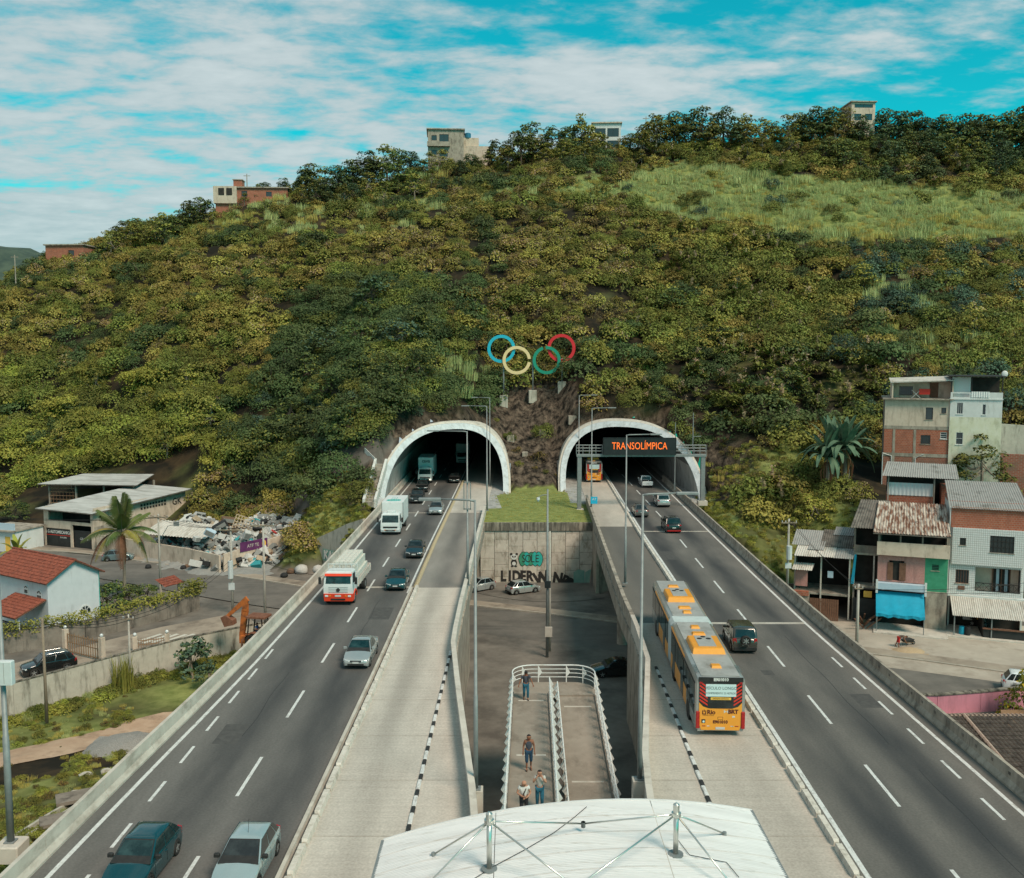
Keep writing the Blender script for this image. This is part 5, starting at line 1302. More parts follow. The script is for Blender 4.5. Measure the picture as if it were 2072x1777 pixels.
# ------------------------------------------------------------------ trucks
mat('truck_red', (0.72, 0.055, 0.018), (0.66, 0.05, 0.016), scale=2, rough=.4, coat=.3); mat('truck_white', (0.62, 0.64, 0.63), (0.55, 0.57, 0.56), scale=2, rough=.45, coat=.2)
mat('bed_board', (0.50, 0.43, 0.38), (0.60, 0.53, 0.47), scale=3, rough=.8, stretch=(1, .2, 1), stain=(.33, .27, .22), stain_scale=(2, 2, 2))
mat('crate_white', (0.52, 0.50, 0.45), (0.60, 0.58, 0.52), scale=3, rough=.7)
mat('chassis', (0.03, 0.027, 0.025), rough=.8)
mat('box_white', (0.60, 0.61, 0.60), (0.67, 0.68, 0.67), scale=.8, rough=.5, stain=(.45, .45, .43), stain_scale=(1, 1, .4), stain_pos=(.55, .8))
def cab(t, W, H, D, m, low, lowm, glass='glass_dark', visor=None, slope=.14, z0=.5):
    hw = W / 2
    b = MB(); b.loft([[(-hw, -.02, z0), (hw, -.02, z0), (hw, D, z0), (-hw, D, z0)], [(-hw, -.04, low + .35), (hw, -.04, low + .35), (hw, D, low + .35), (-hw, D, low + .35)], [(-hw * .985, .0, low + .8), (hw * .985, .0, low + .8), (hw * .985, D, low + .8), (-hw * .985, D, low + .8)],
                      [(-hw * .93, slope + .05, H - .12), (hw * .93, slope + .05, H - .12), (hw * .93, D - .05, H - .12), (-hw * .93, D - .05, H - .12)], [(-hw * .80, slope + .25, H), (hw * .80, slope + .25, H), (hw * .80, D - .2, H), (-hw * .80, D - .2, H)]])
    autosmooth(b.build('cab', m, t), 25)
    zs, zt = low + .83, H - .22
    f = lambda z: lerp(0, slope + .05, (z - low - .8) / (H - .12 - low - .8))
    g = MB(); g.loft([[(-hw * .86, f(zs) + .05, zs), (hw * .86, f(zs) + .05, zs), (hw * .82, f(zt) + .05, zt), (-hw * .82, f(zt) + .05, zt)], [(-hw * .86, f(zs) - .02, zs), (hw * .86, f(zs) - .02, zs), (hw * .82, f(zt) - .02, zt), (-hw * .82, f(zt) - .02, zt)]]); g.build('windscreen', glass, t)
    for s in (-1, 1):
        q = MB(); x = s * hw; q.loft([[(x * .955, .22, zs), (x * .955, D * .72, zs), (x * .92, D * .72, zt), (x * .92, .42, zt)], [(x * .992, .22, zs), (x * .992, D * .72, zs), (x * .958, D * .72, zt), (x * .958, .42, zt)]]); q.build('side_window', 'glass_dark', t)
        q = MB(); q.tube([(x, .08, zt - .1), (x + s * .28, -.08, zt - .12), (x + s * .28, -.08, zt - .5)], .02, 5); mr = q.build('mirror_arm', 'chassis', t)
        q = MB(); q.cbox(-.11, .11, -.04, .04, -.3, .25, .02); q.build('wing_mirror', 'plastic_black', t, loc=(x + s * .28, -.1, zt - .42))
        for w in (-.3, .3):
            pass
        q = MB(); q.tube([(s * .12, f(zs) - .03, zs + .02), (s * .55, f(zs + .16) - .04, zs + .16)], .014, 4); q.build('wiper', 'plastic_black', t)
    if visor: 
        q = MB(); q.loft([[(-hw * .92, f(zt) - .16, zt - .10), (hw * .92, f(zt) - .16, zt - .10), (hw * .92, f(zt) - .13, zt - .13), (-hw * .92, f(zt) - .13, zt - .13)], [(-hw * .93, f(zt) + .10, zt + .15), (hw * .93, f(zt) + .10, zt + .15), (hw * .93, f(zt) + .13, zt + .1), (-hw * .93, f(zt) + .13, zt + .1)]]); q.build('sun_visor', visor, t)
def front(t, W, z0, z1, m, y=-.1):
    hw = W / 2
    b = MB(); b.loft([[(-hw * 1.0, .25, z0), (-hw * .93, y, z0), (hw * .93, y, z0), (hw * 1.0, .25, z0)], [(-hw * 1.02, .25, z1), (-hw * .95, y - .04, z1), (hw * .95, y - .04, z1), (hw * 1.02, .25, z1)]]); b.build('bumper', m, t)
    for s in (-1, 1):
        q = MB(); q.cbox(-.13, .13, -.03, .03, -.07, .07, .02); q.build('headlight', 'lamp_clear', t, loc=(s * hw * .76, y - .03, lerp(z0, z1, .72)))
        q = MB(); q.cbox(-.07, .07, -.02, .02, -.04, .04, .01); q.build('indicator', 'lamp_amber', t, loc=(s * hw * .52, y - .04, lerp(z0, z1, .72)))
    MB().box(-.24, .24, y - .06, y, lerp(z0, z1, .62), lerp(z0, z1, .62) + .14).build('number_plate', 'plate_grey', t)
    MB().box(-hw * .48, hw * .48, y - .05, y, z0 + .1, z0 + .22).build('air_intake', 'plastic_black', t)
T1 = thing('flatbed_truck', 'red and white flatbed truck loaded with a stack of pale crates', 'truck', (-13.95, 74.0, 0), R(-1), 'trucks on the inbound lanes')
cab(T1, 2.35, 2.72, 1.75, 'truck_white', .95, None, glass='glass_teal', visor='truck_red', z0=.92)
front(T1, 2.42, .38, .98, 'truck_red')
for k in range(4): MB().box(-.78, .78, -.055, -.03, 1.08 + k * .13, 1.10 + k * .13).build('grille_slat', 'steel_galv', T1)
q = MB(); q.disc((0, -.07, 1.28), (0, 1, 0), .15, .05, 16); q.build('badge', 'chassis', T1)
for s in (-1, 1):
    q = MB(); n = 10
    q.loft([[(s * (1.22 - (0.35 if i == 0 else 0)) if False else s * x, .95 + .72 * math.cos(a), .5 + .66 * math.sin(a)) for x in (.86, 1.24)] + [(s * x, .95 + .60 * math.cos(a), .5 + .54 * math.sin(a)) for x in (1.24, .86)] for i, a in enumerate([math.pi * k / n for k in range(n + 1)])]); q.build('mudguard', 'truck_red', T1)
    add_wheel(T1, s * 1.03, .95, .5, .28, 'steel_galv', 8); add_wheel(T1, s * .98, 5.6, .5, .5, 'steel_galv', 8)
    q = MB(); q.box(*sorted((s * 1.19, s * 1.25)), 2.0, 8.2, 1.12, 1.68); q.build('side_board', 'bed_board', T1)
    for k in range(7): MB().box(*sorted((s * 1.245, s * 1.285)), 2.1 + k * .98, 2.18 + k * .98, 1.05, 1.68).build('stake', 'bed_board', T1)
MB().box(-.4, .4, 1.0, 8.0, .62, .85).build('chassis_frame', 'chassis', T1); MB().box(-1.19, 1.19, 2.0, 8.2, 1.0, 1.12).build('bed_floor', 'bed_board', T1)
MB().box(-1.19, 1.19, 8.15, 8.22, 1.12, 1.68).build('tail_board', 'bed_board', T1)
hb = link('headboard', None, T1)
for z in (1.7, 2.3, 2.95): MB().tube([(-1.2, 1.95, z), (1.2, 1.95, z)], .035, 6).build('bar', 'truck_white', hb)
for x in (-1.2, -.72, -.24, .24, .72, 1.2): MB().tube([(x, 1.95, 1.1), (x, 1.95, 2.95)], .03, 6).build('bar', 'truck_white', hb)
CR = 'pale crates on the flatbed truck'
pos = 0
q = MB(); q.cbox(0, .36, 0, .66, 0, .30, .02)
for k in range(3): q.box(.04, .32, .07 + k * .2, .07 + k * .2 + .06, .298, .318)
crate_me = q.fixn(q.mesh('crate', 'crate_white'))
for lay in range(6):
    nx = (6, 6, 6, 5, 5, 4)[lay]
    for iy in range(7):
        for ix in range(nx):
            if lay < 5 and 0 < ix < nx - 1 and iy > 0: continue      # only the outside of the stack
            x = (ix - nx / 2) * .375; o = link('crate', crate_me, None, (0, 0, 0)); tag(o, 'pale slatted crate in the stack on the flatbed truck', 'crate', CR)
            o.matrix_world = Matrix.Translation((-13.95, 74.0, 0)) @ Matrix.Rotation(R(-1), 4, 'Z') @ Matrix.Translation((x + .007, 2.3 + iy * .72, 1.125 + lay * .325))
T2 = thing('box_truck', 'white box truck with a green oval painted on its roof', 'truck', (-13.6, 103.6, 0), 0, 'trucks on the inbound lanes')
def boxtruck(t, roofmark=True, bl=5.2, bh=3.45):
    cab(t, 2.15, 2.42, 1.9, 'truck_white', .62, None, glass='glass_teal', z0=.55, slope=.35)
    front(t, 2.2, .4, .72, 'truck_white', -.08)
    MB().box(-.8, .8, -.06, .0, .82, 1.0).build('grille', 'plastic_black', t)
    q = MB(); q.cbox(-.45, .45, .75, 1.5, 2.4, 2.62, .06); q.build('roof_fairing', 'truck_white', t)
    q = MB(); q.cbox(-1.22, 1.22, 2.05, 2.05 + bl, .95, bh, .04); bx = q.build('cargo_box', 'box_white', t)
    for s in (-1, 1):
        for e in (2.03, 2.03 + bl - .06): MB().box(*sorted((s * 1.17, s * 1.235)), e, e + .07, .95, bh - .05).build('corner_post', 'steel_galv', bx)
        MB().box(*sorted((s * 1.17, s * 1.24)), 2.06, 2.0 + bl, .9, 1.0).build('lower_rail', 'steel_galv', bx)
        add_wheel(t, s * .95, .95, .42, .25, 'steel_galv', 6); add_wheel(t, s * .92, 5.6, .42, .45, 'steel_galv', 6)
    MB().box(-.4, .4, .9, 2 + bl, .5, .95).build('chassis_frame', 'chassis', t)
    if roofmark:
        q = MB(); q.loft([[(.85 * math.cos(a), 3.4 + .75 * math.sin(a), bh + z) for a in [2 * math.pi * k / 24 for k in range(24)]] for z in (.0, .006)]); q.build('roof_emblem', 'spray_teal', bx)
        text('roof_text', 'GR', .8, (0, 3.4, bh + .008), (0, 0, 0), 'paint_white', bx, .002)
        for k in range(3): text('roof_text', 'TC3', .42, (-.1, 4.6 + k * .62 - .4, bh + .004), (0, 0, 0), 'spray_teal', bx, .002)
boxtruck(T2)
T3 = thing('box_truck', 'white truck with a lettered box coming out of the tunnel', 'truck', (-13.7, 146.5, 0), 0, 'trucks on the inbound lanes')
boxtruck(T3, False, 5.6, 3.9)
mat('lamp_lit', (.8, .7, .5), rough=.3, emit=(1, .8, .5), emit_s=2.5)
for o in T3.children:
    if o.name.startswith('headlight'): o.data.materials[0] = MATS['lamp_lit']
text('box_text', 'cava', .75, (0, 2.03, 3.3), (R(90), 0, 0), 'ink_grey', T3, .01, bold=.02)
T4 = thing('box_truck', 'dark truck deep inside the tunnel in the lane along the busway', 'truck', (-9.2, 172, 0), 0, 'trucks on the inbound lanes')
boxtruck(T4, False, 5.6, 3.7)
# ------------------------------------------------------------------ buildings
mat('plaster_beige', (0.51, 0.405, 0.315), (0.59, 0.485, 0.385), scale=1.2, rough=.9, bump=.1, stain=(.24, .19, .145), stain_scale=(1.2, 1.2, .35), stain_pos=(.5, .74))
mat('plaster_white', (0.56, 0.57, 0.55), (0.63, 0.64, 0.62), scale=1.2, rough=.85, stain=(.36, .34, .30), stain_scale=(1.2, 1.2, .3), stain_pos=(.56, .8))
mat('plaster_house', (0.52, 0.54, 0.55), (0.57, 0.59, 0.60), scale=1.0, rough=.85, stain=(.35, .37, .36), stain_scale=(1.2, 1.2, .3), stain_pos=(.56, .8))
mat('plaster_yellow', (0.60, 0.585, 0.42), (0.68, 0.665, 0.54), scale=.8, rough=.88, stain=(.25, .25, .15), stain_scale=(.9, .9, .5), stain_pos=(.5, .75))
mat('plaster_pink', (0.40, 0.19, 0.165), (0.48, 0.25, 0.22), scale=9, rough=.9, stain=(.28, .15, .13))
mat('plaster_green', (0.035, 0.22, 0.12), (0.05, 0.28, 0.16), scale=2, rough=.85, stain=(.30, .36, .30), stain_scale=(1.5, 1.5, 1.5), stain_pos=(.62, .66))
mat('wall_rose', (0.62, 0.235, 0.30), (0.56, 0.22, 0.28), scale=.7, rough=.8, stain=(.42, .17, .21))
mat('dark_room', (0.020, 0.018, 0.016), (0.04, 0.035, 0.03), scale=1.5, rough=.95)  # near-black colour stands in for shade inside rooms, shops and openings
mat('wood_brown', (0.13, 0.06, 0.035), (0.19, 0.09, 0.055), scale=4, rough=.75)
mat('iron_dark', (0.03, 0.026, 0.024), rough=.7); mat('iron_brown', (0.22, 0.125, 0.065), (0.30, 0.18, 0.10), scale=5, rough=.7)
mat('frame_white', (0.62, 0.62, 0.60), rough=.6); mat('pane', (0.03, 0.04, 0.042), rough=.12, spec=.7)
mat('corr_grey', (0.26, 0.25, 0.235), (0.34, 0.33, 0.31), scale=.7, rough=.85, stain=(.17, .16, .145), stain_scale=(.7, .7, .7)); mat('corr_dark', (0.10, 0.085, 0.07), (0.19, 0.165, 0.14), scale=.9, rough=.9, stain=(.05, .045, .04), stain_scale=(.8, .8, .8))
mat('corr_rust', (0.17, 0.075, 0.045), (0.50, 0.43, 0.36), scale=1.1, rough=.9, stretch=(3.5, .6, 1), contrast=(.42, .58), stain=(.055, .035, .028), stain_scale=(1.4, .8, 1), stain_pos=(.56, .68)); mat('corr_pale', (0.46, 0.42, 0.37), (0.55, 0.51, 0.455), scale=1.2, rough=.8, stain=(.33, .29, .24), stain_scale=(1.5, .5, 1))
mat('corr_white', (0.62, 0.63, 0.62), rough=.6); mat('roof_sheet', (0.33, 0.325, 0.31), (0.43, 0.42, 0.405), scale=.35, rough=.8, stretch=(1, 2.5, 1), stain=(.21, .2, .185), stain_scale=(.2, .9, 1))
mat('tarp_blue', (0.008, 0.31, 0.46), (0.008, 0.26, 0.39), scale=1.5, rough=.55); mat('ledge_blue', (0.38, 0.48, 0.56), (0.46, 0.55, 0.62), scale=2, rough=.7)
mat('tile_red', (0.17, 0.042, 0.025), (0.28, 0.078, 0.045), scale=3.5, rough=.85, stain=(.10, .035, .025), stain_scale=(2.2, 2.2, 2.2), stain_pos=(.5, .72)); mat('tile_dark', (0.045, 0.032, 0.026), (0.10, 0.075, 0.06), scale=2.5, rough=.9); mat('tile_ridge', (0.34, 0.22, 0.17), (0.42, 0.30, 0.24), scale=3, rough=.85)
mat('tank_blue', (0.02, 0.15, 0.25), rough=.5)
brickmat('brick_red', (0.33, 0.085, 0.045), (0.40, 0.125, 0.07), (0.33, 0.25, 0.19), w=.34, h=.21, m=.016, dirt=(.26, .10, .065)); brickmat('brick_dark', (0.25, 0.08, 0.05), (0.31, 0.11, 0.07), (0.28, 0.21, 0.16), w=.34, h=.21, m=.02, dirt=(.19, .12, .085)); brickmat('tile_white', (0.60, 0.61, 0.60), (0.56, 0.57, 0.56), (0.24, 0.235, 0.22), w=.22, h=.22, m=.014, off=0.0)
def wall_open(par, x0, x1, z0, z1, y, th, holes, m, name='wall'):
    xs = sorted(set([x0, x1] + [v for h in holes for v in h[:2] if x0 < v < x1])); zs = sorted(set([z0, z1] + [v for h in holes for v in h[2:4] if z0 < v < z1])); b = MB()
    for i in range(len(xs) - 1):
        j = 0
        while j < len(zs) - 1:
            cx, cz = (xs[i] + xs[i + 1]) / 2, (zs[j] + zs[j + 1]) / 2
            if any(h[0] < cx < h[1] and h[2] < cz < h[3] for h in holes): j += 1; continue
            k = j
            while k + 1 < len(zs) - 1 and not any(h[0] < cx < h[1] and h[2] < (zs[k + 1] + zs[k + 2]) / 2 < h[3] for h in holes): k += 1
            b.box(xs[i], xs[i + 1], y, y + th, zs[j], zs[k + 1]); j = k + 1
    o = b.build(name, m, par, fix=False)
    bm = bmesh.new(); bm.from_mesh(o.data); bmesh.ops.remove_doubles(bm, verts=bm.verts, dist=1e-4)
    dup = {}
    for f in bm.faces: dup.setdefault(tuple(round(c, 3) for c in f.calc_center_median()), []).append(f)
    bmesh.ops.delete(bm, geom=[f for fs in dup.values() if len(fs) > 1 for f in fs], context='FACES_ONLY'); bmesh.ops.recalc_face_normals(bm, faces=bm.faces); bm.to_mesh(o.data); bm.free()
    return o
def window(par, x0, x1, z0, z1, y, fm='frame_white', bars=0, sill=True, pane='pane', name='window', depth=.10, hb=0):
    w = .05; b = MB()
    b.box(x0, x0 + w, y + .02, y + depth, z0, z1); b.box(x1 - w, x1, y + .02, y + depth, z0, z1); b.box(x0 + w, x1 - w, y + .02, y + depth, z0, z0 + w); b.box(x0 + w, x1 - w, y + .02, y + depth, z1 - w, z1)
    o = b.build(name, fm, par)
    MB().box(x0 + w, x1 - w, y + depth, y + depth + .02, z0 + w, z1 - w).build('pane', pane, o)
    for k in range(bars):
        x = lerp(x0, x1, (k + 1) / (bars + 1)); MB().box(x - .018, x + .018, y + .045, y + .08, z0 + w, z1 - w).build('bar', fm, o)
    for k in range(hb):
        z = lerp(z0, z1, (k + 1) / (hb + 1)); MB().box(x0 + w, x1 - w, y + .05, y + .075, z - .018, z + .018).build('bar', fm, o)
    if sill: MB().box(x0 - .08, x1 + .08, y - .06, y + .015, z0 - .07, z0 - .003).build('sill', 'plaster_white' if fm == 'frame_white' else 'concrete_grimy', o)
    return o
def shell(par, x0, x1, y0, y1, z0, z1, m, th=.18, front=False, name='wall', floor=True):
    # side and back walls plus a floor and ceiling, open to the front
    MB().box(x0, x0 + th, y0, y1, z0, z1).build(name, m, par); MB().box(x1 - th, x1, y0, y1, z0, z1).build(name, m, par); MB().box(x0 + th, x1 - th, y1 - th, y1, z0, z1).build(name, m, par)
    if floor: MB().box(x0 + .01, x1 - .01, y0 + .02, y1 - .01, z0 - .12, z0 - .002).build('floor_slab', 'concrete_grimy', par)
def corr(par, A, B, C, D, m, per=.18, amp=.025, name='roof_sheet', rows=3, th=True):
    # corrugated sheet A-B (low edge) to D-C (high edge); waves run up the slope
    A, B, C, D = map(Vector, (A, B, C, D)); L = (B - A).length; n = max(8, int(L / per) * 4); nrm = (B - A).cross(D - A).normalized()
    if nrm.z < 0: nrm = -nrm
    b = MB(); b.grid(n, rows, lambda u, v: A.lerp(B, u).lerp(D.lerp(C, u), v) + nrm * amp * math.sin(u * L / per * 2 * math.pi)); return b.build(name, m, par, smooth=False, fix=False)
def tiles(par, A, B, C, D, m, col=.24, row=.42, name='roof_tiles', lift=.05):
    # interlocking clay tiles: rounded columns with stepped courses, low edge A-B
    A, B, C, D = map(Vector, (A, B, C, D)); L = (B - A).length; H = (D - A).length; nrm = (B - A).cross(D - A).normalized()
    if nrm.z < 0: nrm = -nrm
    rr = random.Random(int(L * 100)); nc, nr = int(L / col), int(H / row); b = MB()
    for j in range(nr):
        for i in range(nc):
            jit = rr.uniform(-.012, .02)
            def P(u, v, h): return A.lerp(B, u / nc).lerp(D.lerp(C, u / nc), min(1, v / nr)) + nrm * (h + jit)
            pts0 = [P(i + t / 4, j - .08, [.0, .045, .065, .045, .0][t] + lift * .9) for t in range(5)]; pts1 = [P(i + t / 4, j + 1.02, [.0, .035, .05, .035, .0][t] + .005) for t in range(5)]
            b.add(pts0 + pts1 + [P(i, j - .08, -.01), P(i + 1, j - .08, -.01)], [(0, 1, 6, 5), (1, 2, 7, 6), (2, 3, 8, 7), (3, 4, 9, 8), (10, 11, 4, 3, 2, 1, 0)])
    return b.build(name, m, par, fix=False, kind='stuff')

# --- white gabled house by the hedge
HG = thing('gabled_house', 'pale house with a red tiled gable roof and small arched windows', 'house', (-46.2, 91.7, ZS), R(58)); HG.scale = (.94, .94, .94); Wd, Dp, eh, rh = 6.0, 11.0, 5.5, 7.2
def arched(par, x, z, w, h, plane, y=0.0, n=10):
    # arched window with panes, on plane y=0 (front -y) or x=0 (front -x)
    def q(px, d, pz): return (px, y - d, pz) if plane == 'y' else (y - d, px, pz)
    out = [(x - w / 2, z), (x + w / 2, z)] + [(x + w / 2 * math.cos(math.pi * k / n), z + h - w / 2 + w / 2 * math.sin(math.pi * k / n)) for k in range(n + 1)]
    b = MB(); b.loft([[q(px, .02, pz) for px, pz in out], [q(px, .07, pz) for px, pz in out]]); o = b.build('window', 'frame_white', par)
    for i in range(3):
        px = x + (i - 1) * w * .29; s = w * .115; b = MB(); b.loft([[q(a, .05, c) for a, c in ((px - s, z + .12), (px + s, z + .12), (px + s, z + h * .50), (px - s, z + h * .50))], [q(a, .085, c) for a, c in ((px - s, z + .12), (px + s, z + .12), (px + s, z + h * .50), (px - s, z + h * .50))]]); b.build('pane', 'pane', o)
    for i in range(4):
        a0, a1 = R(180 / 4 * i + 6), R(180 / 4 * (i + 1) - 6); r0, r1 = w * .18, w * .40; cz = z + h - w / 2
        ring = [(x + r0 * math.cos(a0), cz + r0 * math.sin(a0)), (x + r1 * math.cos(a0), cz + r1 * math.sin(a0)), (x + r1 * math.cos(a1), cz + r1 * math.sin(a1)), (x + r0 * math.cos(a1), cz + r0 * math.sin(a1))]
        b = MB(); b.loft([[q(a, .05, c) for a, c in ring], [q(a, .085, c) for a, c in ring]]); b.build('pane', 'pane', o)
MB().loft([[(0, y, 0), (Wd, y, 0), (Wd, y, eh), (Wd / 2, y, rh), (0, y, eh)] for y in (0, Dp)]).build('wall', 'plaster_house', HG)
for s, (xa, xb) in ((0, (-.45, Wd / 2)), (1, (Wd + .45, Wd / 2))):
    zl_ = eh - .45 * (rh - eh) / (Wd / 2) + .06; MB().hexa([(xa, -.5, zl_ - .08), (xb, -.5, rh - .02), (xb, Dp + .4, rh - .02), (xa, Dp + .4, zl_ - .08), (xa, -.5, zl_), (xb, -.5, rh + .06), (xb, Dp + .4, rh + .06), (xa, Dp + .4, zl_)]).build('roof_deck', 'wood_brown', HG)
    tiles(HG, (xa, -.52 if s == 0 else Dp + .4, zl_ + .02), (xa, Dp + .4 if s == 0 else -.52, zl_ + .02), (xb, Dp + .4 if s == 0 else -.52, rh + .08), (xb, -.52 if s == 0 else Dp + .4, rh + .08), 'tile_red')
m = MB(); m.tube([(Wd / 2, -.55, rh + .13), (Wd / 2, Dp + .4, rh + .13)], .13, 8); m.build('ridge_tiles', 'tile_red', HG)
MB().box(Wd - .01, Wd + .05, -.03, .06, 0, eh).build('downpipe', 'spray_teal', HG)
arched(HG, 4.2, .9, 1.5, 1.15, 'y'); arched(HG, 1.5, 3.2, .9, 1.2, 'x'); arched(HG, 3.9, 3.6, .7, 1.0, 'x')
b0 = (-3.2, 0.2, 2.6)
MB().box(-3.0, -2.8, .6, .8, 0, 2.3).build('porch_post', 'plaster_house', HG); MB().box(-3.0, -2.8, 5.0, 5.2, 0, 2.3).build('porch_post', 'plaster_house', HG)
tiles(HG, (-3.5, .2, 2.25), (-3.5, 6.0, 2.25), (-.05, 6.0, 3.5), (-.05, .2, 3.5), 'tile_red', name='porch_tiles')
MB().hexa([(-3.5, .2, 2.12), (-.05, .2, 3.38), (-.05, 6, 3.38), (-3.5, 6, 2.12), (-3.5, .2, 2.22), (-.05, .2, 3.48), (-.05, 6, 3.48), (-3.5, 6, 2.22)]).build('porch_deck', 'wood_brown', HG)

# --- workshop with lettered gates
GA = thing('workshop', 'beige car workshop with black lettered gates and a wide sheet roof', 'building', (-68.2, 135.2, ZS), R(-21.7)); gw = 9.4
wall_open(GA, 0, gw, 0, 5.3, 0, .2, [(.35, 5.0, 0, 2.6), (5.4, 9.0, 0, 3.3), (.9, 8.9, 3.75, 5.1)], 'plaster_beige')
MB().box(0, .2, .21, 19, 0, 5.6).build('wall', 'plaster_beige', GA); MB().box(gw - .2, gw, .21, 19, 0, 5.9).build('wall', 'plaster_beige', GA); MB().box(.2, gw - .2, 18.8, 19, 0, 6).build('wall', 'plaster_beige', GA)
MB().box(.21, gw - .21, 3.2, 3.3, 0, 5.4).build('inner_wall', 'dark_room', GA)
mat('gate_black', (0.015, 0.018, 0.018), (0.028, 0.03, 0.03), scale=2, rough=.6)
for a, e in ((.36, 2.65), (2.68, 4.99)): MB().box(a, e, .05, .12, .02, 2.59).build('gate', 'gate_black', GA)
MB().box(5.41, 8.99, .3, .37, .02, 2.5).build('gate', 'gate_black', GA)
text('sign_text', 'R G AUTOMECANICA', .62, (2.65, .035, 2.05), (R(90), 0, 0), 'paint_white', GA, .005, .82, bold=.015); text('sign_text', '2347 8898', .3, (3.6, .035, 1.3), (R(90), 0, 0), 'paint_white', GA, .005)
MB().box(.4, 4.95, .03, .045, 1.58, 1.66).build('sign_line', 'red_stripe', GA); text('sign_text', 'GR 533', .5, (7.3, .285, 1.3), (R(90), 0, 0), 'plate_grey', GA, .004)
MB().hexa([(-.6, -.9, 5.35), (gw + .8, -.9, 5.2), (gw + 1.0, 19.6, 6.1), (-.6, 19.6, 6.3), (-.6, -.9, 5.45), (gw + .8, -.9, 5.3), (gw + 1.0, 19.6, 6.2), (-.6, 19.6, 6.4)]).build('roof_base', 'corr_dark', GA)
corr(GA, (-.6, -.9, 5.49), (gw + .8, -.9, 5.34), (gw + 1.0, 19.6, 6.24), (-.6, 19.6, 6.44), 'roof_sheet', .22, .03)
for k in range(6): wall_open  # grille blocks along the side wall
for k in range(9):
    for j in range(2): MB().box(gw, gw + .02, 9.2 + k * .62, 9.6 + k * .62, 4.3 + j * .5, 4.65 + j * .5).build('vent_block', 'dark_room', GA)
MB().box(gw, gw + .01, .2, 8, .05, 3.2).build('side_panel', 'concrete_grimy', GA)
text('graffiti', 'GK', 1.5, (gw + .03, 17.0, 4.5), (R(90), 0, R(90)), 'spray_black', GA, .003, bold=.03)
# open shed behind it
SH = thing('open_shed', 'open shed with a flat grey sheet roof and lattice wall behind the workshop', 'shed', (-76, 152.5, ZS + .8), R(-10))
for x in (0.2, 5, 10, 15.3):
    for y in (0.1, 6): MB().box(x - .12, x + .12, y - .12, y + .12, -1, 6.0).build('post', 'concrete_grimy', SH)
corr(SH, (-1.2, -1.0, 5.9), (16.5, -1.0, 6.1), (14.5, 7.5, 6.8), (1.5, 7.5, 6.6), 'roof_sheet', .22, .03); MB().hexa([(-1.2, -1, 5.76), (16.5, -1, 5.96), (14.5, 7.5, 6.66), (1.5, 7.5, 6.46), (-1.2, -1, 5.84), (16.5, -1, 6.04), (14.5, 7.5, 6.74), (1.5, 7.5, 6.54)]).build('roof_base', 'corr_dark', SH)
MB().box(.2, 15, 5.8, 6, -1, 5.9).build('back_wall', 'dark_room', SH); MB().box(-.1, 15.5, -.1, 6.2, 2.2, 2.5).build('floor_slab', 'concrete_dark', SH)
lt = link('lattice', None, SH)
for k in range(8): MB().box(.3 + k * .6, .36 + k * .6, -.06, -.02, 2.5, 5.8).build('slat', 'wood_brown', lt)
for k in range(6): MB().box(.3, 4.8, -.10, -.062, 2.7 + k * .6, 2.78 + k * .6).build('slat', 'iron_brown', lt)
# small blue and white house fragments left of the workshop
LB = thing('low_house', 'low blue and white house with a yellow door beside the workshop', 'house', (-75.2, 131.5, ZS), R(-18))
wall_open(LB, 0, 6.0, 0, 3.0, 0, .2, [(4.1, 5.1, 0, 2.2), (1.0, 2.0, .9, 2.0)], 'plaster_white'); MB().box(0, 6, .21, 5, 0, 2.9).build('wall', 'plaster_white', LB); MB().box(4.12, 5.08, .06, .1, 0, 2.18).build('door', 'bus_yellow', LB)
MB().box(-.3, 6.2, -.5, 5.3, 2.95, 3.15).build('roof_slab', 'concrete_grimy', LB); wall_open(LB, .2, 6, 3.15, 4.1, -.1, .12, [(.5, 1.0, 3.4, 3.9), (1.5, 2, 3.4, 3.9)], 'ledge_blue', 'parapet')

# --- rubbish yard wall
YW = wing('yard_wall', [(-58.6, 131.0, -5.2), (-53, 127.6, -5.1), (-47.5, 124.2, -5.1), (-42, 120.4, -5.0), (-36.9, 116.8, -5.1)], 'tan wall of the rubbish yard facing the street', 'plaster_beige', base=-8, th=.25); YW['category'] = 'wall'
YW2 = wing('yard_wall', [(-36.5, 116.9, -5.0), (-33.5, 120.5, -4.4), (-30.2, 125.2, -3.8), (-27, 129.6, -3.2)], 'tan wall of the rubbish yard carrying the purple banner', 'plaster_beige', base=-8, th=.25); YW2['category'] = 'wall'
mat('banner_purple', (0.085, 0.02, 0.085), (0.14, 0.035, 0.12), scale=1, rough=.6); BN = thing('banner', 'purple advertising banner on the rubbish yard wall', 'banner', (-35.2, 118.1, -5.6), R(53))
MB().box(.6, 4.9, -.05, 0, .5, 1.75).build('cloth', 'banner_purple', BN); text('banner_text', 'ATF TE', .6, (2.6, -.056, 1.1), (R(90), 0, 0), 'paint_cream', BN, .004); blob('emblem', 4.35, 1.1, .32, .42, 'bus_yellow', BN, -.06)
corr(None, (-50.0, 125.0, -3.9), (-40.2, 121.3, -3.9), (-39.4, 126.0, -2.9), (-49.0, 130.0, -2.9), 'corr_pale', .5, .06, 'awning').data
aw = bpy.data.objects['awning']; tag(aw, 'striped pale corrugated awning beside the rubbish heap', 'awning')

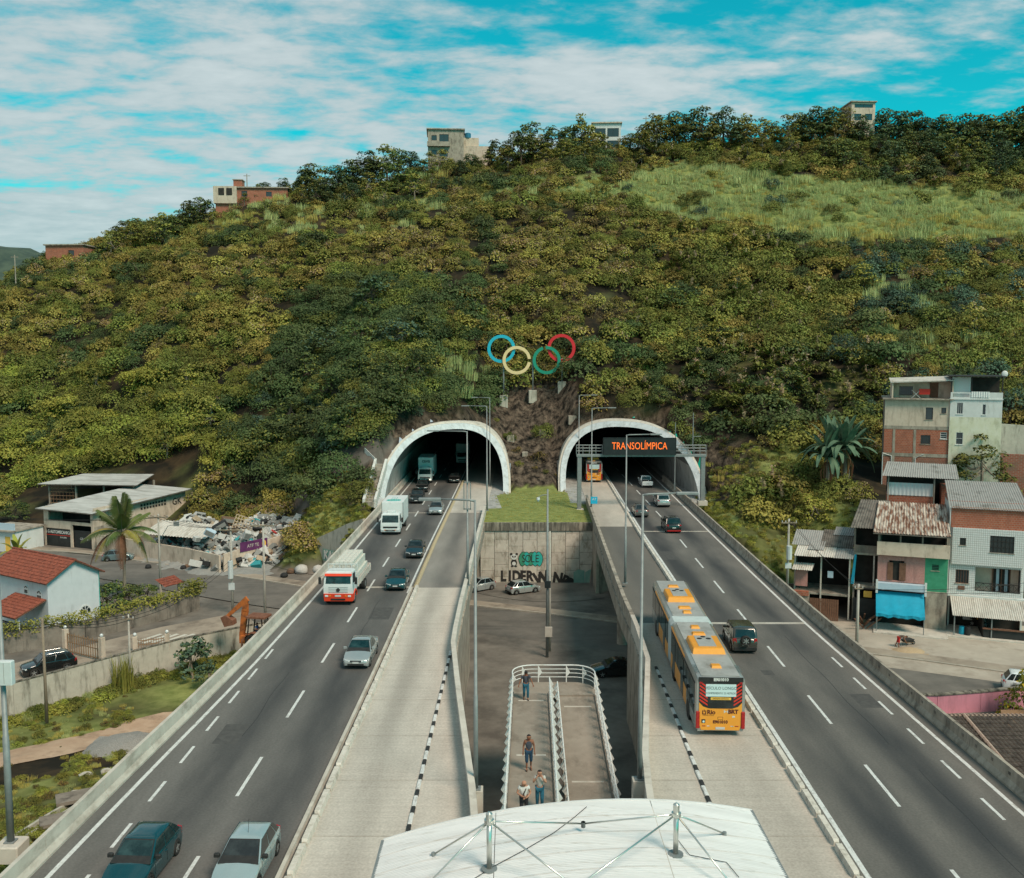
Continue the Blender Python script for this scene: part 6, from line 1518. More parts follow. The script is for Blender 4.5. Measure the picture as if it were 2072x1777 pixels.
# --- hedge wall, gate and pillars
HW = wing('hedge_wall', [(-48.5, 83.5, -5.6), (-45.8, 85.9, -5.6), (-41.5, 89.2, -5.6), (-38.6, 93.0, -5.6), (-36.4, 96.8, -5.6), (-34.2, 100.6, -5.6)], 'dark garden wall topped by a clipped green hedge', 'concrete_dark', base=-7.6, th=.3); HW['category'] = 'wall'
for k, (x, y) in enumerate(((-39.9, 88.0), (-37.8, 90.4))):
    pass
def gate(p, q, label, h=1.9, pil=True, m='iron_brown', n=14):
    p, q = Vector(p), Vector(q); L = (q - p).length; a = math.atan2(q.y - p.y, q.x - p.x); t = thing('iron_gate', label, 'gate', p, a)
    for k in range(n + 1): MB().box(L * k / n - .025, L * k / n + .025, -.03, .03, .1, h + (.12 if k % 2 else 0)).build('bar', m, t)
    for z in (.2, h * .55, h - .15): MB().box(-.02, L + .02, -.02, .02, z, z + .07).build('rail', m, t)
    if pil:
        for x in (-.3, L + .3):
            m_ = MB(); m_.cbox(x - .22, x + .22, -.22, .22, 0, h + .35, .02); pl = m_.build('pillar', 'plaster_beige', t)
            b = MB(); b.loft([[(x + .17 * math.sin(R(v)) * math.cos(a_), .17 * math.sin(R(v)) * math.sin(a_), h + .52 - .17 * math.cos(R(v))) for a_ in [k * math.pi / 5 for k in range(10)]] for v in (5, 40, 75, 110, 145, 175)]); b.build('ball_lamp', 'lamp_clear', pl, smooth=True)
g1, g2 = onz(138, 1322, ZS), onz(203, 1338, ZS)
gate(g1, g2, 'brown iron gate with a ball lamp behind the black estate car')
g1, g2 = onz(281, 1320, ZS), onz(332, 1315, ZS)
gate(g1, g2, 'low brown iron gate beside the zebra stripes', 1.2, n=10)
for k in range(5):
    p = onz(300 + k * 17, 1292 + (k % 2), ZS)
    q = MB(); q.box(-1.6, 1.6, -.22, .22, 0, .006); q.build('crossing_stripe', 'paint_cream', loc=(p.x, p.y, ZS + .022), rot=(0, 0, R(62)), kind='structure')
p = onz(335, 1232, ZS); PR = thing('porch_roof', 'small red tiled porch roof above the hedge', 'roof', (p.x, p.y, ZS), R(60))
tiles(PR, (0, 0, 2.4), (2.6, 0, 2.4), (2.6, 1.6, 3.0), (0, 1.6, 3.0), 'tile_red')
for x in (.1, 2.5): MB().box(x - .1, x + .1, .7, .9, 0, 2.6).build('post', 'plaster_beige', PR)

# --- right: white tiled house
def frame(name, label, px, py, Y, z0, rotz, cat='house'):
    p = ony(px, py, Y); return thing(name, label, cat, (p.x, Y, z0), rotz)
RZ = R(-20)
HT = frame('tiled_house', 'white tiled house with a bare brick band and grey ribbed roof', 1915, 1290, 93.6, ZS, RZ); w = 7.8; HT.scale.x = .866
zf = lambda y: ony(1915, y, 93.6).z - ZS
z_aw, z_b, z_t, z_br, z_ev = 3.55, 6.65, 6.66, 10.35, 12.4
shell(HT, 0, w, 0, 7.5, 0, z_ev, 'plaster_white')
wall_open(HT, .18, w - .18, 3.5, 6.6, 0, .18, [(.7, 2.1, 4.6, 6.0), (2.75, w - .35, 3.95, 6.35)], 'tile_white')
wall_open(HT, .18, w - .18, 6.6, 10.3, -.3, .48, [(.95, 1.6, 8.55, 9.3), (4.1, 6.6, 8.0, 9.7)], 'tile_white')
MB().box(-.02, w + .02, -.1, .17, 10.3, z_ev).build('brick_band', 'brick_red', HT)
window(HT, .7, 2.1, 4.6, 6.0, 0, 'wood_brown', 4); window(HT, .95, 1.6, 8.55, 9.3, -.3, 'iron_dark', 1); window(HT, 4.1, 6.6, 8.0, 9.7, -.3, 'iron_dark', 5, hb=2)
MB().box(1.0, 1.7, -.08, .0, 3.95, 4.35).build('air_conditioner', 'wood_brown', HT)
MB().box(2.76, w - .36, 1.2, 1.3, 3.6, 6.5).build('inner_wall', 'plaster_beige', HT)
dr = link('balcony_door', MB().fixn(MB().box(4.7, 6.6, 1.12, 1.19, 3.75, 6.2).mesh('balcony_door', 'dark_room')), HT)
for x in (4.7, 5.6, 6.5): MB().box(x, x + .1, 1.05, 1.115, 3.75, 6.2).build('frame', 'wood_brown', dr)
for x in (5.1, 6.0): MB().box(x, x + .3, 1.06, 1.11, 3.8, 6.1).build('curtain', 'ledge_blue', dr)
rl = link('balcony_railing', None, HT)
MB().box(2.8, w - .4, -.02, .02, 4.75, 4.82).build('rail', 'iron_dark', rl); MB().box(2.8, w - .4, -.02, .02, 3.98, 4.05).build('rail', 'iron_dark', rl)
for k in range(6):
    x0 = 2.85 + k * .78
    for a, b_ in (((x0, 4.0), (x0 + .75, 4.78)), ((x0, 4.78), (x0 + .75, 4.0))): m = MB(); m.tube([(a[0], 0, a[1]), (b_[0], 0, b_[1])], .02, 4); m.build('brace', 'iron_dark', rl)
    MB().box(x0 - .02, x0 + .02, -.02, .02, 3.98, 4.8).build('upright', 'iron_dark', rl)
MB().box(-.1, w + .1, -.35, .2, 3.3, 3.5).build('ledge', 'plaster_white', HT)
corr(HT, (-.3, -.35, z_ev - .1), (w + .25, -.35, z_ev - .1), (w + .15, 7.8, z_ev + 1.7), (-.1, 7.8, z_ev + 1.7), 'corr_grey', .26, .035)
MB().box(-.05, w + .05, 1.6, 7.5, z_ev, z_ev + .35).build('wall', 'brick_red', HT)
corr(HT, (.15, -3.6, 2.15), (w + .3, -3.6, 2.15), (w + .3, -.3, 3.35), (.15, -.3, 3.35), 'corr_pale', .22, .03, 'awning')
for x in (.4, 4.2, w): MB().box(x - .06, x + .06, -3.4, -3.28, 0, 2.15).build('awning_post', 'steel_galv', HT)
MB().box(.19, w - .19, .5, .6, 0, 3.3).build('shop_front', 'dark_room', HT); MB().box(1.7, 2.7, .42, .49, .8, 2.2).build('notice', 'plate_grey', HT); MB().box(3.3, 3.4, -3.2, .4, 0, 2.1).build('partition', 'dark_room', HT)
wall_open(HT, 3.4, w, 0, 1.0, -3.3, .12, [], 'gate_black', 'counter'); MB().box(3.3, w + .1, -3.45, -3.1, 1.0, 1.1).build('counter_top', 'wood_brown', HT); MB().box(-.4, w, -3.9, .5, -.1, .16).build('plinth', 'concrete_pale', HT)
for x in (-.14,): m = MB(); m.tube([(x, -.1, 3), (x, -.1, z_ev)], .05, 6); m.build('downpipe', 'frame_white', HT)

# --- pink and green house with blue awning
HP = frame('balcony_house', 'pink and green house with rusty roof, bare balcony and blue awning', 1771, 1290, 94.4, ZS, RZ); w = 7.0; HP.scale.x = .93
shell(HP, 0, w, 0, 6.5, 0, 9.6, 'concrete_grimy')
wall_open(HP, .0, 4.75, 4.6, 7.4, -.05, .2, [(1.15, 2.7, 4.75, 6.8)], 'plaster_pink'); wall_open(HP, 4.75, w, 3.9, 7.4, -.05, .2, [(5.4, 6.15, 6.05, 6.7)], 'plaster_green'); window(HP, 5.4, 6.15, 6.05, 6.7, -.05, 'plaster_green', 0, hb=3)
o = link('window', MB().fixn(MB().loft([[(1.16 + .77 - .77 * math.cos(math.pi * k / 10), y, 6.3 + .48 * math.sin(math.pi * k / 10)) for k in range(11)] + [(2.7, y, 4.76), (1.16, y, 4.76)] for y in (.06, .1)]).mesh('window', 'dark_room')), HP)
MB().box(1.0, 1.55, -.12, -.06, 4.8, 6.6).build('shutter', 'wood_brown', o); MB().box(2.2, 2.85, -.12, -.06, 4.8, 6.6).build('shutter', 'wood_brown', o)
wall_open(HP, -.15, w + .1, 7.4, 8.75, -.6, .2, [], 'plaster_beige', 'balcony_parapet'); MB().box(-.1, w + .05, -.4, 0, 7.36, 7.5).build('balcony_slab', 'concrete_grimy', HP)
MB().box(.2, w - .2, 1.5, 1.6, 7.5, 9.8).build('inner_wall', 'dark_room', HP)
for x in (.0, 2.2, 4.4, w): MB().box(x - .08, x + .08, -.5, -.36, 8.75, 10.0).build('post', 'concrete_dark', HP)
corr(HP, (-.6, -1.0, 9.75), (w + .1, -1.0, 9.75), (w + .1, 5.5, 12.0), (.0, 5.5, 12.0), 'corr_rust', .30, .05)
MB().hexa([(-.6, -1, 9.58), (w + .1, -1, 9.58), (w + .1, 5.5, 11.83), (0, 5.5, 11.83), (-.6, -1, 9.66), (w + .1, -1, 9.66), (w + .1, 5.5, 11.91), (0, 5.5, 11.91)]).build('roof_base', 'corr_dark', HP)
MB().box(-.12, 4.9, -.75, .0, 3.85, 4.55).build('blue_ledge', 'ledge_blue', HP)
for x in (-.15, 4.75): MB().box(x, x + .22, -.8, -.74, 3.5, 4.9).build('ledge_post', 'frame_white', HP)
q = MB(); q.grid(14, 8, lambda u, v: (lerp(-.1, 4.75, u), lerp(-2.9, -.2, v), lerp(1.9, 3.6, v) - .16 * math.sin(math.pi * v) * 1 + .05 * math.sin(u * 19) * (1 - v))); aw2 = q.build('awning', 'tarp_blue', HP, smooth=True, fix=False)
q = MB(); q.grid(20, 1, lambda u, v: (lerp(-.1, 4.75, u), -2.9 + .03 * math.sin(u * 40), 1.93 + .05 * math.sin(u * 19) - (.3 + .05 * math.sin(u * 31)) * v)); q.build('valance', 'tarp_blue', aw2, fix=False)
for x in (.0, 4.65): m = MB(); m.tube([(x, -2.8, 0), (x, -2.8, 1.95)], .05, 6); m.build('awning_post', 'steel_galv', HP)
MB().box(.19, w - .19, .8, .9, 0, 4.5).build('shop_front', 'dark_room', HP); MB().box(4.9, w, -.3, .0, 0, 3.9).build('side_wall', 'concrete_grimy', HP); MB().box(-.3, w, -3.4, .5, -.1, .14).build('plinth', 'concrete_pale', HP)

# --- narrow dark house and shack
HN = frame('narrow_house', 'narrow dark open-fronted house with a grey ribbed roof', 1722, 1280, 96.2, ZS, RZ); w = 2.7
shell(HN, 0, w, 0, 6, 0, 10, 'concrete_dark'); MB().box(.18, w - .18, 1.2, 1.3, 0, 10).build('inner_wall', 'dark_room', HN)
for z in (3.6, 7.0): MB().box(0, w, -.3, 1.2, z, z + .2).build('floor_slab', 'concrete_grimy', HN); 
MB().box(0, w, -.3, -.18, 7.2, 8.0).build('balcony_parapet', 'concrete_dark', HN)
corr(HN, (-.4, -.9, 9.9), (w + .1, -.9, 9.9), (w + .9, 5.2, 12.0), (.6, 5.2, 12.0), 'corr_dark', .26, .04)
for x in (.1, 2.0): MB().box(x - .07, x + .07, -.25, -.12, 3.8, 7.0).build('post', 'concrete_pale', HN)
MB().box(.1, w - .3, -.1, -.02, 0, 2.4).build('door', 'gate_black', HN); MB().box(1.1, 1.9, -.16, -.11, 2.55, 3.2).build('notice', 'bus_yellow', HN)
m = MB(); m.hexa([(-.2, -.4, 3.9), (.12, -.4, 3.9), (.12, -.32, 3.9), (-.2, -.32, 3.9), (.1, -.4, 7.0), (.3, -.4, 7.0), (.3, -.32, 7), (.1, -.32, 7)]); m.build('blue_sheet', 'tarp_blue', HN)
SK = frame('shack', 'open shack with patched ribbed roofing behind a red brown gate', 1604, 1250, 98.0, ZS, RZ); w = 6.0; SK.scale.x = .94
for x in (.1, 2.9, 5.9): MB().box(x - .08, x + .08, 0, .16, 0, 6.6).build('post', 'concrete_pale', SK)
MB().box(0, w, 4.4, 4.6, 0, 8).build('back_wall', 'dark_room', SK); MB().box(0, .12, .2, 4.4, 0, 6.6).build('side_wall', 'concrete_dark', SK); MB().box(.1, w, .1, 4.4, 2.4, 2.6).build('floor_slab', 'concrete_grimy', SK)
for k, (a, b_, c, d, mm, dz) in enumerate(((0, 2.6, -.8, 1.6, 'corr_pale', 0), (2.4, 4.2, -.8, 1.4, 'corr_pale', .05), (4.1, 6.2, -.8, 1.5, 'corr_grey', .02), (-.4, 3.0, 1.3, 4.6, 'corr_grey', .07), (2.7, 6.2, 1.2, 4.8, 'corr_dark', .12), (4.0, 6.2, 3.6, 5.4, 'corr_grey', .2), (1.4, 3.1, .4, 2.2, 'corr_grey', .13))):
    zz = lambda y: 6.6 + (y + .8) * .33 + dz
    corr(SK, (a, c, zz(c)), (b_, c, zz(c)), (b_ + .3, d, zz(d)), (a + .3, d, zz(d)), mm, .24, .035)
corr(SK, (-.2, -1.2, 5.2), (2.0, -1.2, 5.2), (2.2, .1, 5.7), (.0, .1, 5.7), 'corr_pale', .24, .035, 'awning_sheet')
MB().box(.2, 1.5, -.4, -.36, 3.3, 5.0).build('hanging_cloth', 'plaster_pink', SK); MB().box(-.1, 1.7, -1.0, -.6, 2.4, 2.9).build('beam', 'brick_red', SK); MB().box(0, 1.75, -.9, -.2, 0, 2.45).build('low_wall', 'concrete_grimy', SK)
MB().box(3.6, 4.2, .05, .1, 4.3, 5.0).build('hanging_shirt', 'ledge_blue', SK)
GT = thing('slatted_gate', 'red brown slatted gate below the shack', 'gate', SK.matrix_basis @ Vector((1.85, -1.1, 0)), RZ)
for k in range(13): MB().box(k * .22, k * .22 + .19, -.03, .0, .05, 2.3).build('slat', 'wood_brown', GT)
for z in (.4, 1.9): MB().box(0, 2.85, .0, .05, z, z + .1).build('rail', 'wood_brown', GT)
# --- brick shed on the terrace
BS = frame('brick_shed', 'small brick shed with white ribbed panel under a grey roof', 1790, 1023, 104.5, 2.3, RZ, 'shed'); w = 7.2
MB().box(.2, 4.9, 0, 3, 0, 2.2).build('wall', 'brick_red', BS); corr(BS, (.2, -.06, 2.2), (4.9, -.06, 2.2), (4.9, -.02, 3.6), (.2, -.02, 3.6), 'corr_white', .4, .03, 'panel'); MB().box(5.8, 7.0, .5, 3, 0, 3.4).build('wall', 'brick_red', BS)
MB().box(.2, 7.2, 2.8, 3, 0, 4.6).build('back_wall', 'dark_room', BS); corr(BS, (-.4, -.8, 4.4), (w + .2, -.8, 4.3), (w + .2, 3.2, 5.5), (.2, 3.2, 5.6), 'corr_grey', .24, .035)
for x in (.3, 5.0, 7.0): MB().box(x - .07, x + .07, -.3, -.16, 0, 4.4).build('post', 'concrete_grimy', BS)

# --- tall unfinished block and its yellowed neighbour
HB = frame('brick_block', 'tall unfinished block, bare brick below and beige plaster above', 1786, 960, 118.0, 2.6, R(-20), 'building'); w = 8.4; HB.scale.x = .925
Z = lambda y: ony(1786, y, 118).z - 2.6
za, zb_, zc, zd, ze = 0.0, Z(920), Z(865), Z(808), Z(769)
MB().box(.02, w - .02, .2, 8, 0, zd).build('core_wall', 'concrete_dark', HB)
wall_open(HB, 0, w, za, zb_, 0, .2, [(5.6, 6.2, 1.9, 2.9), (7.1, 8.2, .4, 3.2), (3.9, 4.7, 1.0, 1.9)], 'brick_dark'); wall_open(HB, 0, w, zb_, zc, 0, .2, [(4.6, 5.8, zb_ + 1.5, zb_ + 2.6), (7.0, 7.8, zb_ + 2.2, zb_ + 3.0)], 'brick_red'); wall_open(HB, 0, w, zc, zd, 0, .2, [(5.1, 6.0, zc + 1.1, zc + 2.6), (7.0, 7.6, zc + 1.9, zc + 2.6)], 'plaster_beige')
for z in (zb_ - .15, zc - .15): MB().box(-.05, w + .03, -.03, .0, z, z + .42).build('floor_beam', 'concrete_grimy', HB)
for x in (1.1, 3.7): MB().box(x, x + .32, -.035, -.002, .2, zc - .2).build('column', 'concrete_grimy', HB)
window(HB, 4.6, 5.8, zb_ + 1.5, zb_ + 2.6, 0, 'iron_dark', 4); window(HB, 7.0, 7.8, zb_ + 2.2, zb_ + 3.0, 0, 'frame_white', 0, hb=2); window(HB, 5.1, 6.0, zc + 1.1, zc + 2.6, 0, 'iron_dark', 0); window(HB, 7.0, 7.6, zc + 1.9, zc + 2.6, 0, 'iron_dark', 0); window(HB, 5.6, 6.2, 1.9, 2.9, 0, 'frame_white', 0)
MB().box(-.3, w, -.5, 8, zd, zd + .16).build('terrace_slab', 'concrete_grimy', HB)
shell(HB, .8, w, .0, 6.5, zd + .17, ze - .1, 'plaster_beige', floor=False); wall_open(HB, .98, w - .18, zd + .17, ze - .2, 1.8, .15, [(1.8, 3.5, zd + .5, zd + 1.6), (5.6, 6.7, zd + .2, ze - .35)], 'plaster_beige', 'terrace_wall')
window(HB, 1.8, 3.5, zd + .5, zd + 1.6, 1.8, 'iron_dark', 6); MB().box(5.62, 6.68, 1.9, 1.96, zd + .2, ze - .36).build('door', 'wood_brown', HB)
MB().hexa([(.6, -.2, ze - .35), (w + .1, -.2, ze - .05), (w + .1, 6.8, ze + .3), (.6, 6.8, ze), (.6, -.2, ze - .22), (w + .1, -.2, ze + .08), (w + .1, 6.8, ze + .43), (.6, 6.8, ze + .13)]).build('roof_slab', 'corr_pale', HB)
for pts in ([(-.12, -.06, zb_ + .2), (1.0, -.06, zb_ - .1), (1.05, -.06, .1)], [(5.0, -.06, zb_ + .2), (4.0, -.06, zb_ - .3), (4.0, -.06, 1.2)], [(w - .1, -.06, zb_ - .3), (w - .1, -.06, 0)], [(-.1, -.06, zb_ + .1), (-.1, -.06, 0)]):
    m = MB(); m.tube(pts, .06, 6); m.build('drain_pipe', 'frame_white', HB)
dry = thing('drying_rack', 'white drying rack with a red cloth on the terrace of the brick block', 'drying rack', HB.matrix_basis @ Vector((4.3, .7, zd + .17)), R(-20))
for a, b_ in (((-.9, 0, 1.0), (.1, 0, 0)), ((.1, 0, 1.0), (-.9, 0, 0)), ((-.9, .5, 1.0), (.1, .5, 0)), ((.1, .5, 1.0), (-.9, .5, 0))): m = MB(); m.tube([a, b_], .03, 5); m.build('leg', 'frame_white', dry)
MB().box(-.05, 1.2, -.05, .4, .45, 1.15).build('cloth', 'red_stripe', dry)
HY = frame('yellowed_block', 'white block turning yellow with an open iron-roofed top floor', 1922, 960, 118.6, 2.0, R(-20), 'building'); w = 6.6; HY.scale.x = .87; HY.location = (53.85, 115.3, 2.0)
Z = lambda y: ony(1922, y, 118.6).z - 2.0
z1, z2, z3 = Z(840), Z(806), Z(761)
MB().box(.02, w - .02, .2, 8, 0, z2).build('core_wall', 'plaster_white', HY); wall_open(HY, 0, w, 0, z1, 0, .2, [(.9, 1.8, z1 - 3.4, z1 - 1.9)], 'plaster_yellow'); wall_open(HY, 0, w, z1, z2, 0, .2, [(.85, 1.65, z1 + .35, z1 + 1.75), (4.1, 4.55, z1 + .3, z1 + 1.6)], 'plaster_white')
window(HY, .9, 1.8, z1 - 3.4, z1 - 1.9, 0, 'frame_white', 0, hb=1); window(HY, .85, 1.65, z1 + .35, z1 + 1.75, 0, 'frame_white', 2); window(HY, 4.1, 4.55, z1 + .3, z1 + 1.6, 0, 'frame_white', 0)
MB().box(-.05, w + .05, -.12, 8, z2, z2 + .15).build('terrace_slab', 'plaster_white', HY); wall_open(HY, 0, w, z2 + .15, z2 + .9, -.05, .12, [(.3, 2.4, z2 + .3, z2 + .75)], 'plaster_white', 'parapet')
MB().box(.1, 2.6, .8, .9, z2 + .15, z3 - .1).build('panel_wall', 'corr_white', HY); MB().box(2.6, w - .1, 2.5, 2.6, z2 + .15, z3 - .1).build('inner_wall', 'dark_room', HY)
for x in (.0, 2.6, w - .15): MB().box(x, x + .14, 0, .14, z2 + .9, z3).build('post', 'iron_dark', HY)
corr(HY, (2.6, -.1, z2 + .3), (4.9, -.1, z2 + .3), (4.9, -.08, z2 + 1.0), (2.6, -.08, z2 + 1.0), 'corr_white', .3, .03, 'panel'); MB().box(-.2, w + .2, -.5, 6, z3, z3 + .12).build('roof_sheet', 'iron_dark', HY)
m = MB(); m.loft([[(w + .05 + .42 * k * math.cos(a), -.3 - .12 * (1 - k), z3 + .35 + .42 * k * math.sin(a)) for a in [2 * math.pi * i / 14 for i in range(14)]] for k in (1, .7, .3)]); dsh = m.build('satellite_dish', 'frame_white', HY, smooth=True)
# pale block wall at the right end
wing('block_wall', [(60.5, 116.5, 11.6), (68, 114, 11.2), (80, 110, 11)], 'pale grey block wall on the hillside beside the yellowed block', 'wall_stained', base=4)['category'] = 'wall'

wing('brick_wall', [(60.3, 115.2, 8.0), (67.6, 112.7, 7.8), (79, 108.8, 7.6)], 'bare brick wall below the pale block wall beside the yellowed block', 'brick_dark', base=2)['category'] = 'wall'
# --- pink wall and dark tiled roof by the outbound barrier
PW = wing('rose_wall', [(30.0, 71.0, -6.25), (33, 70.9, -6.25), (36.5, 71.2, -6.1), (42, 72.0, -5.9), (48, 73.0, -5.9)], 'rose pink wall between the street and the dark tiled roof', 'wall_rose', base=-11.4, th=.3); PW['category'] = 'wall'
m = MB()
m.loft([[(x, y + d, z) for d, z in ((-.22, zt_), (.22, zt_), (.22, zt_ + .1), (-.22, zt_ + .1))] for x, y, zt_ in ((30, 71, -6.25), (33, 70.9, -6.25), (36.5, 71.2, -6.1), (42, 72, -5.9), (48, 73, -5.9))]); cp = m.build('coping', 'coping_stained', PW); cp.location = -PW.location
DT = thing('tiled_roof_house', 'house under a dark moss-blackened tile roof beside the rose wall', 'house', (27.0, 50, -11.2))
MB().box(.5, 20, .5, 14.6, 0, 3.0).build('wall', 'plaster_beige', DT)
tiles(DT, (0, 0, 2.9), (20.5, 0, 2.9), (20.5, 15.0, 5.6), (0, 15.0, 5.6), 'tile_dark', .3, .5)
for k in range(int(20 / .3)): 
    pass
q = MB()
for k in range(68): q.tube([(k * .3 + .15, 14.9, 5.62), (k * .3 + .15, 15.35, 5.55)], .11, 6)
q.build('ridge_tiles', 'tile_ridge', DT, kind='stuff')
q = MB()
for k in range(28): q.tube([(5.2, 1 + k * .5, 2.9 + (1 + k * .5) * .18 + .1), (5.2, 1.46 + k * .5, 2.9 + (1.46 + k * .5) * .18 + .13)], [.16, .13], 7)
q.build('hip_tiles', 'tile_ridge', DT, kind='stuff')
MB().hexa([(8.5, 15.6, 4.0), (15, 14.0, 4.2), (15, 18.6, 4.6), (10, 19, 4.4), (8.5, 15.6, 4.1), (15, 14.0, 4.3), (15, 18.6, 4.7), (10, 19, 4.5)]).build('lean_to_roof', 'iron_brown', DT)

# --- houses on the hill crest
def crest(name, label, px0, px1, ptop, pbot, Y, depth, m, wins, rz=0, roof='concrete_grimy', side=None):
    a = ony(px0, pbot, Y); c = ony(px1, ptop, Y); w, h = c.x - a.x, c.z - a.z
    z0 = min(a.z, gz(a.x, Y)) - 2; t = thing(name, label, 'house', (a.x, Y, z0), rz); d0 = a.z - z0
    MB().box(.02, w - .02, .15, depth, 0, d0 + h).build('core_wall', side or m, t)
    wall_open(t, 0, w, 0, d0 + h, 0, .15, [(x0 * w, x1 * w, d0 + u0 * h, d0 + u1 * h) for x0, x1, u0, u1 in wins], m)
    for x0, x1, u0, u1 in wins: window(t, x0 * w, x1 * w, d0 + u0 * h, d0 + u1 * h, 0, 'iron_dark', 1 if x1 - x0 > .2 else 0, sill=False)
    MB().box(-.35, w + .35, -.45, depth + .3, d0 + h, d0 + h + .3).build('roof_slab', roof, t)
    return t, w, d0, h
t, w, d0, h = crest('crest_house', 'three-storey raw concrete house on the crest with a blue water tank', 866, 938, 262, 320, 260, 9, 'concrete_grimy', [(.1, .25, .62, .8), (.32, .58, .58, .84), (.1, .25, .12, .28), (.32, .55, .06, .3)], R(4), side='plaster_beige')  # front darker, sides paler: light and shade put into the wall colours
MB().box(-.2, w * .62, -1.0, 0, d0 + h * .40, d0 + h * .56).build('balcony', 'concrete_grimy', t)
MB().box(w + .01, w + 7.5, 2, 9, 0, d0 + h * .50).build('annexe', 'plaster_beige', t); MB().box(w + .01, w + 4.2, 3, 9, d0 + h * .51, d0 + h * .82).build('annexe', 'plaster_beige', t)
for x in (1.4, 5.2): window(t, w + x, w + x + 1.3, d0 + h * .2, d0 + h * .36, 1.98, 'iron_dark', 0, sill=False)
m = MB(); m.tube([(w + 1.2, 3.6, d0 + h * .82), (w + 1.2, 3.6, d0 + h * .98), (w + 1.2, 3.6, d0 + h)], [.9, .9, .6], 14); m.build('water_tank', 'tank_blue', t)
t, w, d0, h = crest('crest_house', 'long low brick house with a raised stair box on the left shoulder of the crest', 436, 580, 380, 404, 250, 6, 'brick_red', [(.36, .44, .3, .75), (.7, .78, .3, .7)], R(3))
MB().box(-.4, w * .30, -.6, 5, d0 - 1, d0 + h + .35).build('front_block', 'plaster_beige', t)
for x in (.05, .16): MB().box(w * x, w * (x + .08), -.66, -.59, d0 + h * .35, d0 + h * .95).build('window', 'dark_room', t)
MB().box(w * .24, w * .36, 1, 4, d0 + h + .36, d0 + h + 2.2).build('stair_box', 'brick_red', t); MB().box(w * .23, w * .37, .8, 4.2, d0 + h + 2.2, d0 + h + 2.4).build('stair_roof', 'concrete_grimy', t)
crest('crest_house', 'white framed house half sunk in trees on the crest', 1199, 1256, 250, 300, 261, 8, 'plaster_white', [(.08, .46, .45, .8), (.52, .93, .45, .8), (.08, .46, .0, .3), (.52, .93, .0, .3)], R(-3), roof='plaster_beige')
crest('crest_house', 'narrow tower house with twin windows above the crest trees', 1722, 1772, 207, 262, 254, 7, 'plaster_beige', [(.12, .42, .34, .58), (.58, .88, .34, .58), (.12, .9, .80, .93)], R(2))
crest('crest_house', 'low red brick house at the left foot of the crest', 93, 172, 497, 530, 245, 6, 'brick_red', [(.6, .75, .35, .7)], R(-5))
for px, pt, pb, Y in ((500, 352, 380, 260), (757, 312, 335, 262), (1038, 266, 300, 262), (1644, 226, 262, 264), (31, 516, 550, 235), (1307, 236, 262, 264)):
    a, c = ony(px, pt, Y), ony(px, pb, Y); m = MB(); m.tube([(0, 0, -3), (0, 0, a.z - c.z)], [.16, .11], 6); m.box(-.9, .9, -.06, .06, a.z - c.z - .6, a.z - c.z - .45)
    tag(m.build('utility_pole', 'concrete_grimy', loc=(c.x, Y, c.z)), 'small far utility pole standing against the sky on the crest', 'pole', 'poles on the crest')
# ------------------------------------------------------------------ vegetation
def leafmat(name, c1, c2, rnd=.34, sub=.12):
    mat(name, c1, c2, scale=.9, rough=.75, spec=.25, rnd=rnd, sub=sub, detail=3)
leafmat('leaf_olive', (0.19, 0.160, 0.030), (0.33, 0.28, 0.066)); leafmat('leaf_green', (0.102, 0.116, 0.022), (0.21, 0.216, 0.046)); leafmat('leaf_dark', (0.042, 0.066, 0.022), (0.10, 0.134, 0.044)); leafmat('leaf_bright', (0.17, 0.182, 0.026), (0.30, 0.30, 0.053))
leafmat('leaf_tan', (0.26, 0.18, 0.10), (0.38, 0.28, 0.175)); leafmat('grass_light', (0.31, 0.36, 0.13), (0.43, 0.47, 0.20), .18); leafmat('grass_yellow', (0.38, 0.32, 0.075), (0.50, 0.43, 0.12), .16); leafmat('leaf_brown', (0.085, 0.062, 0.022), (0.15, 0.115, 0.04)); leafmat('leaf_blue', (0.045, 0.085, 0.055), (0.085, 0.135, 0.085)); leafmat('flower_yellow', (0.62, 0.34, 0.02), (0.75, 0.48, 0.05))
mat('bark', (0.07, 0.05, 0.035), (0.13, 0.10, 0.075), scale=3, rough=.95, bump=.4, stretch=(1, 1, .3)); mat('bark_pale', (0.20, 0.165, 0.125), (0.28, 0.235, 0.185), scale=3, rough=.95, stretch=(1, 1, 3))
def leaf(b, p, nrm, s, rr, mi=0, asp=.62):
    nrm = nrm.normalized(); t = Vector((rr.uniform(-1, 1), rr.uniform(-1, 1), rr.uniform(-1, 1))); a = nrm.cross(t)
    if a.length < 1e-3: a = Vector((1, 0, 0))
    a.normalize(); c = nrm.cross(a) * s * asp; a = a * s
    b.add([p - a, p - c * .9 + a * .1, p + a, p + c], [(0, 1, 2, 3)], mi)
def clump(b, c, rx, rz, n, s, rr, mi=0, up=.9, mi2=None):
    for _ in range(n):
        d = Vector((rr.gauss(0, 1), rr.gauss(0, 1), rr.gauss(0, 1))).normalized(); k = rr.uniform(.55, 1) ** .5
        p = c + Vector((d.x * rx * k, d.y * rx * k, abs(d.z) * rz * k if rr.random() < .8 else d.z * rz * k * .6))
        leaf(b, p, d * (1 - up * .5) + Vector((0, 0, up)) + Vector((rr.uniform(-.5, .5), rr.uniform(-.5, .5), 0)), s * rr.uniform(.7, 1.25), rr, mi2 if mi2 is not None and rr.random() < .3 else mi)
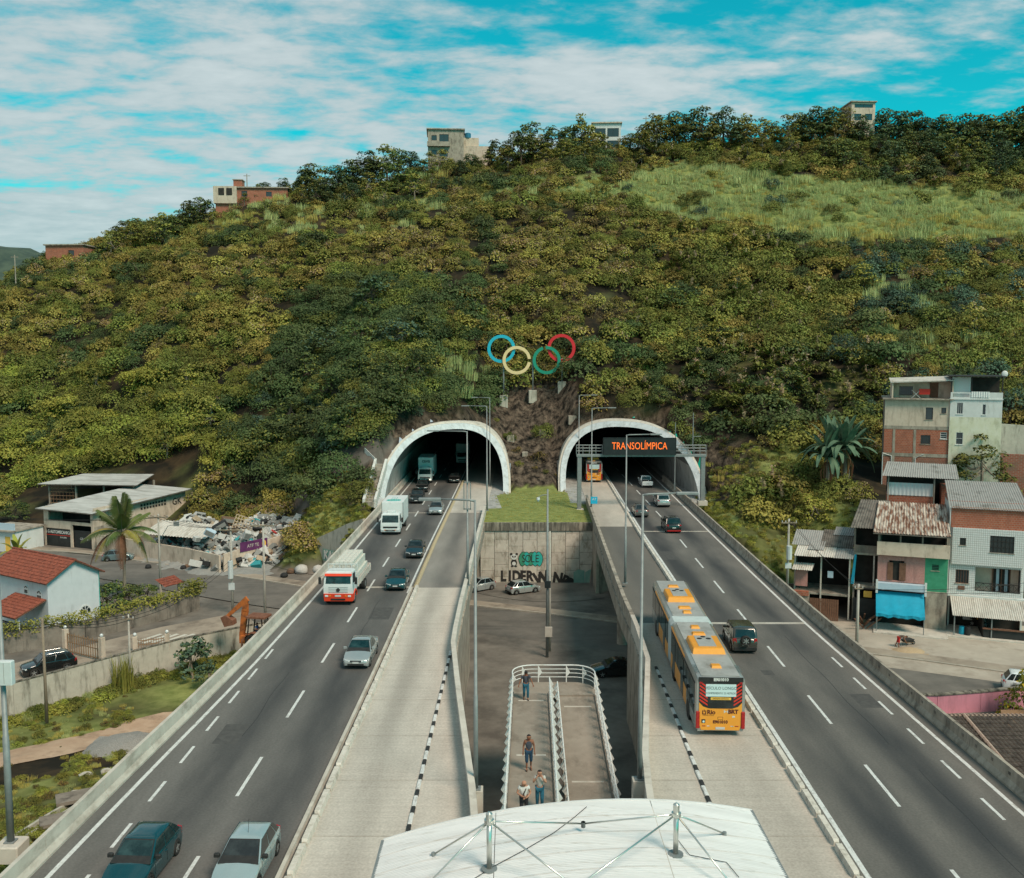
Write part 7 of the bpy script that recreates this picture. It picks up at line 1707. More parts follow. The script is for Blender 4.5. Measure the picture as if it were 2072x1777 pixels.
def shrub(seed, R_, H, nc, n, s, flat=.5, mats2=False):
    rr = random.Random(seed); b = MB()
    for k in range(nc):
        a = rr.uniform(0, 6.28); q = R_ * math.sqrt(rr.random()) * .85; z = H * (1 - .55 * (q / R_) ** 2) * rr.uniform(.62, 1.05)
        clump(b, Vector((q * math.cos(a), q * math.sin(a), z - .25 * H)), R_ * rr.uniform(.26, .42), R_ * flat * rr.uniform(.34, .55), n // nc, s, rr, 0, .7, 1 if mats2 else None)
    for k in range(n // 5):                              # skirt down to the soil
        a = rr.uniform(0, 6.28); q = R_ * rr.uniform(.6, 1.0); leaf(b, Vector((q * math.cos(a), q * math.sin(a), rr.uniform(-.3, H * .55))), Vector((math.cos(a), math.sin(a), .6)), s * 1.2, rr, 0)
    for k in range(4):
        a = rr.uniform(0, 6.28); b.tube([(0, 0, -1.0), (math.cos(a) * R_ * .25, math.sin(a) * R_ * .25, H * .45), (math.cos(a) * R_ * .5, math.sin(a) * R_ * .5, H * .8)], [.07, .05, .02], 4, 2 if mats2 else 1)
    return b
def tuft(seed, n, h, spread, w):
    rr = random.Random(seed); b = MB()
    for _ in range(n):
        a = rr.uniform(0, 6.28); q = spread * math.sqrt(rr.random()); x, y = q * math.cos(a), q * math.sin(a); hh = h * rr.uniform(.55, 1.15); ln = rr.uniform(.05, .32) * hh; da = rr.uniform(0, 6.28); dx, dy = math.cos(da), math.sin(da); px, py = -dy * w, dx * w
        b.add([(x - px, y - py, -.2), (x + px, y + py, -.2), (x + px * .8 + dx * ln * .35, y + py * .8 + dy * ln * .35, hh * .62), (x - px * .8 + dx * ln * .35, y - py * .8 + dy * ln * .35, hh * .62), (x + dx * ln, y + dy * ln, hh)], [(0, 1, 2, 3), (3, 2, 4)])
    return b
def rosette(seed, heads=5, stalk=False):
    rr = random.Random(seed); b = MB()
    for k in range(heads):
        c = Vector((rr.uniform(-.9, .9), rr.uniform(-.9, .9), rr.uniform(.5, 1.5)))
        for _ in range(26):
            a = rr.uniform(0, 6.28); L = rr.uniform(.6, .95); e = rr.uniform(-.15, .95); d = Vector((math.cos(a), math.sin(a), e)).normalized(); s = Vector((-math.sin(a), math.cos(a), 0)) * .075
            m1, t = c + d * L * .55 + Vector((0, 0, .05)), c + d * L - Vector((0, 0, .12))
            b.add([c - s * .4, c + s * .4, m1 + s, m1 - s, t], [(0, 1, 2, 3), (3, 2, 4)], 0)
        if stalk and k < 2:
            for _ in range(26): leaf(b, c + Vector((rr.gauss(0, .09), rr.gauss(0, .09), rr.uniform(.3, 1.25))), Vector((rr.gauss(0, 1), rr.gauss(0, 1), .3)), .12, rr, 1)
    return b
PROTO = bpy.data.collections.new('plant_kinds')
def proto(name, b, mats):
    o = bpy.data.objects.new(name, b.mesh(name, mats)); PROTO.objects.link(o); return name
for i in range(3):
    proto('olive_shrub_%s' % 'abc'[i], shrub(10 + i, 1.7, 1.6, 13, 760, .125, .8), ['leaf_olive', 'bark']); proto('green_shrub_%s' % 'abc'[i], shrub(20 + i, 1.9, 1.8, 14, 820, .13, .8), ['leaf_green', 'bark'])
    proto('dark_shrub_%s' % 'abc'[i], shrub(30 + i, 2.1, 2.1, 15, 860, .13, .6), ['leaf_dark', 'bark']); proto('bright_shrub_%s' % 'abc'[i], shrub(40 + i, 2.2, 1.7, 14, 860, .135, .6), ['leaf_bright', 'bark'])
    proto('dry_shrub_%s' % 'abc'[i], shrub(50 + i, 1.5, 1.6, 12, 700, .115, .9, True), ['leaf_olive', 'leaf_tan', 'bark']); proto('brown_shrub_%s' % 'abc'[i], shrub(60 + i, 1.4, 1.1, 11, 560, .11, .8, True), ['leaf_brown', 'leaf_olive', 'bark'])
    proto('pale_grass_%s' % 'abc'[i], tuft(70 + i, 150, 1.15, 1.2, .028), ['grass_light']); proto('yellow_grass_%s' % 'abc'[i], tuft(80 + i, 150, 1.0, 1.2, .028), ['grass_yellow']); proto('spiky_plant_%s' % 'abc'[i], rosette(90 + i, 6, i != 1), ['leaf_green', 'leaf_tan']); proto('blue_shrub_%s' % 'abc'[i], shrub(100 + i, 1.8, 1.9, 12, 760, .12, .8), ['leaf_blue', 'bark'])
for i in range(3): proto('tall_bright_%s' % 'abc'[i], shrub(120 + i, 3.5, 3.0, 26, 2300, .15, .5), ['leaf_bright', 'bark']); proto('tall_dark_%s' % 'abc'[i], shrub(130 + i, 3.5, 3.4, 26, 2300, .145, .5), ['leaf_dark', 'bark']); proto('tall_green_%s' % 'abc'[i], shrub(140 + i, 3.2, 3.2, 24, 2100, .145, .6), ['leaf_green', 'bark'])
PN = sorted(o.name for o in PROTO.objects); PIDX = {}
for i, n in enumerate(PN): PIDX.setdefault(n[:-2], []).append(i)
def scatter(name, pts, label=None, cat=None):
    # pts: (x, y, z, scale, yaw, kind); one object whose points carry the plants
    me = bpy.data.meshes.new(name); me.from_pydata([p[:3] for p in pts], [], [])
    rr = random.Random(5)
    def attr(nm, ty, dat, fld):
        a = me.attributes.new(nm, ty, 'POINT'); a.data.foreach_set(fld, dat)
    attr('psize', 'FLOAT', [p[3] for p in pts], 'value'); attr('pkind', 'INT', [rr.choice(PIDX[p[5]]) for p in pts], 'value'); attr('prot', 'FLOAT_VECTOR', [v for p in pts for v in (rr.uniform(-.15, .15), rr.uniform(-.15, .15), p[4])], 'vector')
    o = link(name, me, kind='stuff')
    if label: o['label'] = label; o['category'] = cat
    ng = bpy.data.node_groups.new(name, 'GeometryNodeTree'); ng.interface.new_socket('Geometry', in_out='INPUT', socket_type='NodeSocketGeometry'); ng.interface.new_socket('Geometry', in_out='OUTPUT', socket_type='NodeSocketGeometry')
    N, L = ng.nodes, ng.links; gi, go = N.new('NodeGroupInput'), N.new('NodeGroupOutput'); ci = N.new('GeometryNodeCollectionInfo'); ci.inputs[0].default_value = PROTO; ci.inputs['Separate Children'].default_value = True; ci.inputs['Reset Children'].default_value = True
    ip = N.new('GeometryNodeInstanceOnPoints'); ip.inputs['Pick Instance'].default_value = True
    def na(nm, ty):
        n = N.new('GeometryNodeInputNamedAttribute'); n.data_type = ty; n.inputs[0].default_value = nm; return n.outputs[0]
    L.new(gi.outputs[0], ip.inputs['Points']); L.new(ci.outputs[0], ip.inputs['Instance']); L.new(na('pkind', 'INT'), ip.inputs['Instance Index']); L.new(na('psize', 'FLOAT'), ip.inputs['Scale'])
    er = N.new('FunctionNodeEulerToRotation'); L.new(na('prot', 'FLOAT_VECTOR'), er.inputs[0]); L.new(er.outputs[0], ip.inputs['Rotation']); L.new(ip.outputs[0], go.inputs[0])
    md = o.modifiers.new('plants', 'NODES'); md.node_group = ng
    return o
inpoly = inpoly_
# surveyed outlines of the plant communities on the slope (frame units)
FIELD = MEADOW
GOLD = [(1440, 425), (1600, 440), (1760, 445), (1900, 430), (2200, 440), (2200, 482), (1760, 484), (1690, 500), (1560, 480)]
DARKW = [(700, 540), (860, 545), (900, 660), (990, 720), (1000, 800), (900, 850), (800, 880), (740, 1000), (600, 1010), (480, 960), (470, 880), (540, 780), (600, 640)]
TANW = [(780, 460), (1000, 440), (1290, 450), (1300, 540), (1200, 600), (900, 590), (760, 540)]
SPIKY = [(1300, 740), (1420, 700), (1780, 720), (1790, 800), (1700, 850), (1560, 870), (1430, 870), (1290, 800)]
ROCKY = [(1010, 800), (1160, 800), (1160, 990), (1020, 990)]
GULLY = [(1195, 560), (1290, 560), (1280, 700), (1240, 790), (1195, 760), (1170, 660)]
BRIGHTW = [(0, 760), (300, 730), (520, 760), (520, 850), (430, 960), (260, 985), (0, 980)]
PATCHG = [(1720, 560), (1830, 545), (1880, 620), (1760, 640)]
PATCHG2 = [(1750, 660), (2072, 620), (2100, 720), (1960, 755), (1850, 740)]
TUFTS = [(870, 690), (960, 690), (990, 760), (930, 790), (860, 750)]
NOGO = [(-86, -50, 128, 164), (-60, -30, 112, 133), (43, 64, 98, 128), (28, 46, 88, 106)]
def hill_plants():
    rr = random.Random(11); pts = []
    y = 113.0
    while y < 292:
        st = 1.9 if y < 200 else 2.15
        x = -172.0
        while x < 165:
            X, Y = x + rr.uniform(-.9, .9) * st * .5, y + rr.uniform(-.9, .9) * st * .5; x += st
            if abs(X) > Y * .60 + 10: continue
            z = gz(X, Y)
            if z < -6.6 or flat_zone(X, Y): continue
            if any(a < X < b_ and c < Y < d and z < 12 for a, b_, c, d in NOGO): continue
            if any(abs(X - T['c']) < T['a'] + 1.2 and z < arch_z(T, 1.8, X) + .6 for T in TUN): continue
            if -18.5 < X < 26 and z < 1.5: continue
            u, v = topx((X, Y, z + .8))
            if v > 1100 or u < -120 or u > 2200: continue
            nz1, nz2, nz3 = fbm(X * .07, Y * .07, 4), fbm(X * .2, Y * .2, 8), rr.random()
            k = None; s = rr.choice((.6, .8, .9, 1.0, 1.25, 1.6, 2.2)) * rr.uniform(.85, 1.15)
            if inpoly(u, v, DIRT) and (nz3 < .82 or 735 < u < 775): continue
            if inpoly(u, v, ((1430, 870), (1590, 880), (1610, 960), (1440, 1000))) : k = rr.choice(('yellow_grass', 'brown_shrub', 'brown_shrub')); s *= .55
            elif inpoly(u, v, GOLD) and nz1 + nz2 * .5 > -.25: k = 'yellow_grass' if nz3 < .7 else 'pale_grass'
            elif inpoly(u, v, FIELD) and nz1 + nz2 > -.5 and (u > 1260 or nz2 > .12): k = 'pale_grass' if nz3 < .93 else rr.choice(('blue_shrub', 'green_shrub')); s *= .8
            elif inpoly(u, v, TUFTS): k = 'pale_grass' if nz3 < .4 else 'green_shrub'; s *= .8
            elif inpoly(u, v, PATCHG): k = 'pale_grass' if nz3 < .5 else 'blue_shrub'
            elif inpoly(u, v, PATCHG2): k = ('pale_grass', 'yellow_grass', 'brown_shrub', 'green_shrub')[int(nz3 * 4)] if nz2 > -.1 else 'green_shrub'
            elif inpoly(u, v, GULLY) and nz2 < .12 and nz3 < .8: continue
            elif inpoly(u, v, ROCKY):
                if nz2 < .06 or nz3 < .2: continue
                k = 'green_shrub' if nz3 < .6 else 'brown_shrub'; s *= .5
            elif (-21 < X < 29 and z < 15 and Y < 168) and (-2 < X < 9 or any(abs(X - T['c']) < T['a'] + 3.5 and z < arch_z(T, 2.0, X) + .8 + nz2 * 2 for T in TUN)):      # bare rock round the portals
                if nz2 < .05: continue
                k = ('brown_shrub', 'yellow_grass', 'green_shrub')[int(nz3 * 3)]; s *= .45
            elif inpoly(u, v, SPIKY): k = 'spiky_plant' if nz3 < .8 else 'dark_shrub'; s *= .9
            elif inpoly(u, v, DARKW): k = rr.choice(('dark_shrub', 'tall_dark', 'tall_green', 'green_shrub', 'dark_shrub', 'tall_dark', 'blue_shrub')); s = min(s, 1.25) * 1.05
            elif inpoly(u, v, TANW): k = 'dry_shrub' if nz3 < .62 else ('brown_shrub' if nz3 < .8 else 'olive_shrub'); s *= .85
            elif inpoly(u, v, BRIGHTW):
                if nz1 * .8 + nz2 < -.3: continue
                k = rr.choice(('bright_shrub', 'bright_shrub', 'tall_bright', 'green_shrub', 'tall_green')); s = min(s, 1.3) * 1.1
            elif u > 1700 and v > 480: k = ('dry_shrub', 'green_shrub', 'olive_shrub', 'blue_shrub')[int(nz3 * 4)]; s *= .9
            elif u > 1280:
                k = 'green_shrub' if nz1 > -.1 and nz3 < .7 else ('olive_shrub' if nz3 < .85 else 'spiky_plant')
            elif v < 480 and u < 900: k = ('olive_shrub', 'brown_shrub', 'yellow_grass', 'green_shrub', 'pale_grass')[int(nz3 * 5)]; s *= .8
            elif u < 620: k = 'olive_shrub' if nz3 < .5 + nz1 else ('dry_shrub' if nz3 < .8 else 'green_shrub'); s *= .9
            else: k = ('olive_shrub', 'green_shrub', 'dry_shrub', 'brown_shrub')[min(3, int((nz3 + nz1 * .3) * 4)) if nz3 + nz1 * .3 > 0 else 0]
            if 985 < u < 1165 and 730 < v < 835 and Y < 159.5: continue
            if 'tall' not in k and 'shrub' in k and v < 900 and rr.random() < .05: k = 'tall_green' if nz1 > -.25 else 'tall_dark'; s = rr.uniform(.6, .95)
            s = min(s, 1.75)
            if 'shrub' in k and k != 'dark_shrub' and nz1 < -.22 and rr.random() < .45: k = 'dark_shrub'; s *= 1.1
            if nz2 * .8 + nz1 * .5 < -.36 and 'grass' not in k: continue
            if Y > 240 and v < 520 and 'shrub' in k: s *= .8
            pts.append((X, Y, z - .1, s, rr.uniform(0, 6.28), k))
        y += st
    scatter('hillside_scrub', pts)
hill_plants()
def patch(name, fn, n, seed, kinds, smin, smax, zmax=0):
    rr = random.Random(seed); pts = []
    for _ in range(n):
        q = fn(rr)
        if q is None: continue
        X, Y = q; pts.append((X, Y, gz(X, Y) - .03, rr.uniform(smin, smax), rr.uniform(0, 6.28), rr.choice(kinds)))
    scatter(name, pts)
pathline = tab((-62, 53), (-48, 58.5), (-38, 65), (-30, 71.5), (-24, 76), (-19, 79))
def meadow(rr):
    X, Y = rr.uniform(-40, 150), rr.uniform(195, 262)
    u, v = topx((X, Y, gz(X, Y))); return (X, Y) if inpoly(u + rr.gauss(0, 18), v + rr.gauss(0, 9), FIELD) and (u > 1280 or rr.random() < .3) and fbm(X * .1, Y * .1, 6) > -.35 else None
patch('meadow_grass', meadow, 22000, 12, ['pale_grass', 'pale_grass', 'pale_grass', 'yellow_grass'], .4, .75)
def lot(rr):
    X, Y = rr.uniform(-62, -18.6), rr.uniform(32, 92)
    if Y > wall_l_y(X) - .3 or abs(Y - pathline(X)) < 2.6 or fbm(X * .15, Y * .15, 2) < -.15: return None
    return X, Y
patch('lot_weeds', lot, 6500, 3, ['yellow_grass', 'yellow_grass', 'pale_grass', 'bright_shrub', 'green_shrub', 'brown_shrub'], .09, .32)
def foot(rr):
    t = rr.random(); i = min(3, int(t * 4)); a, c = WALL_L[i], WALL_L[i + 1]; f = t * 4 - i; k = rr.uniform(.3, 2.4)
    return lerp(a[0], c[0], f) + .6 * k, lerp(a[1], c[1], f) - .8 * k
patch('wall_foot_weeds', foot, 420, 4, ['green_shrub', 'pale_grass', 'bright_shrub'], .22, .5)
def emb(rr):
    if rr.random() < .5: X, Y = rr.uniform(-34, -18.4), rr.uniform(112.5, 129)
    else: X, Y = rr.uniform(24.6, 42), rr.uniform(100.5, 131)
    z = gz(X, Y)
    if z < -6.3 or (X < 0 and Y > 122 and X > -22): return None
    return X, Y
patch('verge_grass', emb, 2600, 6, ['yellow_grass', 'pale_grass', 'bright_shrub', 'green_shrub'], .12, .32)
def plat(rr): return rr.uniform(-3.3, 9.6), rr.uniform(113.0, 138)
patch('platform_grass', plat, 900, 7, ['yellow_grass', 'pale_grass'], .06, .12)
def slope_r(rr):
    X, Y = rr.uniform(62, 100), rr.uniform(104, 130); return (X, Y) if gz(X, Y) > -6 else None
patch('slope_scrub', slope_r, 260, 8, ['green_shrub', 'brown_shrub', 'yellow_grass'], .3, .7)

# ------------------------------------------------------------------ trees with trunk and crown
def tree_mesh(seed, h, cr, ch, nclump, per, s, mi=None, spread=1.0, lean=0):
    rr = random.Random(seed); tb, cb = MB(), MB(); top = h - ch * .55
    path = [Vector((0, 0, -1.5)), Vector((rr.uniform(-.2, .2), rr.uniform(-.2, .2), top * .5)), Vector((lean + rr.uniform(-.3, .3), rr.uniform(-.3, .3), top))]
    tb.tube(path, [h * .028, h * .022, h * .014], 7)
    for k in range(nclump):
        a = rr.uniform(0, 6.28); f = math.sqrt(rr.random()); q = cr * f * .82; z = h - ch * (.15 + .75 * f * f * spread) - rr.uniform(0, ch * .45) * (1 - f * .5)
        c = Vector((q * math.cos(a) + lean, q * math.sin(a), z)); rx = cr * rr.uniform(.2, .36)
        clump(cb, c, rx, rx * rr.uniform(.45, .7), per, s, rr, 0, .8, 1 if mi else None)
        if k % 2 == 0:
            p0 = path[1].lerp(path[2], rr.uniform(.1, 1)); mid = p0.lerp(c, .5) + Vector((0, 0, -.1 * ch)); tb.tube([p0, mid, c], [h * .011, h * .008, h * .003], 5)
    return tb, cb
TREES = {}
def tree_kind(key, seed, h, cr, ch, nclump, per, s, lm, bark='bark', lm2=None, spread=1.0):
    tb, cb = tree_mesh(seed, h, cr, ch, nclump, per, s, lm2, spread); TREES[key] = (tb.mesh('trunk', bark), cb.mesh('crown', [lm, lm2] if lm2 else lm))
def tree(key, p, sc, yaw, label, group=None, name='tree', sx=1.0):
    t = thing(name, label, 'tree', p, yaw, group); t.scale = (sc * sx, sc * sx, sc)
    link('trunk', TREES[key][0], t); link('crown', TREES[key][1], t); return t
for i in range(3):
    tree_kind(('broad', i), 200 + i, 9, 4.6, 7.6, 40, 46, .27, 'leaf_dark', lm2='leaf_green'); tree_kind(('loose', i), 210 + i, 8.5, 4.0, 7.0, 32, 38, .26, 'leaf_green', 'bark_pale', 'leaf_olive'); tree_kind(('olive', i), 220 + i, 7.5, 3.8, 6.4, 32, 38, .25, 'leaf_olive', 'bark_pale', 'leaf_green'); tree_kind(('dense', i), 230 + i, 10, 5.0, 8.8, 52, 46, .28, 'leaf_dark', lm2='leaf_blue')
rr = random.Random(21)
LAB = {'broad': 'broad dark green tree standing on the crest of the hill', 'loose': 'loose grey green tree with thin trunk on the crest', 'olive': 'yellowish olive tree on the crest of the hill', 'dense': 'dense blackish green tree on the crest of the hill'}
def crest_trees(pxs, basef, Yr, hs, kinds, group):
    for px in pxs:
        Y = rr.uniform(*Yr); py = basef(px) + rr.uniform(-6, 6)
        low = any(a < px < c for a, c in ((425, 590), (858, 1000), (1190, 1280), (1712, 1780)))
        p = ony(px, py, Y); p.z = gz(p.x, p.y) - .1; k = rr.choice(kinds); hh = rr.uniform(*(hs(px) if callable(hs) else hs)) * ((.5 if px < 600 else .62) if low else 1); base = {'broad': 9, 'loose': 8.5, 'olive': 7.5, 'dense': 10}[k]
        tree((k, rr.randrange(3)), p, hh / base, rr.uniform(0, 6.28), LAB[k], group)
def xs_(a, b_, st): return [a + i * st + rr.uniform(-st * .4, st * .4) for i in range(int((b_ - a) / st) + 1)]
flatb = lambda px: 400
GR = 'trees along the crest'
crest_trees(xs_(225, 430, 17), flatb, (246, 256), lambda p: (5.5 + (p - 225) * .012, 8 + (p - 225) * .014), ['loose', 'broad', 'loose'], GR)
crest_trees(xs_(470, 1000, 24), flatb, (250, 258), (7.5, 11), ['broad', 'dense', 'broad', 'loose'], GR)
crest_trees(xs_(580, 990, 27), flatb, (238, 247), (5.5, 8), ['broad', 'loose', 'dense'], GR)
crest_trees([x for x in xs_(1010, 1330, 24)], flatb, (250, 260), (8, 11.5), ['broad', 'loose', 'olive', 'broad'], GR)
crest_trees(xs_(1100, 1300, 28), flatb, (243, 249), (4.5, 7), ['olive', 'loose'], GR)
crest_trees(xs_(1330, 1700, 26), flatb, (252, 262), (9, 13.5), ['loose', 'olive', 'broad', 'loose', 'dense'], GR)
crest_trees(xs_(1400, 1700, 48), flatb, (245, 250), (4.5, 7), ['olive', 'loose'], GR)
crest_trees(xs_(1690, 2150, 26), flatb, (250, 260), (10, 15), ['dense', 'broad', 'dense'], GR)
crest_trees(xs_(1660, 2150, 27), flatb, (238, 247), (7, 10), ['dense', 'dense', 'broad', 'loose'], GR)
crest_trees(xs_(1740, 2150, 40), flatb, (230, 237), (4.5, 6.5), ['dense', 'broad'], GR)
def onhill(px, py, y0=170):
    Y = y0
    for _ in range(60):
        p = ony(px, py, Y); Y = min(max(Y + (p.z - gz(p.x, p.y)) * .7, 100), 290)
    return Vector((p.x, p.y, gz(p.x, p.y)))
tree_kind(('tall', 0), 300, 8, 3.6, 5.0, 26, 46, .24, 'leaf_dark', lm2='leaf_blue'); tree_kind(('pale', 0), 301, 7, 3.4, 5.2, 26, 44, .24, 'leaf_blue', 'bark_pale', 'leaf_green')
tree(('tall', 0), onhill(755, 655), 1.25, .4, 'dark rounded tree rising out of the scrub halfway up the hill'); tree(('pale', 0), onhill(815, 725), 1.2, 1.2, 'pale blue green tree below the dark rounded tree on the slope')
def grove(spots, kinds, hs, label, group):
    for px, py in spots:
        k = rr.choice(kinds); hh = rr.uniform(*hs); tree((k, rr.randrange(3)), onhill(px + rr.uniform(-8, 8), py + rr.uniform(-8, 8)), hh / {'broad': 9, 'loose': 8.5, 'olive': 7.5, 'dense': 10}[k], rr.uniform(0, 6.28), label, group, sx=rr.uniform(.9, 1.25))
grove([(700, 690), (735, 720), (790, 700), (840, 690), (660, 740), (720, 780), (790, 770), (620, 790), (680, 830), (750, 840), (590, 860), (640, 900), (850, 780), (560, 930), (700, 900), (800, 830)], ['dense', 'broad', 'broad'], (5, 8.5), 'dark green tree in the grove above the truck tunnel', 'grove above the truck tunnel')
grove([(90, 850), (190, 810), (300, 840), (380, 800), (240, 900), (420, 870), (130, 920), (340, 930), (40, 890)], ['olive', 'loose'], (4.5, 7), 'light green spreading tree low on the slope above the workshop', 'trees above the workshop')
grove([(1360, 640), (1450, 690), (1560, 650), (1680, 700), (1820, 640), (1960, 680), (1330, 820), (1600, 800), (1750, 580), (1900, 560), (1490, 590)], ['loose', 'broad', 'olive'], (4, 6.5), 'green tree scattered in the scrub above the outbound tunnel and houses', 'trees above the houses')
tree_kind(('house', 0), 310, 6.4, 2.9, 4.4, 26, 60, .17, 'leaf_green', 'bark_pale', 'leaf_dark'); p = ony(1985, 975, 113.5); p.z = gz(p.x, p.y) - .1
tree(('house', 0), p, 1.3, 0, 'leafy green tree in front of the yellowed block'); tree_kind(('bush', 0), 311, 3.4, 2.6, 3.2, 22, 60, .13, 'leaf_bright', 'bark_pale', 'leaf_olive')
p = onhill(1650, 1052, 112); tree(('bush', 0), p, 1.15, 0, 'bright green rounded bush on the slope left of the shack', name='bush')
p = onhill(1600, 1075, 108); tree(('bush', 0), p, .7, 2, 'small bright bush beside the concrete drain by the shack', name='bush')
tree_kind(('yellow', 0), 312, 6.2, 3.0, 4.4, 34, 60, .14, 'leaf_bright', 'bark', 'flower_yellow'); p = onz(2085, 1385, ZS); tree(('yellow', 0), (39.6, 68.8, -11.2), 1.5, 0, 'flowering tree with golden yellow blossom over the white car', sx=.6)
tree_kind(('papaya', 0), 313, 4.2, 1.9, 3.4, 22, 40, .17, 'leaf_blue', 'bark_pale', 'leaf_dark')
for px, py, sc, lb in ((392, 1368, 1.15, 'blue green leafy bush against the yard wall beside the barrier'), (420, 1392, .75, 'low dark leafy bush at the barrier end of the yard wall')):
    p = onz(px, py, -9.4); p.z = gz(p.x, p.y) - .1; tree(('papaya', 0), p, sc, px, lb, name='bush')
p = onz(250, 1398, -9.5); p.z = gz(p.x, p.y) - .2
q = tuft(7, 160, 3.0, .9, .05); tag(q.build('reed_clump', 'leaf_green', loc=p, fix=False), 'tall reed clump at the foot of the stained yard wall', 'plant')
tree_kind(('garden', 0), 314, 4.6, 2.6, 4.0, 26, 50, .16, 'leaf_dark', 'bark', 'leaf_green')
for px, py, Y, sc, lb in ((220, 1235, 99, .95, 'dark garden tree right behind the gabled house'), (262, 1225, 102, .7, 'small dark garden tree beside the palm'), (300, 1222, 104, .55, 'low dark garden shrub between the palm and the red porch roof')):
    p = ony(px, py, Y); tree(('garden', 0), (p.x, Y, ZS), sc, px, lb, name='garden_tree')
for px, py, Y, sc, lb in ((30, 1010, 150, 1.0, 'green tree left of the open shed'), (8, 1045, 138, .7, 'small green tree left of the low blue house')):
    p = ony(px, py, Y); tree(('garden', 0), (p.x, Y, gz(p.x, Y) - .2), sc, px, lb, name='garden_tree')
# hedge on the garden wall
def hedge(pts, z, w, h, label, n=26, lm='leaf_bright'):
    b = MB(); rr = random.Random(9); pts = [Vector((*p, z)) for p in pts]
    for i in range(len(pts) - 1):
        L = (pts[i + 1] - pts[i]).length
        for _ in range(int(L * n)):
            c = pts[i].lerp(pts[i + 1], rr.random()) + Vector((rr.gauss(0, w * .4), rr.gauss(0, w * .4), rr.uniform(-.35, h)))
            for _ in range(7): leaf(b, c + Vector((rr.gauss(0, .16), rr.gauss(0, .16), rr.gauss(0, .13))), Vector((rr.gauss(0, .7), rr.gauss(0, .7) - .3, 1)), rr.uniform(.09, .15), rr, 1 if rr.random() < .3 else 0)
    return tag(b.build('hedge', [lm, 'leaf_green'], fix=False), label, 'hedge')
hedge([(-48.5, 83.5), (-45.8, 85.9), (-41.5, 89.2), (-38.6, 93.0), (-36.4, 96.8), (-34.2, 100.6)], -5.5, .75, .75, 'bright green clipped hedge on the dark garden wall')
hedge([(-35.2, 99.2), (-34.0, 101.0)], -5.2, .8, .9, 'rounded end of the hedge above the street corner', 40)
# coconut palm
def frond(seed, L, droop, nleaf=34, lw=.05, ll=.85):
    rr = random.Random(seed); b = MB(); pts = []
    for i in range(11):
        t = i / 10; pts.append(Vector((L * t * (1 - .12 * t), 0, L * (.42 * t - droop * t * t))))
    b.tube(pts, [.045 * (1 - .8 * i / 10) for i in range(11)], 4, 1)
    for k in range(nleaf):
        t = .14 + .86 * k / nleaf; f = t * 10; i = min(9, int(f)); p = pts[i].lerp(pts[i + 1], f - i); d = (pts[i + 1] - pts[i]).normalized(); ln = ll * math.sin(math.pi * (.15 + .8 * t)) * rr.uniform(.85, 1.15) + .12
        for s in (-1, 1):
            o = (Vector((0, s, 0)) * .85 + d * .55 + Vector((0, 0, -.25 - .3 * t))).normalized(); wv = d * lw; m_ = p + o * ln * .55; e = p + o * ln + Vector((0, 0, -.18 * ln))
            b.add([p - wv, p + wv, m_ + wv * .8, m_ - wv * .8, e], [(0, 1, 2, 3), (3, 2, 4)], 0)
    return b
leafmat('palm_green', (0.045, 0.075, 0.02), (0.11, 0.14, 0.04)); leafmat('palm_yellow', (0.22, 0.19, 0.04), (0.30, 0.24, 0.06)); leafmat('palm_dead', (0.20, 0.10, 0.045), (0.27, 0.15, 0.07))
PB = ony(253, 1240, 104.0); PSC = 1.15; PALM = thing('palm_tree', 'tall coconut palm with drooping yellow lower fronds by the street', 'tree', (PB.x, 104.0, ZS)); hp_ = ony(252, 1078, 104).z - ZS
m = MB(); m.tube([(0, 0, -.2), (.1, 0, hp_ * .4), (.05, 0, hp_ * .8), (0, 0, hp_)], [.24, .17, .15, .2], 9); m.build('trunk', 'bark_pale', PALM)
for i in range(26):
    young = i < 12; mm_ = ['palm_green', 'bark_pale'] if i < 17 else (['palm_yellow', 'bark_pale'] if i < 23 else ['palm_dead', 'bark'])
    fme = frond(i, rr.uniform(3.4, 4.4), [.12, .30, .62, .95][0 if i < 6 else 1 if i < 12 else 2 if i < 20 else 3] + rr.uniform(-.05, .08)).mesh('frond', mm_)
    o = link('frond', fme, PALM, (0, 0, hp_)); o.scale = (PSC, PSC, PSC); o.rotation_euler = (rr.uniform(-.15, .15), [-1.0, -.5, -.05, .25][0 if i < 6 else 1 if i < 12 else 2 if i < 20 else 3] + rr.uniform(-.1, .1), i * 2.4)
for k in range(9):
    b = MB(); a = k * .7; b.tube([(math.cos(a) * .22, math.sin(a) * .22, hp_ - .4), (math.cos(a) * .34, math.sin(a) * .34, hp_ - 1.6 - rr.random()), (math.cos(a) * .25, math.sin(a) * .25, hp_ - 2.6 - rr.random())], [.12, .09, .03], 5); b.build('dead_sheath', 'palm_dead', PALM)
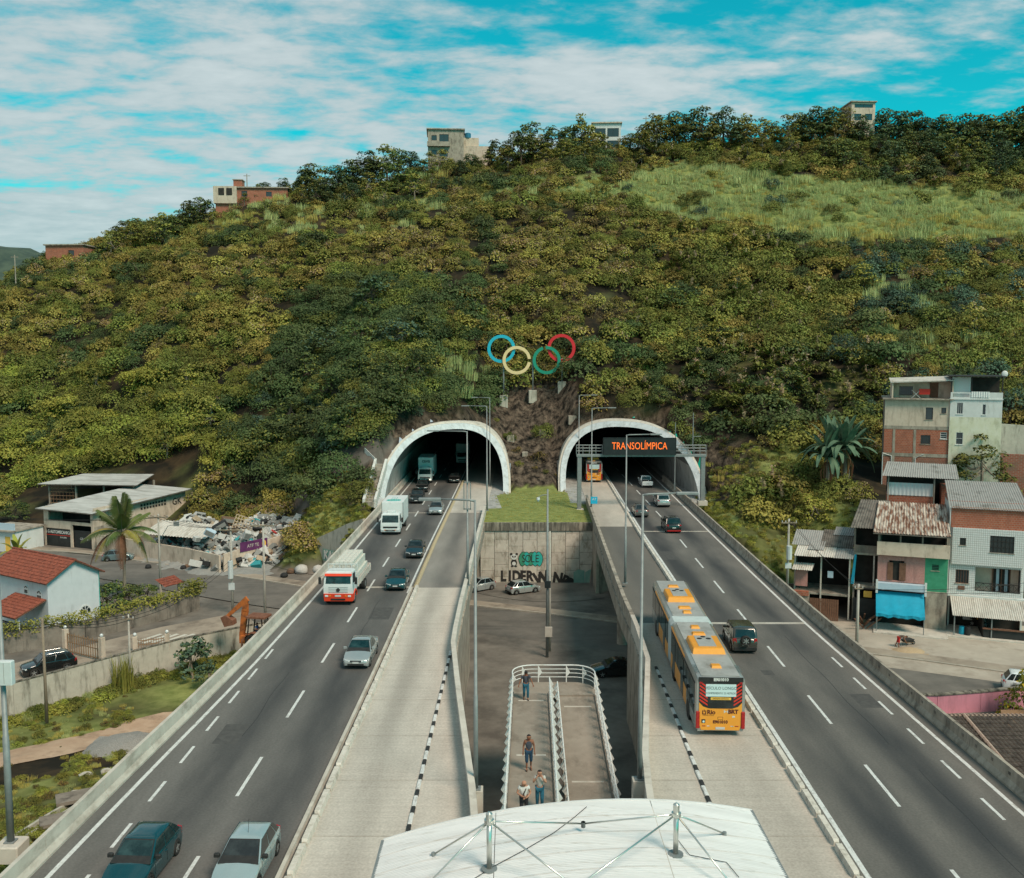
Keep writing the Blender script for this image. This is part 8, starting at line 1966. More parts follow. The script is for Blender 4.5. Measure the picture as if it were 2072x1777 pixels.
# banana clump
leafmat('banana_green', (0.06, 0.115, 0.07), (0.12, 0.19, 0.115), .15)
def banana_leaf(L, w, droop, seed):
    rr = random.Random(seed); b = MB(); n = 9; rows = []
    for i in range(n + 1):
        t = i / n; x = L * t * (1 - .15 * droop * t); z = L * (.75 * t - droop * t * t); ww = w * math.sin(math.pi * min(.97, .12 + .85 * t)) ** .6 * rr.uniform(.9, 1.05); rows.append([(x, -ww, z + .10 * ww), (x, 0, z), (x, ww, z + .10 * ww)])
    b.loft(rows, closed=False); return b
bp_ = onhill(1700, 985, 116); BSC = 1.4; BAN = thing('banana_clump', 'clump of big-leaved banana plants left of the brick block', 'plant', bp_ - Vector((0, 0, .2)))
BAN.scale = (BSC, BSC, BSC)
for sx_, sy_, hh, n in ((0.3, 0, 3.7, 26), (-.6, .5, 3.3, 24), (-1.3, -.2, 2.7, 22), (.9, .9, 3.1, 20)):
    m = MB(); m.tube([(sx_, sy_, -.3), (sx_ + .1, sy_, hh * .5), (sx_, sy_, hh)], [.2, .16, .09], 8); m.build('stem', 'bark_pale', BAN)
    for i in range(n):
        up = i < n * .4; o = link('leaf', banana_leaf(rr.uniform(2.6, 3.4), .26, rr.uniform(.25, .45) if up else rr.uniform(.6, 1.05), i).mesh('leaf', 'banana_green'), BAN, (sx_, sy_, hh)); o.rotation_euler = (rr.uniform(-.2, .2), rr.uniform(-.95, -.4) if up else rr.uniform(-.2, .35), i * 2.39 + sx_)
    for k in range(5): b = MB(); a = k * 1.3; b.tube([(sx_ + math.cos(a) * .15, sy_ + math.sin(a) * .15, hh - .3), (sx_ + math.cos(a) * .5, sy_ + math.sin(a) * .5, hh - 1.2), (sx_ + math.cos(a) * .4, sy_ + math.sin(a) * .4, hh - 2.5)], [.07, .09, .03], 4); b.build('dead_leaf', 'palm_dead', BAN)
bp2 = ony(35, 1115, 121); B2 = thing('banana_clump', 'young banana plant behind the red tiled roof', 'plant', (bp2.x, 121, ZS))
for i in range(9): o = link('leaf', banana_leaf(2.8, .34, .35 + .05 * i, i + 40).mesh('leaf', 'leaf_bright'), B2, (0, 0, 1.6)); o.rotation_euler = (0, -.9 + .12 * i, i * 2.39)
m = MB(); m.tube([(0, 0, -.2), (0, 0, 1.8)], [.2, .12], 8); m.build('stem', 'bark_pale', B2)
# ------------------------------------------------------------------ people
for nm, c in (('skin_brown', (.22, .095, .055)), ('skin_tan', (.36, .18, .115)), ('cloth_white', (.52, .51, .48)), ('cloth_grey', (.40, .375, .34)), ('cloth_slate', (.045, .05, .065)), ('cloth_black', (.018, .018, .02)), ('denim_teal', (.012, .085, .13)), ('denim_dark', (.012, .04, .075)), ('cloth_blue', (.01, .08, .26)), ('cloth_red', (.45, .02, .02)), ('hair_black', (.012, .01, .009)), ('leather', (.05, .028, .02)), ('cloth_brown', (.10, .065, .05))):
    mat(nm, c, tuple(v * 1.25 for v in c), scale=7, rough=.85, bump=.2)
def skin_obj(name, chains, m, par, lvl=2):
    # chains of ((x, y, z), radius); points closer than a hair are shared, first point is the root
    vs, ed, rad, key = [], [], [], {}
    for ch in chains:
        prev = None
        for p, r in ch:
            k = tuple(round(c, 4) for c in p)
            if k not in key: key[k] = len(vs); vs.append(p); rad.append(r)
            i = key[k]
            if prev is not None and prev != i: ed.append((prev, i))
            prev = i
    me = bpy.data.meshes.new(name); me.from_pydata(vs, ed, []); me.materials.append(MATS[m]); o = link(name, me, par)
    o.modifiers.new('skin', 'SKIN')
    sv = me.skin_vertices[0].data if me.skin_vertices else None
    if sv is None:
        bm = bmesh.new(); bm.from_mesh(me); bm.verts.layers.skin.verify(); bm.to_mesh(me); bm.free(); sv = me.skin_vertices[0].data
    for i, r in enumerate(rad): sv[i].radius = (r, r) if not isinstance(r, tuple) else r; sv[i].use_root = (i == 0)
    o.modifiers['skin'].use_smooth_shade = True
    sb = o.modifiers.new('sub', 'SUBSURF'); sb.levels = sb.render_levels = lvl
    return o
def person(label, loc, rotz, J=None, skin='skin_tan', top='cloth_white', legs='denim_teal', hair='hair_black', sleeve=True, shorts=False, group=None, bag=None, h=1.0, shoes='cloth_black', bald=False, head=(0, 0)):
    B = dict(pe=(0, 0, .95), sp=(0, 0, 1.14), ch=(0, .01, 1.32), ne=(0, 0, 1.47), h0=(0, -.02 - head[0] * .4, 1.56), h1=(0, -.02 - head[0], 1.665 - abs(head[0]) * .3))
    for s, t in ((-1, 'L'), (1, 'R')):
        B.update({'sh' + t: (s * .185, .01, 1.41), 'el' + t: (s * .25, .04, 1.14), 'wr' + t: (s * .27, -.04, .91), 'ha' + t: (s * .275, -.06, .84), 'hi' + t: (s * .095, 0, .90), 'kn' + t: (s * .105, -.03, .50), 'an' + t: (s * .105, .03, .09), 'to' + t: (s * .12, -.15, .035)})
    if J: B.update(J)
    V = {k: Vector(v) for k, v in B.items()}
    t = thing('person', label, 'person', loc, rotz, group); t.scale = (h, h, h)
    chains = [[(tuple(V['pe']), .125), (tuple(V['sp']), .115), (tuple(V['ch']), .14), (tuple(V['ne']), .066), (tuple(V['h0']), .094), (tuple(V['h1']), .118), (tuple(V['h1'] + (V['h1'] - V['h0']).normalized() * .08), .085)]]
    for s in 'LR':
        sg = -1 if s == 'L' else 1
        chains.append([(tuple(V['ch']), .14), (tuple(V['sh' + s]), .068), (tuple(V['el' + s]), .046), (tuple(V['wr' + s]), .032), (tuple(V['ha' + s]), (.036, .022))])
        d = (V['ha' + s] - V['wr' + s]).normalized(); sd = d.cross(Vector((0, 1, .3))).normalized()
        for k in range(4):
            a = V['ha' + s] + sd * (.024 * (k - 1.5)) + d * .045; chains.append([(tuple(V['ha' + s]), (.036, .022)), (tuple(a), .010), (tuple(a + d * (.036 + .006 * (k in (1, 2))) + Vector((-sg * .008, -.008, 0))), .0085), (tuple(a + d * .06 + Vector((-sg * .018, -.02, 0))), .007)])
        chains.append([(tuple(V['wr' + s].lerp(V['ha' + s], .4)), .030), (tuple(V['ha' + s] - sd * sg * .05 + Vector((0, -.02, 0))), .011), (tuple(V['ha' + s] - sd * sg * .055 + d * .04 + Vector((0, -.025, 0))), .009)])
        chains.append([(tuple(V['pe']), .125), (tuple(V['hi' + s]), .10), (tuple(V['kn' + s]), .058), (tuple(V['an' + s]), .038), (tuple(V['to' + s]), .034)])
    skin_obj('body', chains, skin, t)
    up = lambda v, q: tuple(V[v].lerp(V[q], .55))
    sc = [[(tuple(V['pe'] + Vector((0, 0, .0))), .14), (tuple(V['sp']), .138), (tuple(V['ch']), .162), (tuple(V['ch'].lerp(V['ne'], .6)), .085)]]
    for s in 'LR': sc.append([(tuple(V['ch']), .162), (tuple(V['sh' + s]), .086 if sleeve else .06)] + ([(up('sh' + s, 'el' + s), .074)] if sleeve else []))
    skin_obj('shirt', sc, top, t)
    lc = []
    for s in 'LR': lc.append([(tuple(V['pe']), .145), (tuple(V['hi' + s]), .115), (tuple(V['kn' + s]), .082), (tuple(V['kn' + s].lerp(V['an' + s], .25 if shorts else .93)), .078 if shorts else .064)])
    skin_obj('shorts' if shorts else 'trousers', lc, legs, t)
    for s in 'LR': skin_obj('shoe', [[(tuple(V['an' + s] + Vector((0, .035, -.045))), .045), (tuple(V['an' + s].lerp(V['to' + s], .5) + Vector((0, 0, -.015))), .048), (tuple(V['to' + s]), .042)]], shoes, t, 1)
    if not bald:
        b = MB(); c, a = V['h1'], (V['h1'] - V['h0']).normalized(); q = a.to_track_quat('Z', 'Y')
        b.loft([[c + q @ Vector((.105 * math.sin(R(v)) * math.cos(u), .105 * math.sin(R(v)) * math.sin(u) + .018 + .012 * (v > 60), .112 * math.cos(R(v)) - .012)) for u in [k * math.pi / 6 for k in range(12)]] for v in (4, 30, 58, 84, 104)]); b.build('hair', hair, t, smooth=True)
    b = MB()
    for s in (-1, 1): b.disc(V['h0'].lerp(V['h1'], .42) + Vector((s * .034, -.083, 0)), (0, 1, 0), .013, .01, 8)
    b.build('eyes', 'hair_black', t)
    b = MB(); b.tube([V['h0'] + Vector((0, -.07, .055)), V['h0'] + Vector((0, -.112, .008))], [.010, .019], 6)
    for s in (-1, 1): b.cbox(s * .09 - .012, s * .09 + .012, -.02, .03, -.03, .035, .008); b.v[-24:] = [(x + V['h0'].x, y + V['h0'].y, z + V['h0'].z + .03) for x, y, z in b.v[-24:]]
    b.build('nose_and_ears', skin, t)
    b = MB(); b.cbox(-.028, .028, -.006, .006, -.006, .006, .002); b.build('mouth', 'cloth_red', t, loc=V['h0'] + Vector((0, -.084, -.022)))
    if bag == 'sling':
        skin_obj('sling_bag', [[(tuple(V['ch'] + Vector((.12, -.02, .1))), .02), (tuple(V['ch'] + Vector((.05, -.16, 0))), .022), (tuple(V['sp'] + Vector((-.03, -.16, .02))), .03), (tuple(V['sp'] + Vector((-.04, -.17, -.1))), .095)]], 'leather', t, 1)
    if bag == 'pack':
        b = MB(); b.cbox(-.15, .15, .12, .27, 1.02, 1.44, .05); bk = b.build('backpack', 'cloth_black', t)
        for s in (-1, 1): b = MB(); b.tube([(s * .12, .13, 1.46), (s * .12, -.10, 1.46), (s * .125, -.165, 1.33), (s * .14, -.12, 1.12), (s * .15, .13, 1.06)], .02, 5); b.build('strap', 'cloth_black', bk)
    return t
def rampz(y): return zl(y)
GP = 'people on the ramp'
y = 39.2; x = ony(1060, 1640, y).x
person('bald man in a white shirt fastening a brown sling bag on the ramp', (x, y, rampz(y)), R(4), dict(elL=(-.29, -.02, 1.16), wrL=(-.10, -.24, 1.12), haL=(-.04, -.27, 1.11), elR=(.29, -.02, 1.16), wrR=(.12, -.24, 1.06), haR=(.06, -.27, 1.05), knL=(-.105, -.12, .5), toR=(.12, -.08, .035)), 'skin_tan', 'cloth_white', 'cloth_black', bald=True, bag='sling', head=(.09, 0), group=GP, h=1.02)
y = 40.2; x = ony(1092, 1638, y).x
person('man in a grey shirt and jeans holding both hands to his face', (x, y, rampz(y)), R(-3), dict(elL=(-.27, -.16, 1.24), wrL=(-.13, -.22, 1.46), haL=(-.085, -.2, 1.53), elR=(.27, -.16, 1.24), wrR=(.13, -.22, 1.46), haR=(.085, -.2, 1.53), knR=(.105, -.16, .52), anR=(.105, -.05, .1), toR=(.12, -.22, .04)), 'skin_tan', 'cloth_grey', 'denim_teal', head=(.05, 0), group=GP, h=1.04)
y = 44.6; x = ony(1070, 1548, y).x
person('slim man in a dark sleeveless top and blue shorts walking on the ramp', (x, y, rampz(y)), 0, dict(knL=(-.1, -.14, .5), anL=(-.1, -.1, .1), toL=(-.11, -.28, .04), anR=(.1, .16, .12)), 'skin_brown', 'cloth_slate', 'denim_dark', sleeve=False, shorts=True, head=(.05, 0), group=GP, shoes='leather', h=1.04)
y = 55.4; x = ony(1064, 1405, y).x
person('man in a dark shirt and blue jeans with a backpack at the ramp landing', (x, y, rampz(y)), R(8), dict(elL=(-.33, .0, 1.15), wrL=(-.41, -.04, .95), haL=(-.43, -.05, .88), elR=(.33, .0, 1.15), wrR=(.40, -.08, .95), haR=(.42, -.1, .88), knR=(.1, -.15, .52), anR=(.1, -.12, .1), toR=(.11, -.3, .04), anL=(-.1, .14, .1)), 'skin_brown', 'cloth_slate', 'denim_teal', group=GP, bag='pack', h=1.03)
p = onz(1818, 1310, ZS)
person('worker in red shorts bending over sand beside the wheelbarrow', (p.x, p.y, ZS + .03), R(75), dict(sp=(0, -.14, 1.04), ch=(0, -.36, 1.06), ne=(0, -.50, 1.05), h0=(0, -.59, 1.04), h1=(0, -.69, 1.02), shL=(-.17, -.42, 1.06), shR=(.17, -.42, 1.06), elL=(-.2, -.48, .80), elR=(.2, -.48, .80), wrL=(-.14, -.62, .58), wrR=(.14, -.62, .60), haL=(-.12, -.66, .52), haR=(.12, -.66, .54), knL=(-.11, -.02, .5), knR=(.12, .1, .5), anR=(.12, .3, .1), toR=(.13, .12, .04)), 'skin_brown', 'cloth_brown', 'cloth_red', shorts=True, group='workers')
# ------------------------------------------------------------------ backhoe loader with its driver
mat('hoe_orange', (0.50, 0.145, 0.03), (0.40, 0.115, 0.028), scale=2, rough=.6, stain=(.16, .06, .025), stain_scale=(2, 2, 2)); mat('hoe_rust', (0.15, 0.06, 0.035), (0.22, 0.10, 0.06), scale=3, rough=.85)
bp0 = ony(505, 1312, 87.0); BH = thing('backhoe_loader', 'orange backhoe loader with raised boom parked beside the barrier', 'excavator', (bp0.x, 87.0, ZS), R(-12))
def bar(par, nm, p, q, w, d, m, w2=None):
    p, q = Vector(p), Vector(q); u = (q - p).normalized(); s = Vector((0, 1, 0)); n = u.cross(s).normalized(); w2 = w2 or w; b = MB()
    b.hexa([p - s * d - n * w, p + s * d - n * w, p + s * d + n * w, p - s * d + n * w, q - s * d - n * w2, q + s * d - n * w2, q + s * d + n * w2, q - s * d + n * w2]); return b.build(nm, m, par)
bar(BH, 'boom', (-.75, 0, 1.0), (-.35, 0, 3.5), .24, .13, 'hoe_orange', .32); bar(BH, 'boom', (-.35, 0, 3.4), (-.25, 0, 4.55), .30, .13, 'hoe_orange', .2); bar(BH, 'dipper_arm', (-.1, 0, 4.65), (-2.3, 0, 2.75), .26, .11, 'hoe_orange', .14)
bar(BH, 'hydraulic_ram', (-.4, .0, 4.2), (-1.9, 0, 2.95), .05, .05, 'steel_galv'); b = MB(); b.prism([(-2.75, 2.75), (-2.2, 2.95), (-1.5, 2.55), (-1.45, 2.1), (-2.05, 1.95), (-2.35, 1.85)], -.38, .38); b.build('bucket', 'hoe_rust', BH)
MB().box(-.75, .0, -.55, .55, .45, 1.15).build('swing_frame', 'hoe_orange', BH); MB().box(0, 3.6, -.38, .38, .6, 1.15).build('chassis', 'hoe_rust', BH); MB().box(2.0, 3.7, -.42, .42, 1.15, 1.75).build('bonnet', 'hoe_orange', BH)
for s in (-1, 1):
    add_wheel(BH, 0, 0, .78, .42, 'hoe_orange', 6); w_ = BH.children[-1]; w_.location = (.85, s * .85, .78); w_.rotation_euler = (0, 0, R(90)); add_wheel(BH, 0, 0, .5, .3, 'hoe_orange', 6); w_ = BH.children[-1]; w_.location = (3.1, s * .75, .5); w_.rotation_euler = (0, 0, R(90))
    b = MB(); b.loft([[(.85 + r * math.cos(a), s * .85 + y, .78 + r * math.sin(a)) for r, y in ((.86, -.26), (.86, .26), (.93, .26), (.93, -.26))] for a in [math.pi * (.05 + .9 * k / 8) for k in range(9)]]); b.build('mudguard', 'hoe_rust', BH)
    for x0, x1 in ((.15, .35), (1.75, 1.6)): bar(BH, 'cab_post', (x0, s * .62, 1.3), (x1, s * .62, 2.95), .05, .05, 'chassis')
    bar(BH, 'stabiliser', (-.45, s * .5, .9), (-.5, s * .6, .05), .07, .07, 'hoe_rust')
b = MB(); b.cbox(.05, 2.0, -.75, .75, 2.95, 3.15, .05); b.build('cab_roof', 'hoe_rust', BH); MB().box(.55, 1.05, -.3, .3, 1.15, 1.5).build('seat', 'chassis', BH); b = MB(); b.tube([(1.75, .3, 1.75), (1.75, .3, 2.6)], .05, 6); b.build('exhaust', 'chassis', BH); MB().box(3.6, 4.4, -1.0, 1.0, .2, .9).build('front_loader', 'hoe_rust', BH)
person('driver in a blue shirt sitting in the backhoe', BH.matrix_basis @ Vector((.80, 0, .72)), R(78), dict(knL=(-.13, -.42, .86), anL=(-.13, -.48, .48), toL=(-.13, -.66, .44), knR=(.13, -.42, .86), anR=(.13, -.48, .48), toR=(.13, -.66, .44), wrL=(-.18, -.36, 1.15), haL=(-.16, -.44, 1.18), wrR=(.18, -.36, 1.15), haR=(.16, -.44, 1.18), elL=(-.26, -.1, 1.12), elR=(.26, -.1, 1.12)), 'skin_brown', 'cloth_blue', 'denim_dark', h=.95)
# ------------------------------------------------------------------ poles, wires and yard lights
mat('pole_conc', (0.38, 0.345, 0.30), (0.46, 0.42, 0.37), scale=2, rough=.9, stain=(.24, .2, .165), stain_scale=(2, 2, .4)); mat('pole_wood', (0.20, 0.155, 0.11), (0.28, 0.225, 0.165), scale=4, rough=.95, stretch=(1, 1, .2))
TIP = {}
def upole(key, px, pt, pb, zb, label, m='pole_conc', arm=1.2, r=.15, lamp=False, trafo=False, Y=None):
    p = onz(px, pb, zb) if Y is None else ony(px, pb, Y); q = ony(px, pt, p.y); zb = p.z; h = q.z - zb; t = thing('utility_pole', label, 'pole', (p.x, p.y, zb - .1))
    b = MB(); b.tube([(0, 0, 0), (0, 0, h + .1)], [r, r * .62], 9); b.build('post', m, t, smooth=True)
    if arm:
        MB().box(-arm, arm, -.16, -.05, h - .35, h - .23).build('crossarm', 'pole_wood', t)
        for x in (-arm * .9, -.35, arm * .9): b = MB(); b.tube([(x, -.1, h - .23), (x, -.1, h - .05)], [.05, .03], 6); b.build('insulator', 'plate_grey', t)
    if lamp: b = MB(); b.tube([(0, 0, h * .55), (.5, 0, h * .74), (1.1, 0, h * .85), (1.9, 0, h * .87)], .04, 6); la = b.build('lamp_arm', 'steel_galv', t); b = MB(); b.cbox(1.8, 2.4, -.12, .12, h * .85, h * .91, .03); b.build('lamp_head', 'steel_galv', la)
    if trafo: b = MB(); b.tube([(0, -.38, h * .42), (0, -.38, h * .62)], .28, 10); b.build('transformer', 'box_pale', t); MB().box(-.32, .32, -.2, -.1, h * .28, h * .36).build('junction_box', 'box_pale', t)
    TIP[key] = (Vector((p.x, p.y - .1, q.z - .25)), Vector((p.x, p.y - .1, zb + h * .62))); return t
upole('a', 325, 1040, 1192, ZS, 'concrete street pole with curved lamp arm in front of the rubbish yard', lamp=True); upole('b', 471, 1065, 1240, ZS, 'concrete pole with transformer right of the purple banner', trafo=True); upole('c', 537, 1056, 1268, ZS, 'concrete pole standing just behind the backhoe'); upole('d', 95, 1250, 1462, -9.4, 'bare wooden pole in the weedy lot before the black estate car', 'pole_wood', 0, .14); upole('e', 265, 1243, 1392, -9.4, 'pole with ivy at the foot of the stained yard wall', 'pole_conc', .5, .12)
upole('f', 1593, 1050, 1185, ZS, 'concrete pole with grey transformer at the shack', trafo=True, arm=.8, Y=95.5); upole('g', 1733, 1182, 1312, ZS, 'concrete pole between the gate and the blue awning', 'pole_conc', .4, .17); upole('h', 1112, 1075, 1318, ZS, 'pale yard pole with round lamps before the graffiti wall', 'pole_conc', 0, .13)
p = onz(1107, 1330, ZS); q_ = ony(1103, 990, p.y); CC = thing('camera_pole', 'tall grey pole with a dome camera in the yard before the graffiti wall', 'pole', (p.x, p.y, ZS)); hh = q_.z - ZS
b = MB(); b.tube([(0, 0, 0), (0, 0, hh)], [.14, .08], 9); b.build('post', 'steel_galv', CC, smooth=True); b = MB(); b.tube([(0, 0, hh - .5), (-.5, 0, hh - .55), (-.85, 0, hh - .75)], .04, 6); b.build('arm', 'steel_galv', CC); b = MB(); b.tube([(-.85, 0, hh - .75), (-.85, 0, hh - .95), (-.85, 0, hh - 1.12)], [.14, .16, .06], 10); b.build('dome_camera', 'frame_white', CC); MB().box(-.25, .3, -.3, -.14, hh * .42, hh * .46).build('bracket_box', 'sign_black', CC); MB().box(-.2, .45, -.35, -.14, 2.0, 2.9).build('control_box', 'pole_conc', CC)
WG = 'overhead cables'
def wire(a, c, drop, label, r=.022):
    b = MB(); a, c = Vector(a), Vector(c); b.tube([p - a for p in sag(a, c, drop)], r, 4); tag(b.build('overhead_cable', 'wire_black', loc=a), label, 'cable', WG)
A, B_, C_, D_, E_, F_, G_ = (TIP[k] for k in 'abcdefg')
for k in range(3):
    o_ = Vector((-.9 + k * .8, 0, .1)); wire(A[0] + o_, B_[0] + o_, .5, 'cable slung between the lamp arm pole and the transformer pole'); wire(B_[0] + o_, C_[0] + o_, .25, 'cable slung between the transformer pole and the pole behind the backhoe')
for k in range(2):
    wire(B_[1] + Vector((0, 0, -.5 * k)), E_[0] + Vector((0, 0, -.3 * k)), .9, 'cable dropping from the transformer pole to the ivy pole'); wire(E_[0] + Vector((0, 0, -.3 * k)), D_[0] + Vector((0, 0, -.2 * k)), .5, 'cable between the ivy pole and the bare wooden pole'); wire(E_[0] + Vector((0, 0, .05 + .2 * k)), (-60, 78, -3.6 + .3 * k), .7, 'cable crossing in front of the gabled house'); wire(A[0] + Vector((.2 * k, 0, -.2)), (-74, 118, .6 - k * .3), .7, 'cable running from the lamp arm pole to the workshop')
    wire(F_[0] + Vector((.3 * k, 0, 0)), G_[0] + Vector((0, 0, -.2 * k)), .4, 'cable between the shack pole and the awning pole'); wire(G_[0] + Vector((0, 0, -.15 * k)), (52, 88.5, -2.4 + 1.1 * k), .5, 'cable crossing the front of the white tiled house')
wire(C_[1], (-17.6, 92, -1.8), .4, 'cable slack over the backhoe to the bridge'); wire((-3.9, 98.5, -5.2), (9.6, 95.5, -5.0), .7, 'cable strung low across the street under the bridges')
# ------------------------------------------------------------------ rubbish heap and clutter
for nm, c in (('junk_white', (.42, .41, .385)), ('junk_grey', (.22, .215, .20)), ('junk_black', (.018, .018, .018)), ('junk_tan', (.34, .26, .18)), ('junk_teal', (.03, .22, .24)), ('junk_red', (.36, .03, .025)), ('junk_brown', (.13, .075, .045))): mat(nm, c, tuple(v * 1.2 for v in c), scale=5, rough=.8)
JM = ['junk_white', 'junk_grey', 'junk_black', 'junk_tan', 'junk_teal', 'junk_red', 'junk_brown']
rr = random.Random(77); HC = [(-35.5, 124.5, 3.4, 5.5), (-39.5, 127.5, 4.4, 5.5), (-44.5, 131.0, 4.8, 5.2), (-30.0, 129.0, 4.6, 5.0), (-34.5, 132.0, 4.8, 6.5), (-38.2, 120.2, 1.9, 3.0), (-27.5, 133.0, 4.2, 4.0)]
def heap_z(x, y): return max(h * math.exp(-((x - a) ** 2 + (y - c) ** 2) / (s * s)) for a, c, h, s in HC)
b = MB(); b.grid(44, 34, lambda u, v: (lerp(-52, -23, u), lerp(115.8, 140, v), ZS - .25 + heap_z(lerp(-52, -23, u), lerp(115.8, 139, v)) + fbm(u * 20, v * 16) * .25)); HP_ = b.build('rubbish_heap', 'junk_grey', fix=False); HP_['kind'] = 'stuff'; HP_['label'] = 'big heap of mixed rubbish behind the tan yard wall'
b = MB()
for _ in range(4200):
    x, y = rr.uniform(-50, -24.5), rr.uniform(116.5, 138); z = heap_z(x, y)
    if z < .9: continue
    mi = rr.choices(range(7), (40, 26, 14, 10, 2, 1, 7))[0]; s = rr.choice((.1, .16, .24, .4, .6)) * rr.uniform(.8, 1.2); M = Matrix.Translation((x, y, ZS - .15 + z + rr.uniform(0, .25))) @ Euler((rr.uniform(-.9, .9), rr.uniform(-.9, .9), rr.uniform(0, 6))).to_matrix().to_4x4()
    b.obox(M, s * rr.uniform(.6, 1.6), s * rr.uniform(.5, 1.1), s * rr.uniform(.12, .6), mi)
for _ in range(260):                                      # tied bags among the debris
    x, y = rr.uniform(-50, -25), rr.uniform(117, 137); z = heap_z(x, y); r = rr.uniform(.3, .6)
    if z < 1: continue
    b.loft([[(x + r * k * math.cos(a) * rr.uniform(.85, 1.1), y + r * k * math.sin(a) * rr.uniform(.85, 1.1), ZS - .2 + z + r * h) for a in [i * math.pi / 4 for i in range(8)]] for k, h in ((.7, 0), (1, .4), (.85, .9), (.25, 1.2))], mi=rr.choice((0, 0, 1, 2, 3)))
o = b.build('rubbish_litter', JM, fix=False); o['kind'] = 'stuff'; o['label'] = 'loose rubbish strewn over the heap'
def junk(nm, px, py, Y, size, m, label, rot, fn=None):
    p = ony(px, py, Y); t = thing(nm, label, nm.replace('_', ' '), p); t.rotation_euler = rot
    b = MB(); sx, sy, sz = size; b.cbox(-sx, sx, -sy, sy, -sz, sz, min(size) * .2); b.build('shell', m, t)
    b = MB(); b.box(-sx * .8, sx * .8, -sy - .02, -sy, -sz * .7, sz * .7); b.build('front_panel', 'junk_grey', t)
junk('washing_machine', 500, 1082, 121.5, (.42, .4, .5), 'junk_white', 'white appliance lying tilted on the rubbish heap', (.4, .3, .5)); junk('scrap_cabinet', 425, 1078, 121, (.7, .35, .45), 'ledge_blue', 'pale blue cabinet on the rubbish heap', (.3, .5, .2)); junk('wooden_crate', 462, 1052, 127, (.9, .5, .35), 'junk_brown', 'brown crate near the top of the rubbish heap', (.1, .2, .4)); junk('foam_box', 398, 1090, 120.5, (.4, .35, .3), 'junk_white', 'white foam box low on the rubbish heap', (.2, .1, .9)); junk('cargo_box', 445, 1064, 125, (1.0, .4, .4), 'junk_black', 'long dark box leaning on the rubbish heap', (.2, -.5, .3))
p = ony(492, 1060, 124); LT_ = thing('lattice_panel', 'pale lattice panel leaning on the rubbish heap', 'panel', p); LT_.rotation_euler = (-.5, .35, .2)
for k in range(7): MB().box(-1.2 + k * .4 - .05, -1.2 + k * .4 + .05, -.03, .03, -1, 1).build('slat', 'junk_tan', LT_)
for k in range(5): MB().box(-1.25, 1.25, -.07, -.031, -1 + k * .48, -.9 + k * .48).build('slat', 'junk_tan', LT_)
def sack(px, py, zg, r, m, label, grp, seed, zs=.75):
    p = onz(px, py, zg); rr = random.Random(seed); b = MB(); n = 10
    b.loft([[(r * k * (1 + rr.uniform(-.12, .12)) * math.cos(a), r * k * (1 + rr.uniform(-.12, .12)) * math.sin(a), r * zs * z) for a in [2 * math.pi * i / n for i in range(n)]] for k, z in ((.75, 0), (1.02, .3), (1.0, .9), (.8, 1.4), (.35, 1.7))]); tag(b.build('sack', m, loc=p, smooth=True), label, 'sack', grp)
for k, (px, py, r, m) in enumerate(((610, 1160, .85, 'junk_white'), (628, 1156, .9, 'junk_tan'), (645, 1158, .8, 'junk_white'), (575, 1168, .45, 'junk_black'), (588, 1160, .5, 'junk_brown'))): sack(px, py, ZS, r, m, ('big pale bulk bag of rubbish under the wing wall', 'dark rubbish sack on the ground left of the bulk bags')[k > 2], 'rubbish sacks', k)
for k, (px, py) in enumerate(((371, 1152), (378, 1150), (300, 1150), (1745, 1262), (1752, 1240))): sack(px, py, ZS, .4, ('junk_black', 'junk_brown')[k % 2], ('dark rubbish sack by the yard wall on the street', 'dark rubbish sack by the narrow house door')[k > 2], 'street sacks', k + 20)
b = MB(); p = onz(262, 1500, -8.6); p.z = gz(p.x, p.y); mat('gravel_grey', (.20, .19, .17), (.33, .315, .29), scale=14, rough=.95, bump=.8, bump_scale=20)
b.grid(26, 20, lambda u, v: (lerp(-3.4, 3.4, u), lerp(-2.6, 2.6, v), 1.1 * max(0, 1 - ((u - .5) * 2) ** 2 - ((v - .5) * 2) ** 2) ** .8 + fbm(u * 9, v * 9) * .1 - .12)); o = b.build('gravel_pile', 'gravel_grey', loc=p, smooth=True, fix=False); tag(o, 'grey gravel pile on the weedy lot beside the dirt path', 'gravel pile')
b = MB(); p = onz(1838, 1318, ZS); mat('sand', (.36, .25, .15), (.44, .32, .20), scale=6, rough=.95); b.grid(14, 12, lambda u, v: (lerp(-1.5, 1.5, u), lerp(-1.1, 1.1, v), .35 * max(0, 1 - ((u - .5) * 2) ** 2 - ((v - .5) * 2) ** 2) - .01 + fbm(u * 6, v * 6) * .03)); tag(b.build('sand_pile', 'sand', loc=p + Vector((0, 0, .02)), smooth=True, fix=False), 'low sand pile at the feet of the bending worker', 'sand pile')
p = onz(1828, 1308, ZS); WB = thing('wheelbarrow', 'dark wheelbarrow beside the bending worker', 'wheelbarrow', (p.x + .5, p.y + .3, ZS), R(20))
b = MB(); b.loft([[(-.35, -.22, .3), (.35, -.22, .3), (.35, .22, .3), (-.35, .22, .3)], [(-.6, -.35, .62), (.55, -.35, .62), (.55, .35, .62), (-.6, .35, .62)]]); b.build('tray', 'chassis', WB); add_wheel(WB, 0, 0, .19, .09, 'steel_galv', 5); WB.children[-1].location = (.72, 0, .19); WB.children[-1].rotation_euler = (0, 0, R(90))
for s in (-1, 1): b = MB(); b.tube([(.72, s * .08, .2), (0, s * .24, .34), (-1.0, s * .28, .52)], .025, 5); b.build('handle', 'iron_brown', WB); b = MB(); b.tube([(-.3, s * .24, .35), (-.35, s * .24, 0)], .022, 5); b.build('leg', 'chassis', WB)
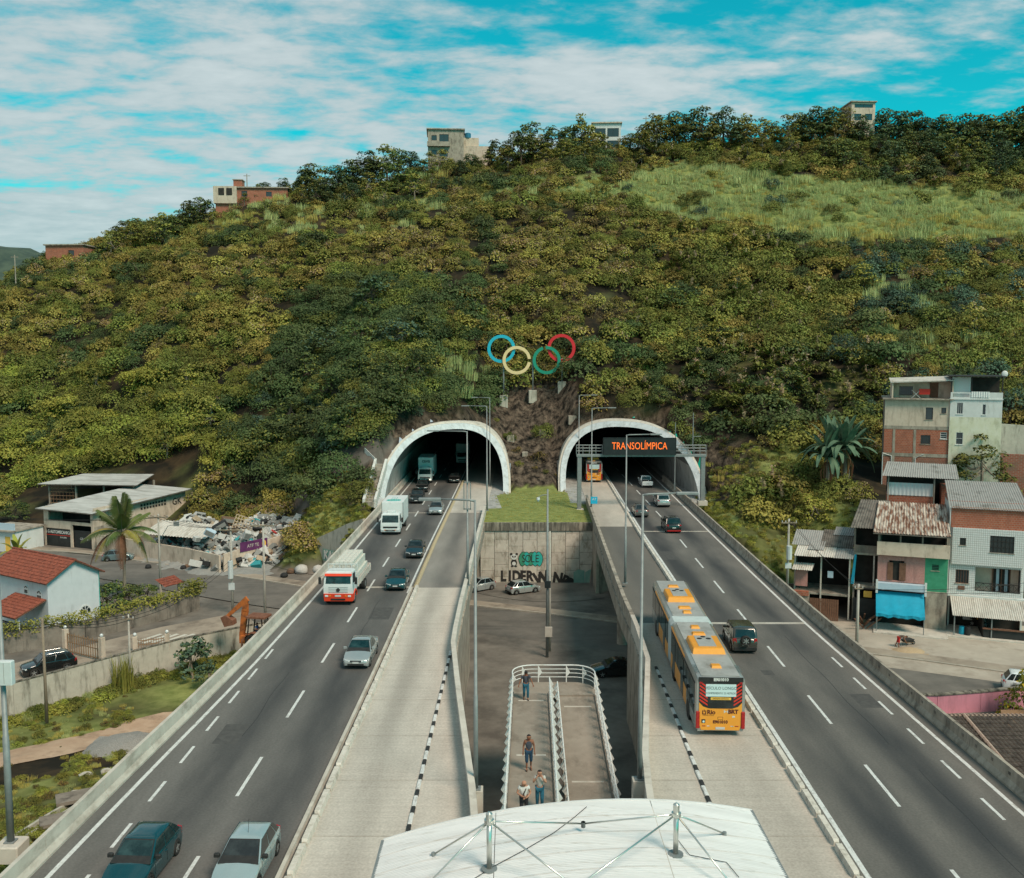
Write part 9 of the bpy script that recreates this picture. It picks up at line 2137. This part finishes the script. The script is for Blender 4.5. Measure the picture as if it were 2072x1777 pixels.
p = onz(2012, 1272, ZS); MC = thing('motorcycle', 'yellow and black motorcycle in the shade of the ribbed awning', 'motorcycle', (p.x - 1.6, p.y, ZS + .16), R(60))
for y_ in (-.62, .62): add_wheel(MC, 0, y_, .3, .1, 'rim_alloy', 5)
b = MB(); b.loft([[(-.12, -.35, .75), (.12, -.35, .75), (.12, -.1, .62), (-.12, -.1, .62)], [(-.14, -.2, 1.0), (.14, -.2, 1.0), (.14, .2, .88), (-.14, .2, .88)], [(-.1, .1, .9), (.1, .1, .9), (.1, .3, .8), (-.1, .3, .8)]]); b.build('fuel_tank', 'bus_yellow', MC); MB().cbox(-.13, .13, .2, .85, .76, .86, .03).build('seat', 'plastic_black', MC); MB().cbox(-.15, .15, -.25, .25, .3, .62, .04).build('engine', 'chassis', MC); b = MB(); b.tube([(-.36, -.4, 1.08), (0, -.5, 1.02), (.36, -.4, 1.08)], .02, 5); b.build('handlebar', 'chassis', MC); b = MB(); b.tube([(0, -.62, .3), (0, -.48, 1.0)], .04, 6); b.build('fork', 'steel_galv', MC)
for px, py, r, h, m, lb in ((1957, 1288, .3, .95, 'cloth_black', 'black plastic drum beside the awning post'), (1946, 1286, .3, .9, 'tarp_blue', 'blue plastic drum under the blue awning')):
    p = onz(px, py, ZS); b = MB(); b.tube([(0, 0, 0), (0, 0, h * .3), (0, 0, h * .7), (0, 0, h)], [r * .92, r, r, r * .9], 14); tag(b.build('plastic_drum', m, loc=p + Vector((0, 0, .03)), smooth=False), lb, 'drum', 'plastic drums')
for k in range(7): p = onz(1738 + k * 5, 1275 - (k % 3) * 6, ZS); b = MB(); b.obox(Matrix.Rotation(.5 + k * .4, 4, 'Z') @ Matrix.Rotation(.7, 4, 'Y'), .9, .08, .05); tag(b.build('scrap_board', 'wood_brown', loc=p + Vector((0, 0, .7))), 'brown scrap board leaning in the pile left of the blue awning', 'board', 'scrap boards')
# concrete drain on the weedy bank
DR = thing('concrete_drain', 'broken concrete drain channel with slab on the weedy bank', 'drain', (0, 0, 0)); pts = [onz(*q, -5.0) for q in ((165, 1560), (110, 1610), (60, 1650), (0, 1700))]
for i in range(3):
    for s in (-.5, .5):
        a, c = pts[i], pts[i + 1]; a, c = Vector((a.x + s, a.y, gz(a.x + s, a.y))), Vector((c.x + s, c.y, gz(c.x + s, c.y))); n = Vector((.09, 0, 0)); d, u = Vector((0, 0, -.6)), Vector((0, 0, .35)); MB().hexa([a - n + d, a + n + d, c + n + d, c - n + d, a - n + u, a + n + u, c + n + u, c - n + u]).build('side_wall', 'wall_stained', DR)
for (px, py, sx, sy) in ((155, 1553, 1.2, .7), (115, 1630, .9, .6)): p = onz(px, py, -4.6); b = MB(); b.obox(Matrix.Translation((p.x, p.y, gz(p.x, p.y) + .5)) @ Matrix.Rotation(.5, 4, 'Z'), sx, sy, .1); b.build('cover_slab', 'concrete_dark', DR)
for px, py, r in ((150, 1590, .4), (172, 1535, .5), (213, 1528, .45)):
    p = onz(px, py - 30, -6); b = MB(); rr = random.Random(px); b.loft([[(r * k * rr.uniform(.8, 1.1) * math.cos(a), r * .8 * k * rr.uniform(.8, 1.1) * math.sin(a), r * z) for a in [i * math.pi / 4 for i in range(8)]] for k, z in ((1, -.3), (1, .3), (.6, .6))]); tag(b.build('boulder', 'wall_stained', loc=(p.x, p.y, gz(p.x, p.y))), 'pale boulder lying in the weeds of the lot', 'boulder', 'boulders')
# ------------------------------------------------------------------ lettering to plain meshes
if TEXTS:
    dg = bpy.context.evaluated_depsgraph_get()
    for o in TEXTS:
        me = bpy.data.meshes.new_from_object(o.evaluated_get(dg))
        nm = o.name; n = link(nm, me, o.parent); n.matrix_local = o.matrix_local.copy() if False else Matrix.LocRotScale(o.location, o.rotation_euler, o.scale)
        for ch in list(o.children): ch.parent = n
        cu = o.data; bpy.data.objects.remove(o); bpy.data.curves.remove(cu)
        n.name = nm
